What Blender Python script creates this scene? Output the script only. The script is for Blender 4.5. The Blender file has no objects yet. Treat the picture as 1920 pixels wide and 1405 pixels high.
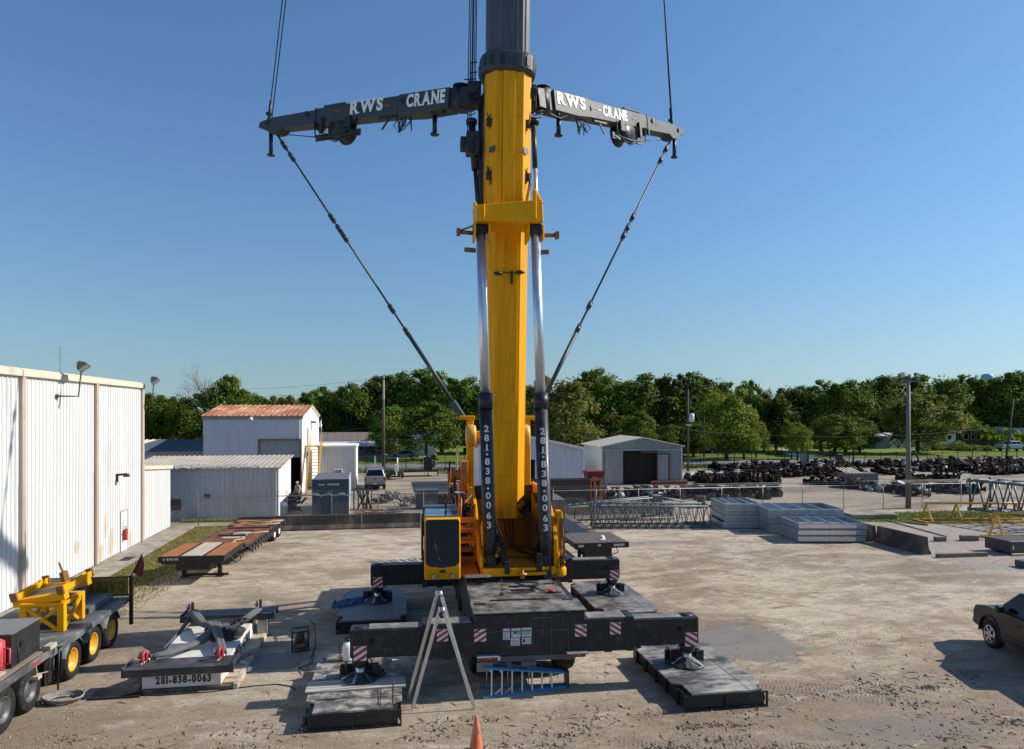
import bpy, bmesh, math, random
from mathutils import Matrix, Vector
random.seed(7)
S = bpy.context.scene
COL = S.collection
rad = math.radians

# ------------------------------------------------------------------ camera, sky, sun, exposure
FPX, CAMH, HORY = 1331.0, 7.3, 775.0          # focal length in px of the 1920 px wide photo, camera height, horizon row
YAW = math.atan(225 / 1331.0)
cam_data = bpy.data.cameras.new("camera")
cam = bpy.data.objects.new("camera", cam_data)
COL.objects.link(cam)
cam.location = (0, 0, CAMH)
cam.rotation_euler = (rad(90), 0, -YAW)
cam_data.sensor_width = 36.0
cam_data.lens = FPX / 1920.0 * 36.0
cam_data.shift_y = (HORY - 702.5) / 1920.0
cam_data.clip_end = 6000
cam_data.clip_start = 0.2
S.camera = cam

SUN_EL, SUN_DIR = rad(35), Vector((1.0, 0.045))       # sun stands to the right of the yard
SUN_DIR.normalize()
w = bpy.data.worlds.new("World")
S.world = w
w.use_nodes = True
nt = w.node_tree
sky = nt.nodes.new("ShaderNodeTexSky")
sky.sky_type = 'NISHITA'
sky.sun_disc = False
sky.sun_elevation = SUN_EL
sky.sun_rotation = math.atan2(SUN_DIR.x, SUN_DIR.y)
sky.altitude = 0
sky.air_density = 1.5
sky.dust_density = 0.5
sky.ozone_density = 10.0
geo = nt.nodes.new("ShaderNodeTexCoord")        # hazier low sky: the lowest few degrees take the paler blue just above them
sep = nt.nodes.new("ShaderNodeSeparateXYZ"); nt.links.new(geo.outputs["Generated"], sep.inputs[0])
m1 = nt.nodes.new("ShaderNodeMath"); m1.operation = 'MULTIPLY'; nt.links.new(sep.outputs[2], m1.inputs[0]); nt.links.new(sep.outputs[2], m1.inputs[1])
m2 = nt.nodes.new("ShaderNodeMath"); m2.operation = 'ADD'; nt.links.new(m1.outputs[0], m2.inputs[0]); m2.inputs[1].default_value = .0058
m3 = nt.nodes.new("ShaderNodeMath"); m3.operation = 'SQRT'; nt.links.new(m2.outputs[0], m3.inputs[0])
cmb = nt.nodes.new("ShaderNodeCombineXYZ"); nt.links.new(sep.outputs[0], cmb.inputs[0]); nt.links.new(sep.outputs[1], cmb.inputs[1]); nt.links.new(m3.outputs[0], cmb.inputs[2])
nrm = nt.nodes.new("ShaderNodeVectorMath"); nrm.operation = 'NORMALIZE'; nt.links.new(cmb.outputs[0], nrm.inputs[0]); nt.links.new(nrm.outputs[0], sky.inputs[0])
nt.links.new(sky.outputs[0], nt.nodes["Background"].inputs[0])
nt.nodes["Background"].inputs[1].default_value = 0.102
sun_data = bpy.data.lights.new("sun", 'SUN')
sun_data.energy = 5.0
sun_data.angle = rad(0.55)
sun_data.color = (1.0, 0.93, 0.82)
sun = bpy.data.objects.new("sun", sun_data)
COL.objects.link(sun)
sun.rotation_euler = (Vector((-SUN_DIR.x * math.cos(SUN_EL), -SUN_DIR.y * math.cos(SUN_EL), -math.sin(SUN_EL)))).to_track_quat('-Z', 'Y').to_euler()
sun.location = (60, 0, 60)
S.view_settings.view_transform = 'Standard'
S.view_settings.look = 'None'
S.view_settings.exposure = 0.27
S.view_settings.gamma = 1.0
S.cycles.max_bounces = 5
S.cycles.diffuse_bounces = 3
S.cycles.transparent_max_bounces = 8

# ------------------------------------------------------------------ helpers
CA, SA = math.cos(YAW), math.sin(YAW)
def W2(X, Y): return (X * CA + Y * SA, -X * SA + Y * CA)
def G(px, py, z=0.0):                      # point at height z seen at a photo pixel
    Y = FPX * (CAMH - z) / (py - HORY)
    x, y = W2((px - 960) * Y / FPX, Y)
    return Vector((x, y, z))
def D(px, py, Y):                          # point at a known distance seen at a photo pixel
    x, y = W2((px - 960) * Y / FPX, Y)
    return Vector((x, y, CAMH - (py - HORY) * Y / FPX))

def V(*a): return Vector(a)
class B:
    """collects shapes into one mesh"""
    def __init__(s): s.v = []; s.f = []; s.sm = []; s.mi = []; s.m = 0
    def add(s, vs, fs, smooth=False):
        o = len(s.v); s.v += [Vector(v) for v in vs]
        for f in fs: s.f.append([i + o for i in f]); s.sm.append(smooth); s.mi.append(s.m)
        return s
    def box(s, x0, x1, y0, y1, z0, z1, R=None, c=None):
        vs = [Vector((x, y, z)) for z in (z0, z1) for y in (y0, y1) for x in (x0, x1)]
        if R is not None:
            c = Vector(c) if c is not None else Vector(((x0+x1)/2, (y0+y1)/2, (z0+z1)/2))
            vs = [c + R @ (v - c) for v in vs]
        return s.add(vs, [(0,2,3,1),(4,5,7,6),(0,1,5,4),(2,6,7,3),(0,4,6,2),(1,3,7,5)])
    def frustum(s, b, z0, t, z1):          # b, t = (x0,x1,y0,y1)
        vs = [(b[0],b[2],z0),(b[1],b[2],z0),(b[0],b[3],z0),(b[1],b[3],z0),(t[0],t[2],z1),(t[1],t[2],z1),(t[0],t[3],z1),(t[1],t[3],z1)]
        return s.add(vs, [(0,2,3,1),(4,5,7,6),(0,1,5,4),(2,6,7,3),(0,4,6,2),(1,3,7,5)])
    def bar(s, p0, p1, w, h=None, up=(0,0,1), w1=None, h1=None):
        p0, p1 = Vector(p0), Vector(p1); h = w if h is None else h
        w1 = w if w1 is None else w1; h1 = h if h1 is None else h1
        d = (p1 - p0).normalized(); u = Vector(up)
        if abs(d.dot(u)) > .995: u = Vector((0,1,0))
        sx = d.cross(u).normalized(); uz = sx.cross(d).normalized()
        vs = []
        for p, a, b in ((p0, w, h), (p1, w1, h1)):
            for i, j in ((-1,-1),(1,-1),(1,1),(-1,1)): vs.append(p + sx*i*a/2 + uz*j*b/2)
        return s.add(vs, [(3,2,1,0),(4,5,6,7),(0,1,5,4),(1,2,6,5),(2,3,7,6),(3,0,4,7)])
    def tube(s, p0, p1, r0, r1=None, n=10, caps=True):
        return s.path([p0, p1], [r0, r0 if r1 is None else r1], n, caps)
    def path(s, pts, r, n=8, caps=True):
        pts = [Vector(p) for p in pts]; k = len(pts)
        rs = r if isinstance(r, (list, tuple)) else [r]*k
        vs, fs = [], []; u = None
        for i, p in enumerate(pts):
            d = (pts[min(i+1,k-1)] - pts[max(i-1,0)]).normalized()
            if u is None:
                u = Vector((0,0,1)) if abs(d.z) < .9 else Vector((1,0,0))
            u = (u - d*u.dot(d)).normalized(); q = d.cross(u)
            for j in range(n):
                a = 2*math.pi*j/n
                vs.append(p + (u*math.cos(a) + q*math.sin(a))*rs[i])
        for i in range(k-1):
            for j in range(n):
                a, b = i*n+j, i*n+(j+1)%n
                fs.append((a, b, b+n, a+n))
        s.add(vs, fs, True)
        if caps and n > 2:
            o = len(s.v) - len(vs)
            s.f.append([o+j for j in reversed(range(n))]); s.sm.append(False); s.mi.append(s.m)
            s.f.append([o+(k-1)*n+j for j in range(n)]); s.sm.append(False); s.mi.append(s.m)
        return s
    def prism(s, poly, ax, a0, a1):        # polygon in the two other axes, pushed from a0 to a1 along ax
        n = len(poly)
        def P(p, a): return (a, p[0], p[1]) if ax == 'x' else (p[0], a, p[1]) if ax == 'y' else (p[0], p[1], a)
        vs = [P(p, a0) for p in poly] + [P(p, a1) for p in poly]
        fs = [list(range(n)), list(range(2*n-1, n-1, -1))] + [(i, (i+1)%n, n+(i+1)%n, n+i) for i in range(n)]
        return s.add(vs, fs)
    def lathe(s, prof, c=(0,0,0), ax='z', n=20, a0=0, a1=2*math.pi):
        c = Vector(c); vs = []; fs = []; k = len(prof); full = abs(a1-a0-2*math.pi) < 1e-6
        m = n if full else n+1
        for i in range(m):
            a = a0 + (a1-a0)*i/n; x, y = math.cos(a), math.sin(a)
            for r, z in prof:
                q = (r*x, r*y, z) if ax == 'z' else (z, r*x, r*y) if ax == 'x' else (r*x, z, r*y)
                vs.append(c + Vector(q))
        for i in range(n):
            j = (i+1) % m
            for t in range(k-1): fs.append((i*k+t, j*k+t, j*k+t+1, i*k+t+1))
        return s.add(vs, fs, True)
    def torus(s, c, R, r, ax='z', n=20, m=8):
        return s.lathe([(R + r*math.cos(2*math.pi*i/m), r*math.sin(2*math.pi*i/m)) for i in range(m+1)], c, ax, n)
    def quad(s, *p): return s.add(p, [tuple(range(len(p)))])
    def merge(s, o, M=None):
        return s.add([M @ v if M is not None else v for v in o.v], o.f, o.sm and o.sm[0])
    def corr(s, p0, p1, z0, ztop, pitch=.3, depth=.03, rib=.3, sgn=1):
        """ribbed sheet standing between plan points p0 and p1; ztop(t) is its upper edge; ribs stand out to the side given by sgn"""
        p0, p1 = Vector((*p0, 0)), Vector((*p1, 0)); L = (p1-p0).length; d = (p1-p0)/L
        nrm = Vector((d.y, -d.x, 0))*sgn; prof = []; x = 0
        while x < L:
            for a, b in ((0,0),(pitch*(1-rib)*.97,0),(pitch*(1-rib*.8),depth),(pitch*(1-rib*.2),depth)):
                if x+a <= L: prof.append((x+a, b))
            x += pitch
        prof.append((L, 0)); vs = []
        for a, b in prof:
            q = p0 + d*a + nrm*b; zt = ztop(a/L) if callable(ztop) else ztop; zb = z0(a/L) if callable(z0) else z0
            vs += [(q.x, q.y, zb), (q.x, q.y, zt)]
        return s.add(vs, [(2*i, 2*i+2, 2*i+3, 2*i+1) for i in range(len(prof)-1)])
    def roof(s, a, b, c, d, pitch=.6, rib=.06, h=.05, th=.05):
        """sheet roof a-b (eave) to d-c (ridge) with standing ribs running up the slope"""
        a, b, c, d = map(Vector, (a, b, c, d)); n = (b-a).cross(d-a).normalized()
        if n.z < 0: n = -n
        s.add([a, b, c, d, a-n*th, b-n*th, c-n*th, d-n*th], [(0,1,2,3),(7,6,5,4),(0,4,5,1),(1,5,6,2),(2,6,7,3),(3,7,4,0)])
        L = (b-a).length; k = max(2, int(L/pitch))
        for i in range(k+1):
            t = min(max(i/k, .004), .996); p = a.lerp(b, t)+n*h*.5; q = d.lerp(c, t)+n*h*.5
            s.bar(p, q, rib, h, n)
        return s

MW = {}
def loose(b):
    """the separate pieces of a shape, each as a shape of its own"""
    par = list(range(len(b.v)))
    def find(i):
        while par[i] != i: par[i] = par[par[i]]; i = par[i]
        return i
    for f in b.f:
        r0 = find(f[0])
        for i in f[1:]: par[find(i)] = r0
    out = {}
    for f, s_, m_ in zip(b.f, b.sm, b.mi):
        q = out.setdefault(find(f[0]), (B(), {})); n_, mp = q
        g_ = []
        for i in f:
            if i not in mp: mp[i] = len(n_.v); n_.v.append(b.v[i])
            g_.append(mp[i])
        n_.f.append(g_); n_.sm.append(s_); n_.mi.append(m_)
    return [q[0] for q in out.values()]
def objs(name, b, mat, parent=None, **k):
    return [obj(name, p, mat, parent, **k) for p in loose(b)]
def obj(name, b, mat, parent=None, world=False, bevel=0, recalc=True, seg=1):
    me = bpy.data.meshes.new(name)
    vs = b.v
    if world and parent is not None:
        I = MW[parent.name].inverted(); vs = [I @ v for v in vs]
    me.from_pydata([tuple(v) for v in vs], [], b.f)
    me.polygons.foreach_set("use_smooth", b.sm)
    for m in (mat if isinstance(mat, (list, tuple)) else [mat]): me.materials.append(m)
    if isinstance(mat, (list, tuple)): me.polygons.foreach_set("material_index", b.mi)
    if recalc:
        bm = bmesh.new(); bm.from_mesh(me); bmesh.ops.recalc_face_normals(bm, faces=bm.faces); bm.to_mesh(me); bm.free()
    me.update()
    o = bpy.data.objects.new(name, me); COL.objects.link(o)
    if parent is not None: o.parent = parent; MW[o.name] = MW[parent.name]
    else: MW[o.name] = Matrix.Identity(4)
    if bevel:
        md = o.modifiers.new("bevel", 'BEVEL'); md.width = bevel; md.segments = seg; md.limit_method = 'ANGLE'; md.angle_limit = rad(40)
    return o
def tag(o, label, cat, group=None, kind=None):
    if label: o["label"] = label
    if cat: o["category"] = cat
    if group: o["group"] = group
    if kind: o["kind"] = kind
    return o
def thing(name, label, cat, loc=(0,0,0), rz=0.0, group=None):
    o = bpy.data.objects.new(name, None); COL.objects.link(o)
    o.empty_display_size = .3
    o.location = loc; o.rotation_euler = (0, 0, rz)
    MW[o.name] = Matrix.Translation(Vector(loc)) @ Matrix.Rotation(rz, 4, 'Z')
    return tag(o, label, cat, group)
def solo(name, b, mat, label, cat, group=None, loc=None, rz=0, **k):
    o = obj(name, b, mat, **k); tag(o, label, cat, group)
    if loc is not None: o.location = loc; o.rotation_euler = (0,0,rz)
    return o
def struct(name, b, mat, label=None, cat=None):
    return tag(obj(name, b, mat), label, cat, kind='structure')
def copy_tree(o, parent=None):
    c = o.copy(); COL.objects.link(c)
    if parent is not None: c.parent = parent
    for ch in list(o.children): copy_tree(ch, c)
    return c
def dup(o, loc, rz=0, label=None, group=None, scale=None):
    c = copy_tree(o); c.location = loc; c.rotation_euler = (0,0,rz)
    if label: c["label"] = label
    if group: c["group"] = group
    if scale: c.scale = scale
    return c

# ------------------------------------------------------------------ materials
MATS = {}
def srgb(r, g, b):
    return tuple(((c/255)/12.92 if c/255 <= .04045 else ((c/255+.055)/1.055)**2.4) for c in (r, g, b))
def M(name, col, rough=.6, metal=0., var=.18, vs=2.5, bump=0., bs=40, dirt=None, da=.35, ds=1.3, coat=0, stretch=None, spec=.5):
    if name in MATS: return MATS[name]
    m = bpy.data.materials.new(name); m.use_nodes = True; MATS[name] = m
    t = m.node_tree; N = t.nodes; L = t.links; p = N["Principled BSDF"]
    p.inputs["Roughness"].default_value = rough; p.inputs["Metallic"].default_value = metal
    p.inputs["Coat Weight"].default_value = coat; p.inputs["Specular IOR Level"].default_value = spec
    tc = N.new("ShaderNodeTexCoord"); src = tc.outputs["Object"]
    if stretch:
        mp = N.new("ShaderNodeMapping"); mp.inputs["Scale"].default_value = stretch; L.new(src, mp.inputs[0]); src = mp.outputs[0]
    no = N.new("ShaderNodeTexNoise"); no.inputs["Scale"].default_value = vs; no.inputs["Detail"].default_value = 8; no.inputs["Roughness"].default_value = .65
    L.new(src, no.inputs["Vector"])
    mr = N.new("ShaderNodeMapRange"); L.new(no.outputs["Fac"], mr.inputs[0])
    mr.inputs[1].default_value = .3; mr.inputs[2].default_value = .7; mr.inputs[3].default_value = 1-var; mr.inputs[4].default_value = 1+var
    mx = N.new("ShaderNodeMix"); mx.data_type = 'RGBA'; mx.blend_type = 'MULTIPLY'; mx.inputs[0].default_value = 1
    mx.inputs[6].default_value = (*col, 1); L.new(mr.outputs[0], mx.inputs[7]); out = mx.outputs[2]
    if dirt:
        n2 = N.new("ShaderNodeTexNoise"); n2.inputs["Scale"].default_value = ds; n2.inputs["Detail"].default_value = 10; n2.inputs["Roughness"].default_value = .7
        L.new(src, n2.inputs["Vector"])
        cr = N.new("ShaderNodeValToRGB"); cr.color_ramp.elements[0].position = .62-da*.5; cr.color_ramp.elements[1].position = .75-da*.3
        L.new(n2.outputs["Fac"], cr.inputs[0])
        m2 = N.new("ShaderNodeMix"); m2.data_type = 'RGBA'; L.new(cr.outputs[0], m2.inputs[0]); L.new(out, m2.inputs[6]); m2.inputs[7].default_value = (*dirt, 1)
        out = m2.outputs[2]
    L.new(out, p.inputs["Base Color"])
    r2 = N.new("ShaderNodeMapRange"); L.new(no.outputs["Fac"], r2.inputs[0]); r2.inputs[1].default_value=.3; r2.inputs[2].default_value=.7
    r2.inputs[3].default_value = max(.03, rough-.1); r2.inputs[4].default_value = min(1, rough+.1); L.new(r2.outputs[0], p.inputs["Roughness"])
    if bump:
        n3 = N.new("ShaderNodeTexNoise"); n3.inputs["Scale"].default_value = bs; n3.inputs["Detail"].default_value = 6; L.new(src, n3.inputs["Vector"])
        bp = N.new("ShaderNodeBump"); bp.inputs["Strength"].default_value = bump; bp.inputs["Distance"].default_value = .02
        L.new(n3.outputs["Fac"], bp.inputs["Height"]); L.new(bp.outputs[0], p.inputs["Normal"])
    return m

YEL = M("crane_yellow", (.75, .335, .004), .5, var=.05, vs=.8, spec=.12)
BOOMY = M("boom_yellow", (.75, .335, .004), .5, var=.2, vs=5, stretch=(1.6,1.6,.06), dirt=(.36,.14,.01), da=.07, ds=2.6, spec=.14)
YGREASE_SHADE = M("shaded_greasy_yellow", (.36, .155, .006), .55, var=.3, vs=2.5, dirt=(.10,.05,.01), da=.3, ds=2.5, spec=.15)  # yellow darkened to paint in the shade inside the superstructure, plus real dirt
YDULL = M("yellow_paint", (.62, .36, .03), .5, var=.12, dirt=(.3,.17,.05), da=.2, ds=4)
ORG = M("orange_paint", (.5, .17, .015), .5, var=.15, dirt=(.2,.08,.03), da=.22, ds=4)
GREY = M("crane_grey", (.0165, .019, .024), .42, var=.15, dirt=(.075,.068,.058), da=.16, ds=5, spec=.35)
ARMG = M("arm_grey", (.042, .051, .054), .45, var=.08, vs=1.2, spec=.35)
DECK = M("dusty_deck", (.05, .053, .053), .6, var=.25, dirt=(.25,.235,.205), da=.42, ds=2.2, bump=.15, spec=.3)
BLK = M("black_steel", (.010, .010, .011), .5, var=.25, dirt=(.06,.05,.04), da=.15, ds=4)
RUB = M("rubber", (.014, .014, .0145), .8, var=.2, dirt=(.06,.054,.047), da=.2, ds=6, spec=.3)
CHR = M("chrome_rod", (.55, .59, .66), .36, .75, var=.04)
STEEL = M("bare_steel", (.42, .43, .44), .35, 1, var=.15)
ALU = M("aluminium", (.62, .62, .62), .35, .85, var=.08)
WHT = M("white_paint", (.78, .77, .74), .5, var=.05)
DIRTYW = M("dirty_white_paint", (.62, .6, .55), .6, var=.08, dirt=(.35,.3,.22), da=.15)
REDM = M("red_paint", (.42, .02, .025), .5, var=.15)
MARKR = M("marker_red", (.33, .02, .04), .5, var=.05)
MARKW = M("marker_white", (.66, .64, .64), .5, var=.05)
def glass(name, col=(.005,.008,.016), rough=.04):
    if name in MATS: return MATS[name]
    m = M(name, col, rough, var=.02, spec=.3); return m
GLS = glass("dark_glass")
# ------------------------------------------------------------------ the ground, apron, grass, road, puddles
def node(t, typ, **k):
    n = t.nodes.new(typ)
    for a, b in k.items(): setattr(n, a, b)
    return n
def ground_mat():
    m = bpy.data.materials.new("yard_dirt"); m.use_nodes = True; t = m.node_tree; L = t.links
    p = t.nodes["Principled BSDF"]; p.inputs["Roughness"].default_value = .92; p.inputs["Specular IOR Level"].default_value = .15
    tc = node(t, "ShaderNodeTexCoord")
    def noise(scale, detail=8, rough=.6, st=None, rot=0, dist=0):
        mp = node(t, "ShaderNodeMapping"); mp.inputs["Scale"].default_value = st or (1,1,1); mp.inputs["Rotation"].default_value = (0,0,rot)
        L.new(tc.outputs["Object"], mp.inputs[0]); n = node(t, "ShaderNodeTexNoise")
        n.inputs["Scale"].default_value = scale; n.inputs["Detail"].default_value = detail; n.inputs["Roughness"].default_value = rough; n.inputs["Distortion"].default_value = dist
        L.new(mp.outputs[0], n.inputs["Vector"]); return n.outputs["Fac"]
    def ramp(v, a, b):
        r = node(t, "ShaderNodeMapRange", interpolation_type='SMOOTHSTEP'); L.new(v, r.inputs[0]); r.inputs[1].default_value = a; r.inputs[2].default_value = b; return r.outputs[0]
    def mix(f, a, b, bt='MIX'):
        x = node(t, "ShaderNodeMix", data_type='RGBA', blend_type=bt)
        for i, v in ((0, f), (6, a), (7, b)):
            if isinstance(v, (int, float)): x.inputs[i].default_value = v
            elif isinstance(v, tuple): x.inputs[i].default_value = (*v, 1)
            else: L.new(v, x.inputs[i])
        return x.outputs[2]
    def math_(op, a, b=0.):
        x = node(t, "ShaderNodeMath", operation=op)
        for i, v in enumerate((a, b)):
            if isinstance(v, (int, float)): x.inputs[i].default_value = v
            else: L.new(v, x.inputs[i])
        return x.outputs[0]
    sep = node(t, "ShaderNodeSeparateXYZ"); L.new(tc.outputs["Object"], sep.inputs[0])
    X, Y = sep.outputs[0], sep.outputs[1]
    big = noise(.14, 6, .6); mid = noise(.55, 8, .65, (1,1.9,1), .17, .4); fine = noise(3.5, 8, .7, (1,1.6,1)); grit = noise(17, 7, .8); grit2 = noise(75, 3, .7)
    pale = (.56, .475, .365); tan = (.375, .305, .218); brown = (.235, .180, .126); dark = (.10, .078, .056)
    c = mix(ramp(mid, .40, .58), tan, pale)
    mott = noise(1.9, 9, .74, (.8,1.3,1), .2, .5)
    c = mix(math_('MULTIPLY', ramp(mott, .44, .62), .55), c, (.235, .18, .125))
    c = mix(math_('MULTIPLY', ramp(big, .47, .60), .9), c, mix(ramp(fine, .35, .65), (.31,.245,.175), brown))
    big2 = noise(.22, 7, .65, (.7,1.5,1), .25, 1.0)
    c = mix(math_('MULTIPLY', ramp(big2, .50, .62), .7), c, mix(ramp(fine, .38, .62), (.50,.425,.32), (.62,.54,.425)))
    # browner, damper mud in the foreground and along the left side
    yw = math_('ADD', Y, math_('MULTIPLY', math_('SUBTRACT', big, .5), 14.0))
    yw = math_('ADD', yw, math_('MULTIPLY', X, -.08))
    near = ramp(yw, 20.5, 14.5)
    mud = mix(ramp(fine, .38, .66), brown, (.31, .245, .175))
    c = mix(math_('MULTIPLY', near, .7), c, mud)
    left = math_('MULTIPLY', ramp(X, -1.0, -7.5), ramp(Y, 34., 25.))
    c = mix(math_('MULTIPLY', left, .6), c, mud)
    # long oily or damp stains
    st = noise(.33, 7, .62, (.55,1.5,1), .12, .8)
    c = mix(math_('MULTIPLY', ramp(st, .56, .70), .75), c, (.20, .155, .105))
    st2 = noise(1.15, 6, .6, (.5,1.3,1), .3, 1.0)
    c = mix(math_('MULTIPLY', ramp(st2, .58, .69), .65), c, (.165, .125, .085))
    dust = noise(.8, 8, .7, (.6,1.5,1), .1, .6)
    c = mix(math_('MULTIPLY', ramp(dust, .54, .70), .65), c, (.64, .59, .51))
    # fine grit
    c = mix(ramp(grit, .36, .58), mix(.30, c, dark), c)
    c = mix(math_('MULTIPLY', ramp(grit2, .55, .8), .35), c, (.56,.5,.42))
    # tyre tracks
    for cx, cy, rot, wdt, ln in ((10.5, 17.2, -.55, .26, 7.5), (12.6, 16.4, -.55, .26, 8), (13.5, 21.5, -.75, .25, 6), (-3.0, 14.6, .5, .25, 4.5), (6.3, 14.6, -.35, .28, 4.0), (8.3, 14.4, -.3, .28, 4.0), (15.5, 24.5, -.9, .22, 12), (16.9, 25.3, -.9, .22, 12), (9.5, 29.5, .3, .25, 12)):
        mp = node(t, "ShaderNodeMapping", vector_type='TEXTURE'); mp.inputs["Location"].default_value = (cx, cy, 0); mp.inputs["Rotation"].default_value = (0, 0, rot)
        L.new(tc.outputs["Object"], mp.inputs[0]); s2 = node(t, "ShaderNodeSeparateXYZ"); L.new(mp.outputs[0], s2.inputs[0])
        band = ramp(math_('ABSOLUTE', math_('ADD', s2.outputs[1], math_('MULTIPLY', math_('SUBTRACT', mid, .5), .5))), wdt, wdt*.55)
        leng = ramp(math_('ABSOLUTE', s2.outputs[0]), ln*.5, ln*.25)
        wv = node(t, "ShaderNodeTexWave"); wv.inputs["Scale"].default_value = 3.2; wv.inputs["Distortion"].default_value = 3; wv.inputs["Detail"].default_value = 2; L.new(mp.outputs[0], wv.inputs[0])
        f = math_('MULTIPLY', math_('MULTIPLY', band, leng), math_('MULTIPLY', ramp(wv.outputs["Fac"], .2, .9), ramp(fine, .35, .6)))
        c = mix(math_('MULTIPLY', f, .75), c, (.115, .09, .066))
    # pinkish gravel at the right, beyond the concrete barrier
    gx = math_('MULTIPLY', ramp(X, 25.5, 28.5), math_('MULTIPLY', ramp(Y, 25., 29.), ramp(Y, 44., 40.)))
    c = mix(math_('MULTIPLY', gx, .75), c, mix(ramp(grit, .25, .75), (.27,.23,.21), (.43,.375,.345)))
    # drier, greyer dirt in the storage yard beyond the wire fence
    far = ramp(Y, 47.5, 50.5)
    c = mix(math_('MULTIPLY', far, .7), c, mix(ramp(noise(.09, 8, .7, (.35,1.6,1), .1, 1.2), .42, .58), (.17, .14, .105), (.34, .29, .225)))
    # grass from the picket fence on
    gr = ramp(math_('ADD', Y, math_('MULTIPLY', math_('SUBTRACT', big, .5), 4.)), 87.6, 88.6)
    c = mix(gr, c, mix(ramp(noise(.5, 6), .35, .65), (.075, .10, .022), (.14, .165, .04)))
    L.new(c, p.inputs["Base Color"])
    h = math_('ADD', math_('MULTIPLY', grit, .5), math_('ADD', math_('MULTIPLY', fine, 1.2), math_('MULTIPLY', mid, 1.2)))
    bp = node(t, "ShaderNodeBump"); bp.inputs["Strength"].default_value = .7; bp.inputs["Distance"].default_value = .09; L.new(h, bp.inputs["Height"]); L.new(bp.outputs[0], p.inputs["Normal"])
    return m
g = B(); g.quad((-3500,-40,0),(3500,-40,0),(3500,5000,0),(-3500,5000,0))
struct("ground", g, ground_mat())

def blob(cx, cy, rx, ry, z, n=40, jag=.2, rot=0, seed=0):
    r = random.Random(seed); ph = [r.uniform(0, 6.28) for _ in range(6)]; vs = [(cx, cy, z)]
    for i in range(n):
        a = 2*math.pi*i/n; k = 1 + jag*sum(math.sin(a*(j+2)+ph[j])/(j+1.5) for j in range(6))
        x, y = rx*k*math.cos(a), ry*k*math.sin(a)
        vs.append((cx + x*math.cos(rot) - y*math.sin(rot), cy + x*math.sin(rot) + y*math.cos(rot), z))
    b = B(); b.add(vs, [(0, i+1, (i+1) % n + 1) for i in range(n)]); return b
def edge_fade(name, col, rough, alpha, bump=.1, wall=False):
    """damp patch whose border breaks up"""
    m = bpy.data.materials.new(name); m.use_nodes = True; t = m.node_tree; p = t.nodes["Principled BSDF"]
    p.inputs["Base Color"].default_value = (*col, 1); p.inputs["Roughness"].default_value = rough
    tc = node(t, "ShaderNodeTexCoord"); mp = node(t, "ShaderNodeSeparateXYZ"); t.links.new(tc.outputs["Generated"], mp.inputs[0])
    v = node(t, "ShaderNodeVectorMath", operation='SUBTRACT'); t.links.new(tc.outputs["Generated"], v.inputs[0]); v.inputs[1].default_value = (0,.5,.5) if wall else (.5,.5,0)
    sx = node(t, "ShaderNodeVectorMath", operation='MULTIPLY'); t.links.new(v.outputs[0], sx.inputs[0]); sx.inputs[1].default_value = (0,2,2) if wall else (2,2,0)
    ln = node(t, "ShaderNodeVectorMath", operation='LENGTH'); t.links.new(sx.outputs[0], ln.inputs[0])
    n = node(t, "ShaderNodeTexNoise"); n.inputs["Scale"].default_value = 1.6; n.inputs["Detail"].default_value = 9; n.inputs["Roughness"].default_value = .68; t.links.new(tc.outputs["Object"], n.inputs[0])
    ad = node(t, "ShaderNodeMath", operation='MULTIPLY_ADD'); t.links.new(n.outputs[0], ad.inputs[0]); ad.inputs[1].default_value = 1.5; ad.inputs[2].default_value = -.75
    a2 = node(t, "ShaderNodeMath", operation='ADD'); t.links.new(ad.outputs[0], a2.inputs[0]); t.links.new(ln.outputs["Value"], a2.inputs[1])
    r = node(t, "ShaderNodeMapRange", interpolation_type='SMOOTHSTEP'); t.links.new(a2.outputs[0], r.inputs[0]); r.inputs[1].default_value = .9; r.inputs[2].default_value = .55; r.inputs[3].default_value = 0; r.inputs[4].default_value = alpha
    t.links.new(r.outputs[0], p.inputs["Alpha"])
    b = node(t, "ShaderNodeBump"); b.inputs["Strength"].default_value = bump; b.inputs["Distance"].default_value = .03; t.links.new(n.outputs[0], b.inputs["Height"]); t.links.new(b.outputs[0], p.inputs["Normal"])
    return m
WET = edge_fade("damp_grey_mud", (.25, .225, .20), .6, .7, .15)
WET2 = edge_fade("faint_damp_mud", (.27, .24, .205), .7, .35, .15)
for i, (px, py, rx, ry) in enumerate(((1400,1205,1.75,1.7),(1700,1368,2.2,.9),(520,1238,.9,.8),(1345,1195,1.0,.9))):
    c = G(px, py); struct("damp_patch", blob(c.x, c.y, rx*1.25, ry*1.25, .006+.001*i, seed=i), WET2 if i == 1 else WET)

CONC = M("old_concrete", (.30, .265, .215), .85, var=.22, vs=1.2, dirt=(.14,.115,.085), da=.35, ds=.9, bump=.3, bs=25)
b = B()
y = 12.0
while y < 48.0:
    b.box(-13.9, -12.45, y+.012, y+2.99, -.1, .07); y += 3.0
b.box(-13.9, -12.0, 48.0, 48.45, -.1, .07)
struct("concrete_apron", b, CONC)
# drain grate in the apron
b = B(); c = G(222, 1051); 
for i in range(6): b.box(-13.2, -12.75, c.y-.5+i*.17, c.y-.42+i*.17, .072, .085)
b.box(-13.22,-12.73,c.y-.52,c.y+.5,.0715,.0735)
solo("drain_grate", b, BLK, "dark drain grate in the concrete strip beside the white wall", "drain")

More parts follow.
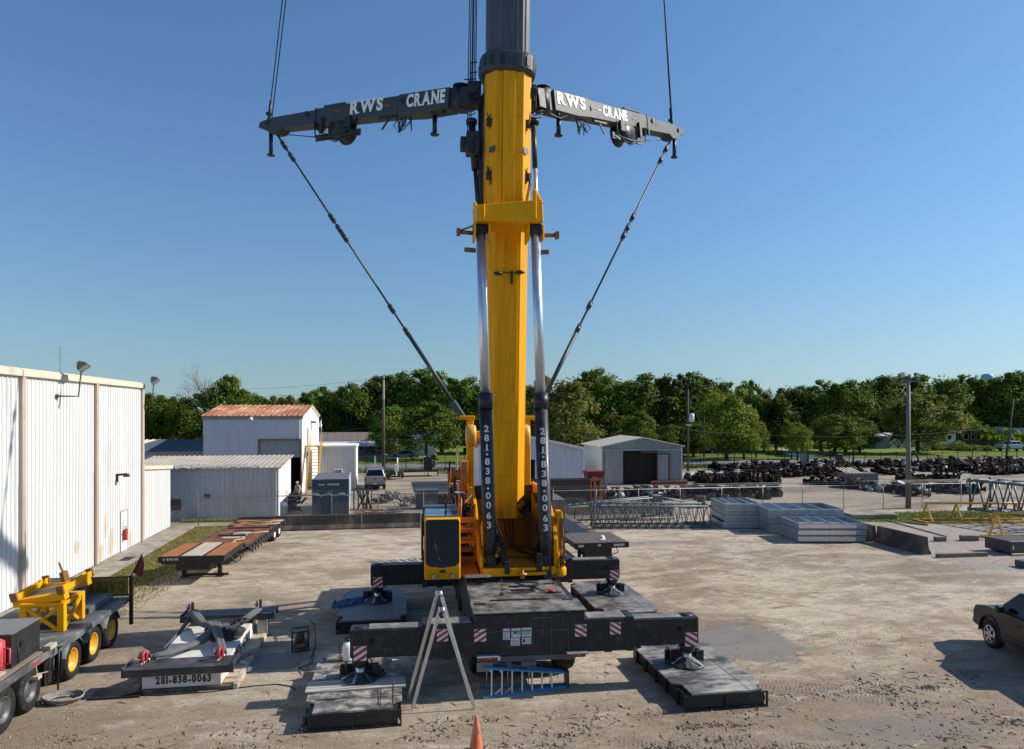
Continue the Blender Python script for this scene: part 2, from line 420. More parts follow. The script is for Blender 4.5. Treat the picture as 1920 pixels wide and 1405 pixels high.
GRASSM = None
def grass_mat(name, a, b_, s=.8):
    m = bpy.data.materials.new(name); m.use_nodes = True; t = m.node_tree; p = t.nodes["Principled BSDF"]; p.inputs["Roughness"].default_value = .9; p.inputs["Specular IOR Level"].default_value = .1
    tc = node(t, "ShaderNodeTexCoord"); n = node(t, "ShaderNodeTexNoise"); n.inputs["Scale"].default_value = s; n.inputs["Detail"].default_value = 9; n.inputs["Roughness"].default_value = .7
    t.links.new(tc.outputs["Object"], n.inputs[0]); r = node(t, "ShaderNodeValToRGB"); r.color_ramp.elements[0].position = .36; r.color_ramp.elements[1].position = .64
    r.color_ramp.elements[0].color = (*a, 1); r.color_ramp.elements[1].color = (*b_, 1); t.links.new(n.outputs[0], r.inputs[0]); t.links.new(r.outputs[0], p.inputs["Base Color"])
    return m
GR1 = grass_mat("dry_grass", (.26,.215,.10), (.185,.185,.05), 1.1)
GR2 = grass_mat("lawn_grass", (.13,.175,.028), (.17,.215,.04), .25)
GR3 = grass_mat("weeds", (.17,.205,.045), (.25,.245,.09), .6)
def blades(poly_fn, n, h, mat, name, label, seed=1, w=.03):
    r = random.Random(seed); b = B()
    for _ in range(n):
        x, y, k = poly_fn(r)
        a = r.uniform(0, 6.28); hh = h*r.uniform(.5, 1.2)*k; dx, dy = math.cos(a)*w, math.sin(a)*w
        tx, ty = r.uniform(-.5,.5)*hh, r.uniform(-.5,.5)*hh
        b.add([(x-dx, y-dy, 0), (x+dx, y+dy, 0), (x+tx, y+ty, hh)], [(0,1,2)])
    o = obj(name, b, mat, recalc=False); tag(o, label, "grass", kind='stuff'); return o
# thin grass strip between the apron and the rusty trailer
def strip(r):
    while 1:
        y = r.uniform(25, 48.3); x = -12.4 + abs(r.gauss(0, 1))*1.5
        if x < -8.7 + (y-40)*.05 and r.random() < min(1, (y-23)/9): return x, y, 1
b = B(); n = 40; vs = []
for i in range(n+1):
    y = 26 + (48.4-26)*i/n; vs += [(-12.44, y, .004), (-12.44 + (.3 + min(3.2, (y-26)*.27))*(1+.12*math.sin(i*1.7)+.08*math.sin(i*4.1)), y, .004)]
b.add(vs, [(2*i, 2*i+1, 2*i+3, 2*i+2) for i in range(n)])
struct("grass_strip", b, GR1)
blades(strip, 26000, .07, GR1, "short_grass", "short dry grass along the concrete strip by the white wall", 3, .022)
def yardgrass(r):
    while 1:
        a = r.uniform(0, 6.28); q = math.sqrt(r.random()); x, y = 38.5 + 9.0*q*math.cos(a), 44.4 + 2.5*q*math.sin(a)
        if r.random() < 1-q*.6: return x, y, 1
b = blob(38.5, 44.4, 9.0, 2.6, .004, jag=.12, seed=4)
struct("grass_patch", b, grass_mat("yard_grass", (.13,.15,.035), (.19,.18,.06), .9))
blades(yardgrass, 7000, .09, GR3, "tufted_grass", "green tufted grass around the yellow trestles", 5, .03)
def fenceweeds(r):
    x = r.uniform(-25, 85); return x, 88.6 + abs(r.gauss(0,1))*1.6, r.choice((.6,1,1,2.0))
blades(fenceweeds, 15000, .32, GR3, "roadside_weeds", "rough weeds growing along the black picket fence", 6, .06)
def shedweeds(r): return r.uniform(-13.8, -8.2), 50.2 + abs(r.gauss(0,1))*.35, 1
blades(shedweeds, 2500, .22, GR3, "wall_weeds", "green weeds along the foot of the long grey shed", 8, .03)
ASPH = M("road_asphalt", (.19, .185, .18), .9, var=.12, vs=.4)
b = B(); b.quad((-300, 96, .004), (400, 96, .004), (400, 103.2, .004), (-300, 103.2, .004)); struct("road", b, ASPH)
b = B(); b.quad((-300, 106, .003), (400, 106, .003), (400, 200, .003), (-300, 200, .003)); struct("lawn", b, GR2)
b = B(); pts = [G(1440,851), G(1490,849), G(1560,858), G(1520,862)]
b.add([(G(1448,841).x, G(1448,841).y, .008), (G(1480,843).x, G(1480,843).y, .008), (G(1560,857).x, G(1560,857).y, .008), (G(1490,857).x, G(1490,857).y, .008)], [(0,1,2,3)])
struct("driveway", b, M("pale_driveway", (.45,.42,.36), .9))
b = B(); b.add([G(1272,888)+Vector((0,0,.008)), G(1310,886)+Vector((0,0,.008)), G(1340,897)+Vector((0,0,.008)), G(1275,903)+Vector((0,0,.008))], [(0,1,2,3)])
struct("concrete_pad", b, M("pad_concrete", (.52,.47,.38), .9))

# loose stones and clods
def stones(n, fn, smin, smax, mat, name, label, seed):
    r = random.Random(seed); b = B()
    for _ in range(n):
        x, y = fn(r); s_ = smin + (smax-smin)*r.random()**4; vs = []
        for (a, c_, d_) in ((1,0,0),(-1,0,0),(0,1,0),(0,-1,0),(0,0,1)):
            k = s_*r.uniform(.6,1.3); vs.append((x+a*k, y+c_*k, max(0, d_*k*.75)+.001))
        b.add(vs, [(0,2,4),(2,1,4),(1,3,4),(3,0,4)])
    o = obj(name, b, mat, recalc=False); tag(o, label, "stones", kind='stuff')
STN = M("stones", (.30, .25, .195), .9, var=.7, vs=9)
CLD = M("mud_clods", (.12, .09, .064), .95, var=.35, vs=9)
cl = []
rr = random.Random(11)
for _ in range(75): cl.append((rr.uniform(-8, 15), rr.uniform(12.6, 17.5), rr.uniform(.2, 1.0)))
def near_fn(r):
    if r.random() < .5: return r.uniform(-13, 17), 12.2 + 11*r.random()**1.3
    c_ = r.choice(cl); return r.gauss(c_[0], c_[2]), r.gauss(c_[1], c_[2]*.35)
stones(9000, near_fn, .008, .045, STN, "gravel", "loose gravel and small stones over the dirt yard", 21)
def clod_fn(r):
    c_ = r.choice(cl); return r.gauss(c_[0], c_[2]*.8), r.gauss(c_[1], c_[2]*.3)
stones(4200, clod_fn, .012, .065, CLD, "mud_clods", "dark mud clods scattered over the foreground dirt", 22)
stones(5500, lambda r: (r.uniform(26.5, 42), r.uniform(28.5, 38)), .012, .045, M("pink_gravel", (.44,.38,.35), .9, var=.25, vs=8), "coarse_gravel", "coarse pinkish gravel beyond the right concrete barrier", 23)
# twigs, chips and pale crumbs pressed into the mud in the foreground
tb = B(); r_ = random.Random(41)
for _ in range(900):
    if r_.random() < .7: c_ = r_.choice(cl); x, y = r_.gauss(c_[0], c_[2]), r_.gauss(c_[1], c_[2]*.4)
    else: x, y = r_.uniform(-12, 16), r_.uniform(12.4, 20)
    a = r_.uniform(0, 6.28); L = r_.uniform(.03, .16); h = r_.uniform(.004, .012)
    dx, dy = math.cos(a)*L, math.sin(a)*L; nx, ny = -math.sin(a)*h, math.cos(a)*h
    tb.add([(x-dx+nx, y-dy+ny, .004), (x-dx-nx, y-dy-ny, .004), (x+dx-nx, y+dy-ny, .004+h), (x+dx+nx, y+dy+ny, .004+h), (x, y, .012+h*1.5)], [(0,1,4), (1,2,4), (2,3,4), (3,0,4)])
tag(obj("ground_litter", tb, M("dry_litter", (.20, .155, .10), .9, var=.7, vs=6), recalc=False), "twigs and dry chips lying on the foreground mud", "litter", kind='stuff')
# ------------------------------------------------------------------ buildings
CORW = M("white_ribbed_sheet", (.61, .615, .61), .55, var=.07, vs=.6, stretch=(1,1,.12), dirt=(.52,.49,.42), da=.1, ds=.7)
CORG = M("grey_ribbed_sheet", (.52, .53, .57), .5, var=.10, vs=.8, stretch=(1,1,.2), dirt=(.42,.40,.38), da=.2, ds=.8)
CORL = M("shade_lavender_sheet", (.60, .60, .65), .5, var=.06, vs=.8, stretch=(1,1,.2), dirt=(.5,.48,.46), da=.1, ds=.8)  # lavender cast of the shaded front faces put into the colour
GALV = M("galvanised_sheet", (.40, .45, .50), .42, .35, var=.15, vs=1.4, stretch=(1,1,.3))
TRIM = M("beige_trim", (.46, .36, .28), .55, var=.1)
TRIML = M("light_trim", (.66, .56, .44), .55, var=.1)
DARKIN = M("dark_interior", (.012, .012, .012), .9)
RUSTROOF = M("rusty_roof", (.36, .13, .055), .75, var=.3, vs=.7, stretch=(1,.25,1), dirt=(.62,.42,.26), da=.3, ds=.8)
ROOFW = M("weathered_roof", (.42, .375, .31), .6, var=.14, vs=.7, dirt=(.30,.27,.24), da=.22, ds=.5)
ROOFB = M("blue_grey_roof", (.075, .095, .12), .5, var=.12)
TAPE = M("torn_roof_coating", (.45,.42,.39), .8, var=.3, vs=2)
RUSTST = M("rust_stain", (.62, .45, .22), .6, var=.2)

# --- big white warehouse at the left
wb = thing("warehouse", "tall white ribbed metal warehouse with beige downpipes and a red extinguisher", "building", (-13.95, 43.05, 0))
WX, WY0, WY1, EAVE = -13.95, 6.0, 43.05, 8.72
b = B(); b.corr((WX, WY1), (WX, WY0), .08, 4.6, .305, .035, .34, -1); b.corr((WX+.008, WY1), (WX+.008, WY0), 4.5, EAVE, .305, .035, .34, -1)
b.quad((WX-14, WY1, .08), (WX, WY1, .08), (WX, WY1, EAVE), (WX-14, WY1, EAVE+.9))
obj("wall", b, CORW, wb, world=True, recalc=False)
b = B(); b.box(WX-.02, WX+.16, WY0, WY1+.12, EAVE-.02, EAVE+.24); b.box(WX-.3, WX+.05, WY0, WY1+.1, EAVE+.245, EAVE+.30)
gt = obj("gutter", b, TRIML, wb, world=True, bevel=.02)
b = B(); b.quad((WX-.1, WY0, EAVE+.31), (WX-.1, WY1+.1, EAVE+.31), (WX-15, WY1+.1, EAVE+1.3), (WX-15, WY0, EAVE+1.3)); obj("roof", b, ROOFW, wb, world=True)
for px, y in ((38, None), (178, None), (269, None)):
    k = (px-960)/FPX; yy = WX/( (k*CA+SA)/( -k*SA+CA) )
    if px == 269: yy = WY1-.12
    b = B(); b.box(WX+.037, WX+.15, yy-.14, yy+.14, .08, EAVE-.03); obj("downpipe", b, TRIM, wb, world=True, bevel=.015)
dy = G(240, 1035).y
b = B(); b.box(WX+.036, WX+.075, dy-.5, dy-.45, .09, 2.2); b.box(WX+.036, WX+.075, dy+.45, dy+.5, .09, 2.2); b.box(WX+.036, WX+.075, dy-.449, dy+.449, 2.15, 2.2)
dr = obj("door", b, M("door_frame", (.30,.28,.25), .6), wb, world=True)
b = B(); b.box(WX+.036, WX+.06, dy-.448, dy+.448, .09, 2.148); b2 = obj("door_leaf", b, WHT, dr, world=True)
b = B(); b.tube((WX+.06, dy-.36, 1.0), (WX+.13, dy-.36, 1.0), .02); b.bar((WX+.13, dy-.38, 1.0), (WX+.13, dy-.24, 1.0), .025); obj("handle", b, STEEL, dr, world=True)
RUSTF = edge_fade('rust_stain_soft', (.60,.46,.26), .7, .4, 0, True)
# rust runs on the wall
for yy, z, h_, w_ in ((37.9, 1.4, .7, .22), (38.6, .4, .75, .4), (34.6, 1.0, .5, .3), (41.2, .3, .5, .3), (37.3,.3,.6,.3)):
    b = blob(0, 0, w_, h_, 0, 18, .25, seed=int(yy*7)); M4 = Matrix(((0,0,0,WX+.0375),(1,0,0,yy),(0,1,0,z+h_*.5),(0,0,0,1)))
    b.v = [M4 @ v for v in b.v]; obj("rust_stain", b, RUSTF, wb, world=True)
# wall lamp
b = B(); lz = 7.3-(888-775)*38.9/1331; ly = 39.2
b.box(WX+.04, WX+.12, ly-.06, ly+.06, lz-.22, lz+.2); b.bar((WX+.08, ly, lz+.14), (WX+.5, ly+.05, lz+.18), .16, .10); b.lathe([(0,.0),(.13,0),(.16,-.16),(0,-.16)], (WX+.5, ly+.05, lz+.2))
solo("wall_lamp", b, BLK, "small dark lamp bracket on the white warehouse wall above the door", "lamp")
def floodlight(name, label, base, elbow, head, tilt):
    t = thing(name, label, "floodlight", base, 0)
    b = B(); b.path([base, elbow, head], .035, 8); b.lathe([(0,0),(.1,0),(.1,.04),(0,.04)], base, 'x', 12); obj("arm", b, M("lamp_bracket", (.06,.045,.035), .5), t, world=True)
    R = Matrix.Rotation(tilt, 3, 'Y') @ Matrix.Rotation(rad(-12), 3, 'Z')
    h = Vector(head); b = B(); b.frustum((-.16,.16,-.27,.27), -.10, (-.24,.24,-.36,.36), .12); b.box(-.1,.1,-.16,.16,-.22,-.101)
    b.v = [h + Vector((.05,0,.22)) + R @ v for v in b.v]; obj("lamp_head", b, M("lamp_housing", (.13,.11,.095), .5), t, world=True, bevel=.015)
    b = B(); b.box(-.21,.21,-.33,.33,.122,.135); b.v = [h + Vector((.05,0,.22)) + R @ v for v in b.v]; obj("lens", b, M("lamp_glass", (.42,.43,.42), .15), t, world=True)
def wally(px): k = (px-960)/FPX; return WX/((k*CA+SA)/(-k*SA+CA))
y1 = wally(104)
floodlight("floodlight", "larger floodlight on a bent pipe arm near the middle of the white warehouse eave", (WX+.05, y1, 8.02), (WX+.75, y1+.35, 8.02), (WX+.8, y1+.5, 9.1), rad(140))
y2 = 42.9
floodlight("floodlight", "smaller floodlight at the far corner of the white warehouse eave", (WX+.05, y2, 7.7), (WX+.55, y2+.15, 7.75), (WX+.6, y2+.25, 8.95), rad(140))
# fire extinguisher
fy = wally(228); b = B(); b.lathe([(0,-.3),(.09,-.3),(.1,-.26),(.1,.2),(.07,.28),(.03,.31),(0,.31)], (WX+.18, fy, .95), 'z', 16)
fe = solo("fire_extinguisher", b, REDM, "red fire extinguisher hanging beside the door of the white warehouse", "fire extinguisher")
b = B(); b.path([(WX+.18, fy, 1.25), (WX+.18, fy, 1.34), (WX+.26, fy-.03, 1.32), (WX+.29, fy-.04, 1.0)], .015, 6); b.bar((WX+.15, fy-.07, 1.36), (WX+.22, fy+.08, 1.38), .03); obj("hose", b, BLK, fe)
b = B(); b.box(WX+.04, WX+.078, fy-.03, fy+.03, .7, 1.75); obj("bracket", b, STEEL, fe)

# --- low wing
lw = thing("lean_to", "low white ribbed lean-to attached to the far end of the warehouse", "building", (-13.95, 45.6, 0))
b = B(); b.corr((WX, 48.3), (WX, 43.2), .08, lambda t: 3.75 + .35*t, .305, .035, .34, -1); b.quad((WX, 48.3, .08), (WX-4, 48.3, .08), (WX-4, 48.3, 4.3), (WX, 48.3, 3.75)); obj("wall", b, CORW, lw, world=True, recalc=False)
b = B(); b.bar((WX+.04, 43.15, 4.21), (WX+.04, 48.42, 3.86), .16, .22); obj("parapet_cap", b, TRIML, lw, world=True); 
b = B(); b.quad((WX, 43.2, 4.1), (WX, 48.3, 3.75), (WX-4, 48.3, 4.2), (WX-4, 43.2, 4.5)); obj("roof", b, ROOFW, lw, world=True)

# --- long grey shed with pale roof
sh = thing("storage_shed", "long low grey ribbed shed with a pale single-slope roof", "shed", (-11, 54, 0))
SX0, SX1, SY0, SY1, SZ0, SZ1 = -17.5, -7.75, 51.2, 57.2, 3.52, 3.98
b = B(); b.corr((SX0, SY0), (SX1, SY0), 0, SZ0, .31, .05, .3, 1); obj("front_wall", b, M("blue_grey_ribbed_sheet", (.43,.46,.50), .5, var=.12, vs=.8, stretch=(1,1,.2), dirt=(.33,.32,.30), da=.3, ds=.8), sh, world=True, recalc=False)
b = B(); b.corr((SX1, SY0), (SX1, SY1), 0, lambda t: SZ0+(SZ1-SZ0)*t, .45, .02, .3, 1); obj("side_wall", b, M("sunlit_side_white", (.74,.73,.71), .55, var=.06), sh, world=True, recalc=False)  # side wall whitened in its colour for the sun falling on it
b = B(); b.roof((SX0-.2, SY0-.25, SZ0+.03), (SX1+.2, SY0-.25, SZ0+.03), (SX1+.2, SY1+.2, SZ1+.06), (SX0-.2, SY1+.2, SZ1+.06), .36, .07, .045); obj("roof", b, ROOFW, sh, world=True)
rr = random.Random(5); b = B()
for i in range(260):   # flaking roof coating along the eave
    t_ = rr.random(); x = SX0+2.2+(SX1-SX0-3.4)*t_; k = .35+.65*abs(math.sin(t_*6.3)); u = rr.random()*.28*k
    z = SZ0+.03+(SZ1-SZ0+.03)*u+.055; y = SY0-.25+(SY1-SY0+.45)*u; s_ = rr.uniform(.05,.22)
    b.add([(x-s_, y-s_*.4, z), (x+s_*.6, y-s_*.5, z+.02), (x+s_, y+s_*.4, z+.03+rr.random()*.05), (x-s_*.5, y+s_*.5, z+.03)], [(0,1,2,3)])
obj("flaking_coating", b, TAPE, sh, world=True, recalc=False)
for px, py, w_, h_ in ((331, 945, .9, .75), (390, 930, .38, .3)):
    c = D(px, py, 48.6); b = B(); b.box(c.x-w_/2, c.x+w_/2, SY0-.06, SY0-.03, c.z-h_/2, c.z+h_/2); obj("vent" if w_ < .5 else "wall_sign", b, BLK if w_ < .5 else M("maroon_sign", (.07,.04,.05), .6), sh, world=True)

# --- tall workshop with rusty roof
wk = thing("workshop", "tall grey ribbed workshop with a rusty striped roof and roll-up door", "building", (-12.2, 73, 0))
TX0, TX1, TY0, TY1, TE, TR = -16.5, -8.05, 66.6, 81.5, 7.05, 8.05
TYM = (TY0+TY1)/2
b = B()
dx0, dx1 = D(485,826,64.2).x+.15, D(565,826,64.2).x-.1; DZ = 7.3-(826-775)*64/1331
b.corr((TX0, TY0), (dx0, TY0), 0, TE, .40, .055, .3, 1); b.corr((dx0, TY0), (dx1, TY0), DZ, TE, .40, .055, .3, 1); b.corr((dx1, TY0), (TX1, TY0), 0, TE, .40, .055, .3, 1)
obj("front_wall", b, CORL, wk, world=True, recalc=False)
b = B(); b.corr((TX1, TY0), (TX1, TY1), 0, lambda t: TE+(TR-TE)*(1-abs(2*t-1)), .5, .02, .3, 1); obj("gable_wall", b, WHT, wk, world=True, recalc=False)
b = B(); b.quad((TX0,TY0,0),(TX0,TY1,0),(TX0,TY1,TE),(TX0,TYM,TR),(TX0,TY0,TE)); b.quad((TX0,TY1,0),(TX1,TY1,0),(TX1,TY1,TE),(TX0,TY1,TE)); obj("rear_wall", b, CORL, wk, world=True)
b = B(); b.roof((TX0-.15, TY0-.2, TE), (TX1+.15, TY0-.2, TE), (TX1+.15, TYM, TR+.06), (TX0-.15, TYM, TR+.06), .46, .10, .06); b.roof((TX0-.15, TY1+.2, TE), (TX1+.15, TY1+.2, TE), (TX1+.15, TYM, TR+.06), (TX0-.15, TYM, TR+.06), .46, .10, .06)
obj("roof", b, RUSTROOF, wk, world=True)
b = B(); b.box(TX0-.1, TX1+.1, TY0-.18, TY0-.05, TE-.28, TE-.04); obj("eave_trim", b, M("grey_trim", (.25,.24,.24), .6), wk, world=True)
b = B(); b.bar((TX1+.08, TY0-.1, TE-.05), (TX1+.08, TYM, TR), .1, .2); b.bar((TX1+.08, TYM, TR), (TX1+.08, TY1+.1, TE-.05), .1, .2); obj("gable_trim", b, WHT, wk, world=True)
b = B(); zz = DZ; 
for i in range(9): b.box(dx0, dx1, TY0+.12, TY0+.16, DZ-1.55+i*.172, DZ-1.55+i*.172+.162)
rd = obj("roller_door", b, M("door_slats", (.36,.36,.37), .5, var=.1, dirt=(.22,.18,.14), da=.15), wk, world=True, bevel=.01)
b = B(); b.box(dx0-.12, dx0, TY0-.06, TY0+.1, 0, DZ); b.box(dx1, dx1+.12, TY0-.06, TY0+.1, 0, DZ); b.box(dx0-.12, dx1+.12, TY0-.06, TY0+.1, DZ, DZ+.14); obj("frame", b, M("rusty_frame", (.25,.15,.09), .7), rd, world=True)
b = B(); b.box(dx0-.5, dx1+.1, TY0+.3, TY0+6, .01, DZ-.02); b.f = [f for i, f in enumerate(b.f) if i != 2]; b.sm = b.sm[:5]; b.mi = b.mi[:5]; obj("interior", b, DARKIN, wk, world=True, recalc=False)
b = B(); c = D(472, 783, 63.5); b.bar((c.x, TY0-.05, c.z), (c.x, TY0-.45, c.z-.05), .08); b.lathe([(0,.15),(.1,.12),(.2,-.15),(0,-.15)], (c.x, TY0-.5, c.z-.1)); obj("wall_lamp", b, WHT, wk, world=True)
b = B(); c = Vector((TX1+.1, TYM-3.4, 7.2)); b.box(TX1+.03, TX1+.08, TYM-.35, TYM-.25, 5.6, 6.6); b.bar((TX1+.1,TYM-.8,6.4),(TX1+.5,TYM-.6,6.4),.18); obj("yard_lamp", b, BLK, wk, world=True)
for px in (588,): b = B(); b.box(TX1+.03, TX1+.12, TYM-3.5, TYM-3.4, 3.2, 5.9); obj("conduit", b, BLK, wk, world=True)

# --- low annex left of the workshop
an = thing("annex", "low annex with dark blue-grey ribbed roof left of the rusty-roofed workshop", "building", (-21, 70, 0))
AX0, AX1, AY0, AY1, AZ0, AZ1 = -30, TX0-.02, 67.5, 73, 3.9, 4.75
ox1 = D(334,860,65).x
b = B(); b.corr((ox1, AY0), (AX1, AY0), 0, AZ0, .31, .03, .3, 1); b.corr((AX0, AY0), (ox1, AY0), 2.55, AZ0, .31, .03, .3, 1); obj("wall", b, CORG, an, world=True, recalc=False)
b = B(); b.box(AX0, ox1+.5, AY0+.3, AY0+5, 0.02, 3.4); obj("interior", b, DARKIN, an, world=True)
b = B(); xs = D(312,831,70).x; b.roof((xs-1.9, AY0-.3, AZ0), (AX1, AY0-.3, AZ0), (AX1, AY1, AZ1), (xs, AY1, AZ1), .42, .08, .06); obj("roof", b, ROOFB, an, world=True)
b = B(); b.roof((AX0, AY0-.3, AZ0), (xs-1.93, AY0-.3, AZ0), (xs-.03, AY1, AZ1), (AX0, AY1, AZ1), .42, .08, .06); obj("pale_roof", b, M("cream_roof", (.66,.6,.48), .6), an, world=True)
b = B(); b.box(AX0, AX1, AY0-.34, AY0-.301, AZ0-.22, AZ0-.01); obj("eave_trim", b, M("grey_trim", (.25,.24,.24), .6), an, world=True)

# --- white ribbed cabin right of the workshop
cb = thing("cabin", "small flat-topped white ribbed cabin with an air conditioner behind the container", "building", (-4, 71.5, 0))
CX0, CX1, CY0, CY1 = -7.0, D(667,837,69).x, 70.0, 75.0
b = B(); b.corr((CX0, CY0), (CX1, CY0), 0, 4.0, .30, .03, .35, 1); obj("front_wall", b, M("pale_ribbed_sheet", (.60,.60,.57), .5, var=.06), cb, world=True, recalc=False)
b = B(); b.quad((CX1, CY0, 0), (CX1, CY1, 0), (CX1, CY1, 4), (CX1, CY0, 4)); b.quad((CX0, CY0, 0), (CX0, CY1, 0), (CX0, CY1, 4), (CX0, CY0, 4)); obj("side_wall", b, WHT, cb, world=True, recalc=False)
b = B(); b.box(CX0-.1, CX1+.12, CY0-.12, CY1, 4.01, 4.2); obj("roof", b, WHT, cb, world=True)
b = B(); b.box(CX1-.12, CX1+.05, CY0-.08, CY0-.04, 0, 4.0); obj("corner_trim", b, WHT, cb, world=True)
c = D(637, 884, 69.4); b = B(); b.box(c.x-.38, c.x+.38, CY0-.5, CY0-.05, c.z-.35, c.z+.35); ac = obj("air_conditioner", b, DIRTYW, cb, world=True, bevel=.02)
b = B()
for r_ in (.08,.15,.22,.29): b.torus((c.x, CY0-.515, c.z), r_, .012, 'y', 18, 5)
obj("grille", b, BLK, ac, world=True)

# --- yellow stair
sl = thing("steel_staircase", "yellow steel staircase with handrails up the side of the workshop", "stairs", (-7, 68, 0))
s0, s1 = D(603, 895, 66.0), D(620, 838, 68.2); 
bx0, bx1 = -7.55, -6.55; ya, yb_, zt = 65.2, 68.8, 4.25
b = B()
for x in (bx0, bx1): b.bar((x, ya, .1), (x, yb_, zt), .07, .26)
b.box(bx0-.4, bx1+.1, yb_, yb_+1.4, zt-.1, zt); obj("stringer", b, YDULL, sl, world=True)
b = B()
for i in range(15): t_ = (i+.5)/15; b.box(bx0+.04, bx1-.04, ya+(yb_-ya)*t_-.13, ya+(yb_-ya)*t_+.13, zt*t_+.06, zt*t_+.1)
obj("tread", b, YDULL, sl, world=True)
for x in (bx0, bx1):
    b = B(); b.bar((x, ya, 1.05), (x, yb_, zt+1.0), .06); b.bar((x, ya, .55), (x, yb_, zt+.5), .04); b.bar((x, yb_, zt+1.0), (x, yb_+1.4, zt+1.0), .05)
    for i in range(5): t_ = i/4; b.bar((x, ya+(yb_-ya)*t_, .1+zt*t_), (x, ya+(yb_-ya)*t_, 1.05+(zt-.05)*t_), .05)
    b.bar((x, yb_+1.4, zt), (x, yb_+1.4, zt+1.0), .05); obj("handrail", b, YDULL, sl, world=True)
b = B(); fx = D(616, 800, 68); b.tube((bx1, yb_, zt), (bx1, yb_, zt+2.6), .03); fp = solo("flag_pole", b, STEEL, "thin flagpole with a small pale flag at the top of the yellow staircase", "flagpole")
b = B(); b.add([(bx1, yb_, zt+2.5), (bx1-.02, yb_, zt+1.75), (bx1-.3, yb_+.05, zt+1.7), (bx1-.2, yb_+.08, zt+2.1)], [(0,1,2,3)]); obj("flag", b, WHT, fp)

# --- white gabled shed behind the crane
ws = thing("white_shed", "white ribbed gabled shed directly behind the crane boom", "shed", (1, 67, 0))
p0, p1 = D(899, 900, 66), D(1097, 900, 68); HX0, HX1, HY0, HY1 = p0.x, p1.x, 66.2, 76.5; ez, rz_ = 4.05, 5.05; mx_ = (HX0+HX1)/2 - .3
def gz(x): return ez + (rz_-ez)*(1-abs(x-mx_)/((HX1-HX0)/2))
d0, d1 = D(983, 870, 67).x-.9, D(1005, 870, 67).x
b = B()
for a, c_, z0 in ((HX0, d0, 0), (d0, d1, 2.9), (d1, HX1, 0)): b.corr((a, HY0), (c_, HY0), z0, (lambda a, c_: lambda t: gz(a+(c_-a)*t))(a, c_), .30, .03, .3, 1)
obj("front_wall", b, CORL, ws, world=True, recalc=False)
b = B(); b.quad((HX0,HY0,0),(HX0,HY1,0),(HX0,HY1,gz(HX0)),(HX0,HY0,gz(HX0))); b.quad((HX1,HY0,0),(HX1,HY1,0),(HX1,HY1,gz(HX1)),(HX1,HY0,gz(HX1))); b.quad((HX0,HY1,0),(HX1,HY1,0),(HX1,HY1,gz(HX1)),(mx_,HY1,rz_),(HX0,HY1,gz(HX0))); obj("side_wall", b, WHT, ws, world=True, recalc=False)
b = B(); b.roof((HX1+.2,HY0-.2,gz(HX1)-.02),(HX1+.2,HY1+.2,gz(HX1)-.02),(mx_,HY1+.2,rz_+.06),(mx_,HY0-.2,rz_+.06),.6,.08,.05); b.roof((HX0-.2,HY0-.2,gz(HX0)-.02),(HX0-.2,HY1+.2,gz(HX0)-.02),(mx_,HY1+.2,rz_+.06),(mx_,HY0-.2,rz_+.06),.6,.08,.05); obj("roof", b, RUSTROOF, ws, world=True)
b = B(); b.bar((HX1+.1,HY0-.22,gz(HX1)-.12),(mx_,HY0-.22,rz_-.02),.1,.22); b.bar((HX0-.1,HY0-.22,gz(HX0)-.12),(mx_,HY0-.22,rz_-.02),.1,.22); b.box(HX1-.12,HX1+.03,HY0-.08,HY0-.04,0,gz(HX1)-.1); obj("trim", b, WHT, ws, world=True)
b = B(); b.box(d0-.2, d1+.2, HY0+.3, HY0+5, .02, 2.95); obj("interior", b, DARKIN, ws, world=True)

# --- open galvanised gabled shed
gs = thing("open_shed", "galvanised gabled shed with open sliding door and dark interior", "shed", (25, 70, 0))
JX0, JX1, JY0, JY1 = 21.0, 29.55, 69.6, 76.3; jz, jr = 3.95, 4.78; jm = 25.3
def gj(x): return jz + (jr-jz)*(1-abs(x-jm)/4.3)
def sx(px): k = (px-960)/FPX; A = (k*CA+SA)/(-k*SA+CA); return A*JY0
o0, o1 = sx(1167), sx(1232)
b = B()
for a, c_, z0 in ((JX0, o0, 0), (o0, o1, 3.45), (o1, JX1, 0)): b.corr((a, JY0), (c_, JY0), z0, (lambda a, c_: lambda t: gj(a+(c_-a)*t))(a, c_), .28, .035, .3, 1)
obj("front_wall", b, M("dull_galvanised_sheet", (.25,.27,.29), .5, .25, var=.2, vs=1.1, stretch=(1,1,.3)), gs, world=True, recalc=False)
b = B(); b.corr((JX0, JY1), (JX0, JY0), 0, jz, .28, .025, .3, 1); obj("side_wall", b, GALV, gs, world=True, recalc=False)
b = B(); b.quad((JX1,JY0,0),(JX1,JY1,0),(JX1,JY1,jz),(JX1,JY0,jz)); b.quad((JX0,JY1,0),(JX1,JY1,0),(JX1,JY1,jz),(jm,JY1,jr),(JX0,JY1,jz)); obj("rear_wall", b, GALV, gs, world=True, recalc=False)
b = B(); b.roof((JX0-.3,JY0-.35,jz-.02),(JX0-.3,JY1+.3,jz-.02),(jm,JY1+.3,jr+.06),(jm,JY0-.35,jr+.06),.8,.05,.03,.1); b.roof((JX1+.3,JY0-.35,jz-.02),(JX1+.3,JY1+.3,jz-.02),(jm,JY1+.3,jr+.06),(jm,JY0-.35,jr+.06),.8,.05,.03,.1); obj("roof", b, M("pale_shed_roof", (.60,.545,.45), .6, var=.1, dirt=(.4,.36,.3), da=.15), gs, world=True)
b = B(); b.box(JX0-.02, JX1+.02, JY0-.14, JY0-.08, 3.5, 3.58); b.box(JX0-.06,JX0+.06,JY0-.1,JY0-.05,0,jz-.1); b.box(JX1-.06,JX1+.1,JY0-.1,JY0-.05,0,jz-.1); obj("door_rail", b, M("shed_trim", (.46,.45,.44), .5), gs, world=True)
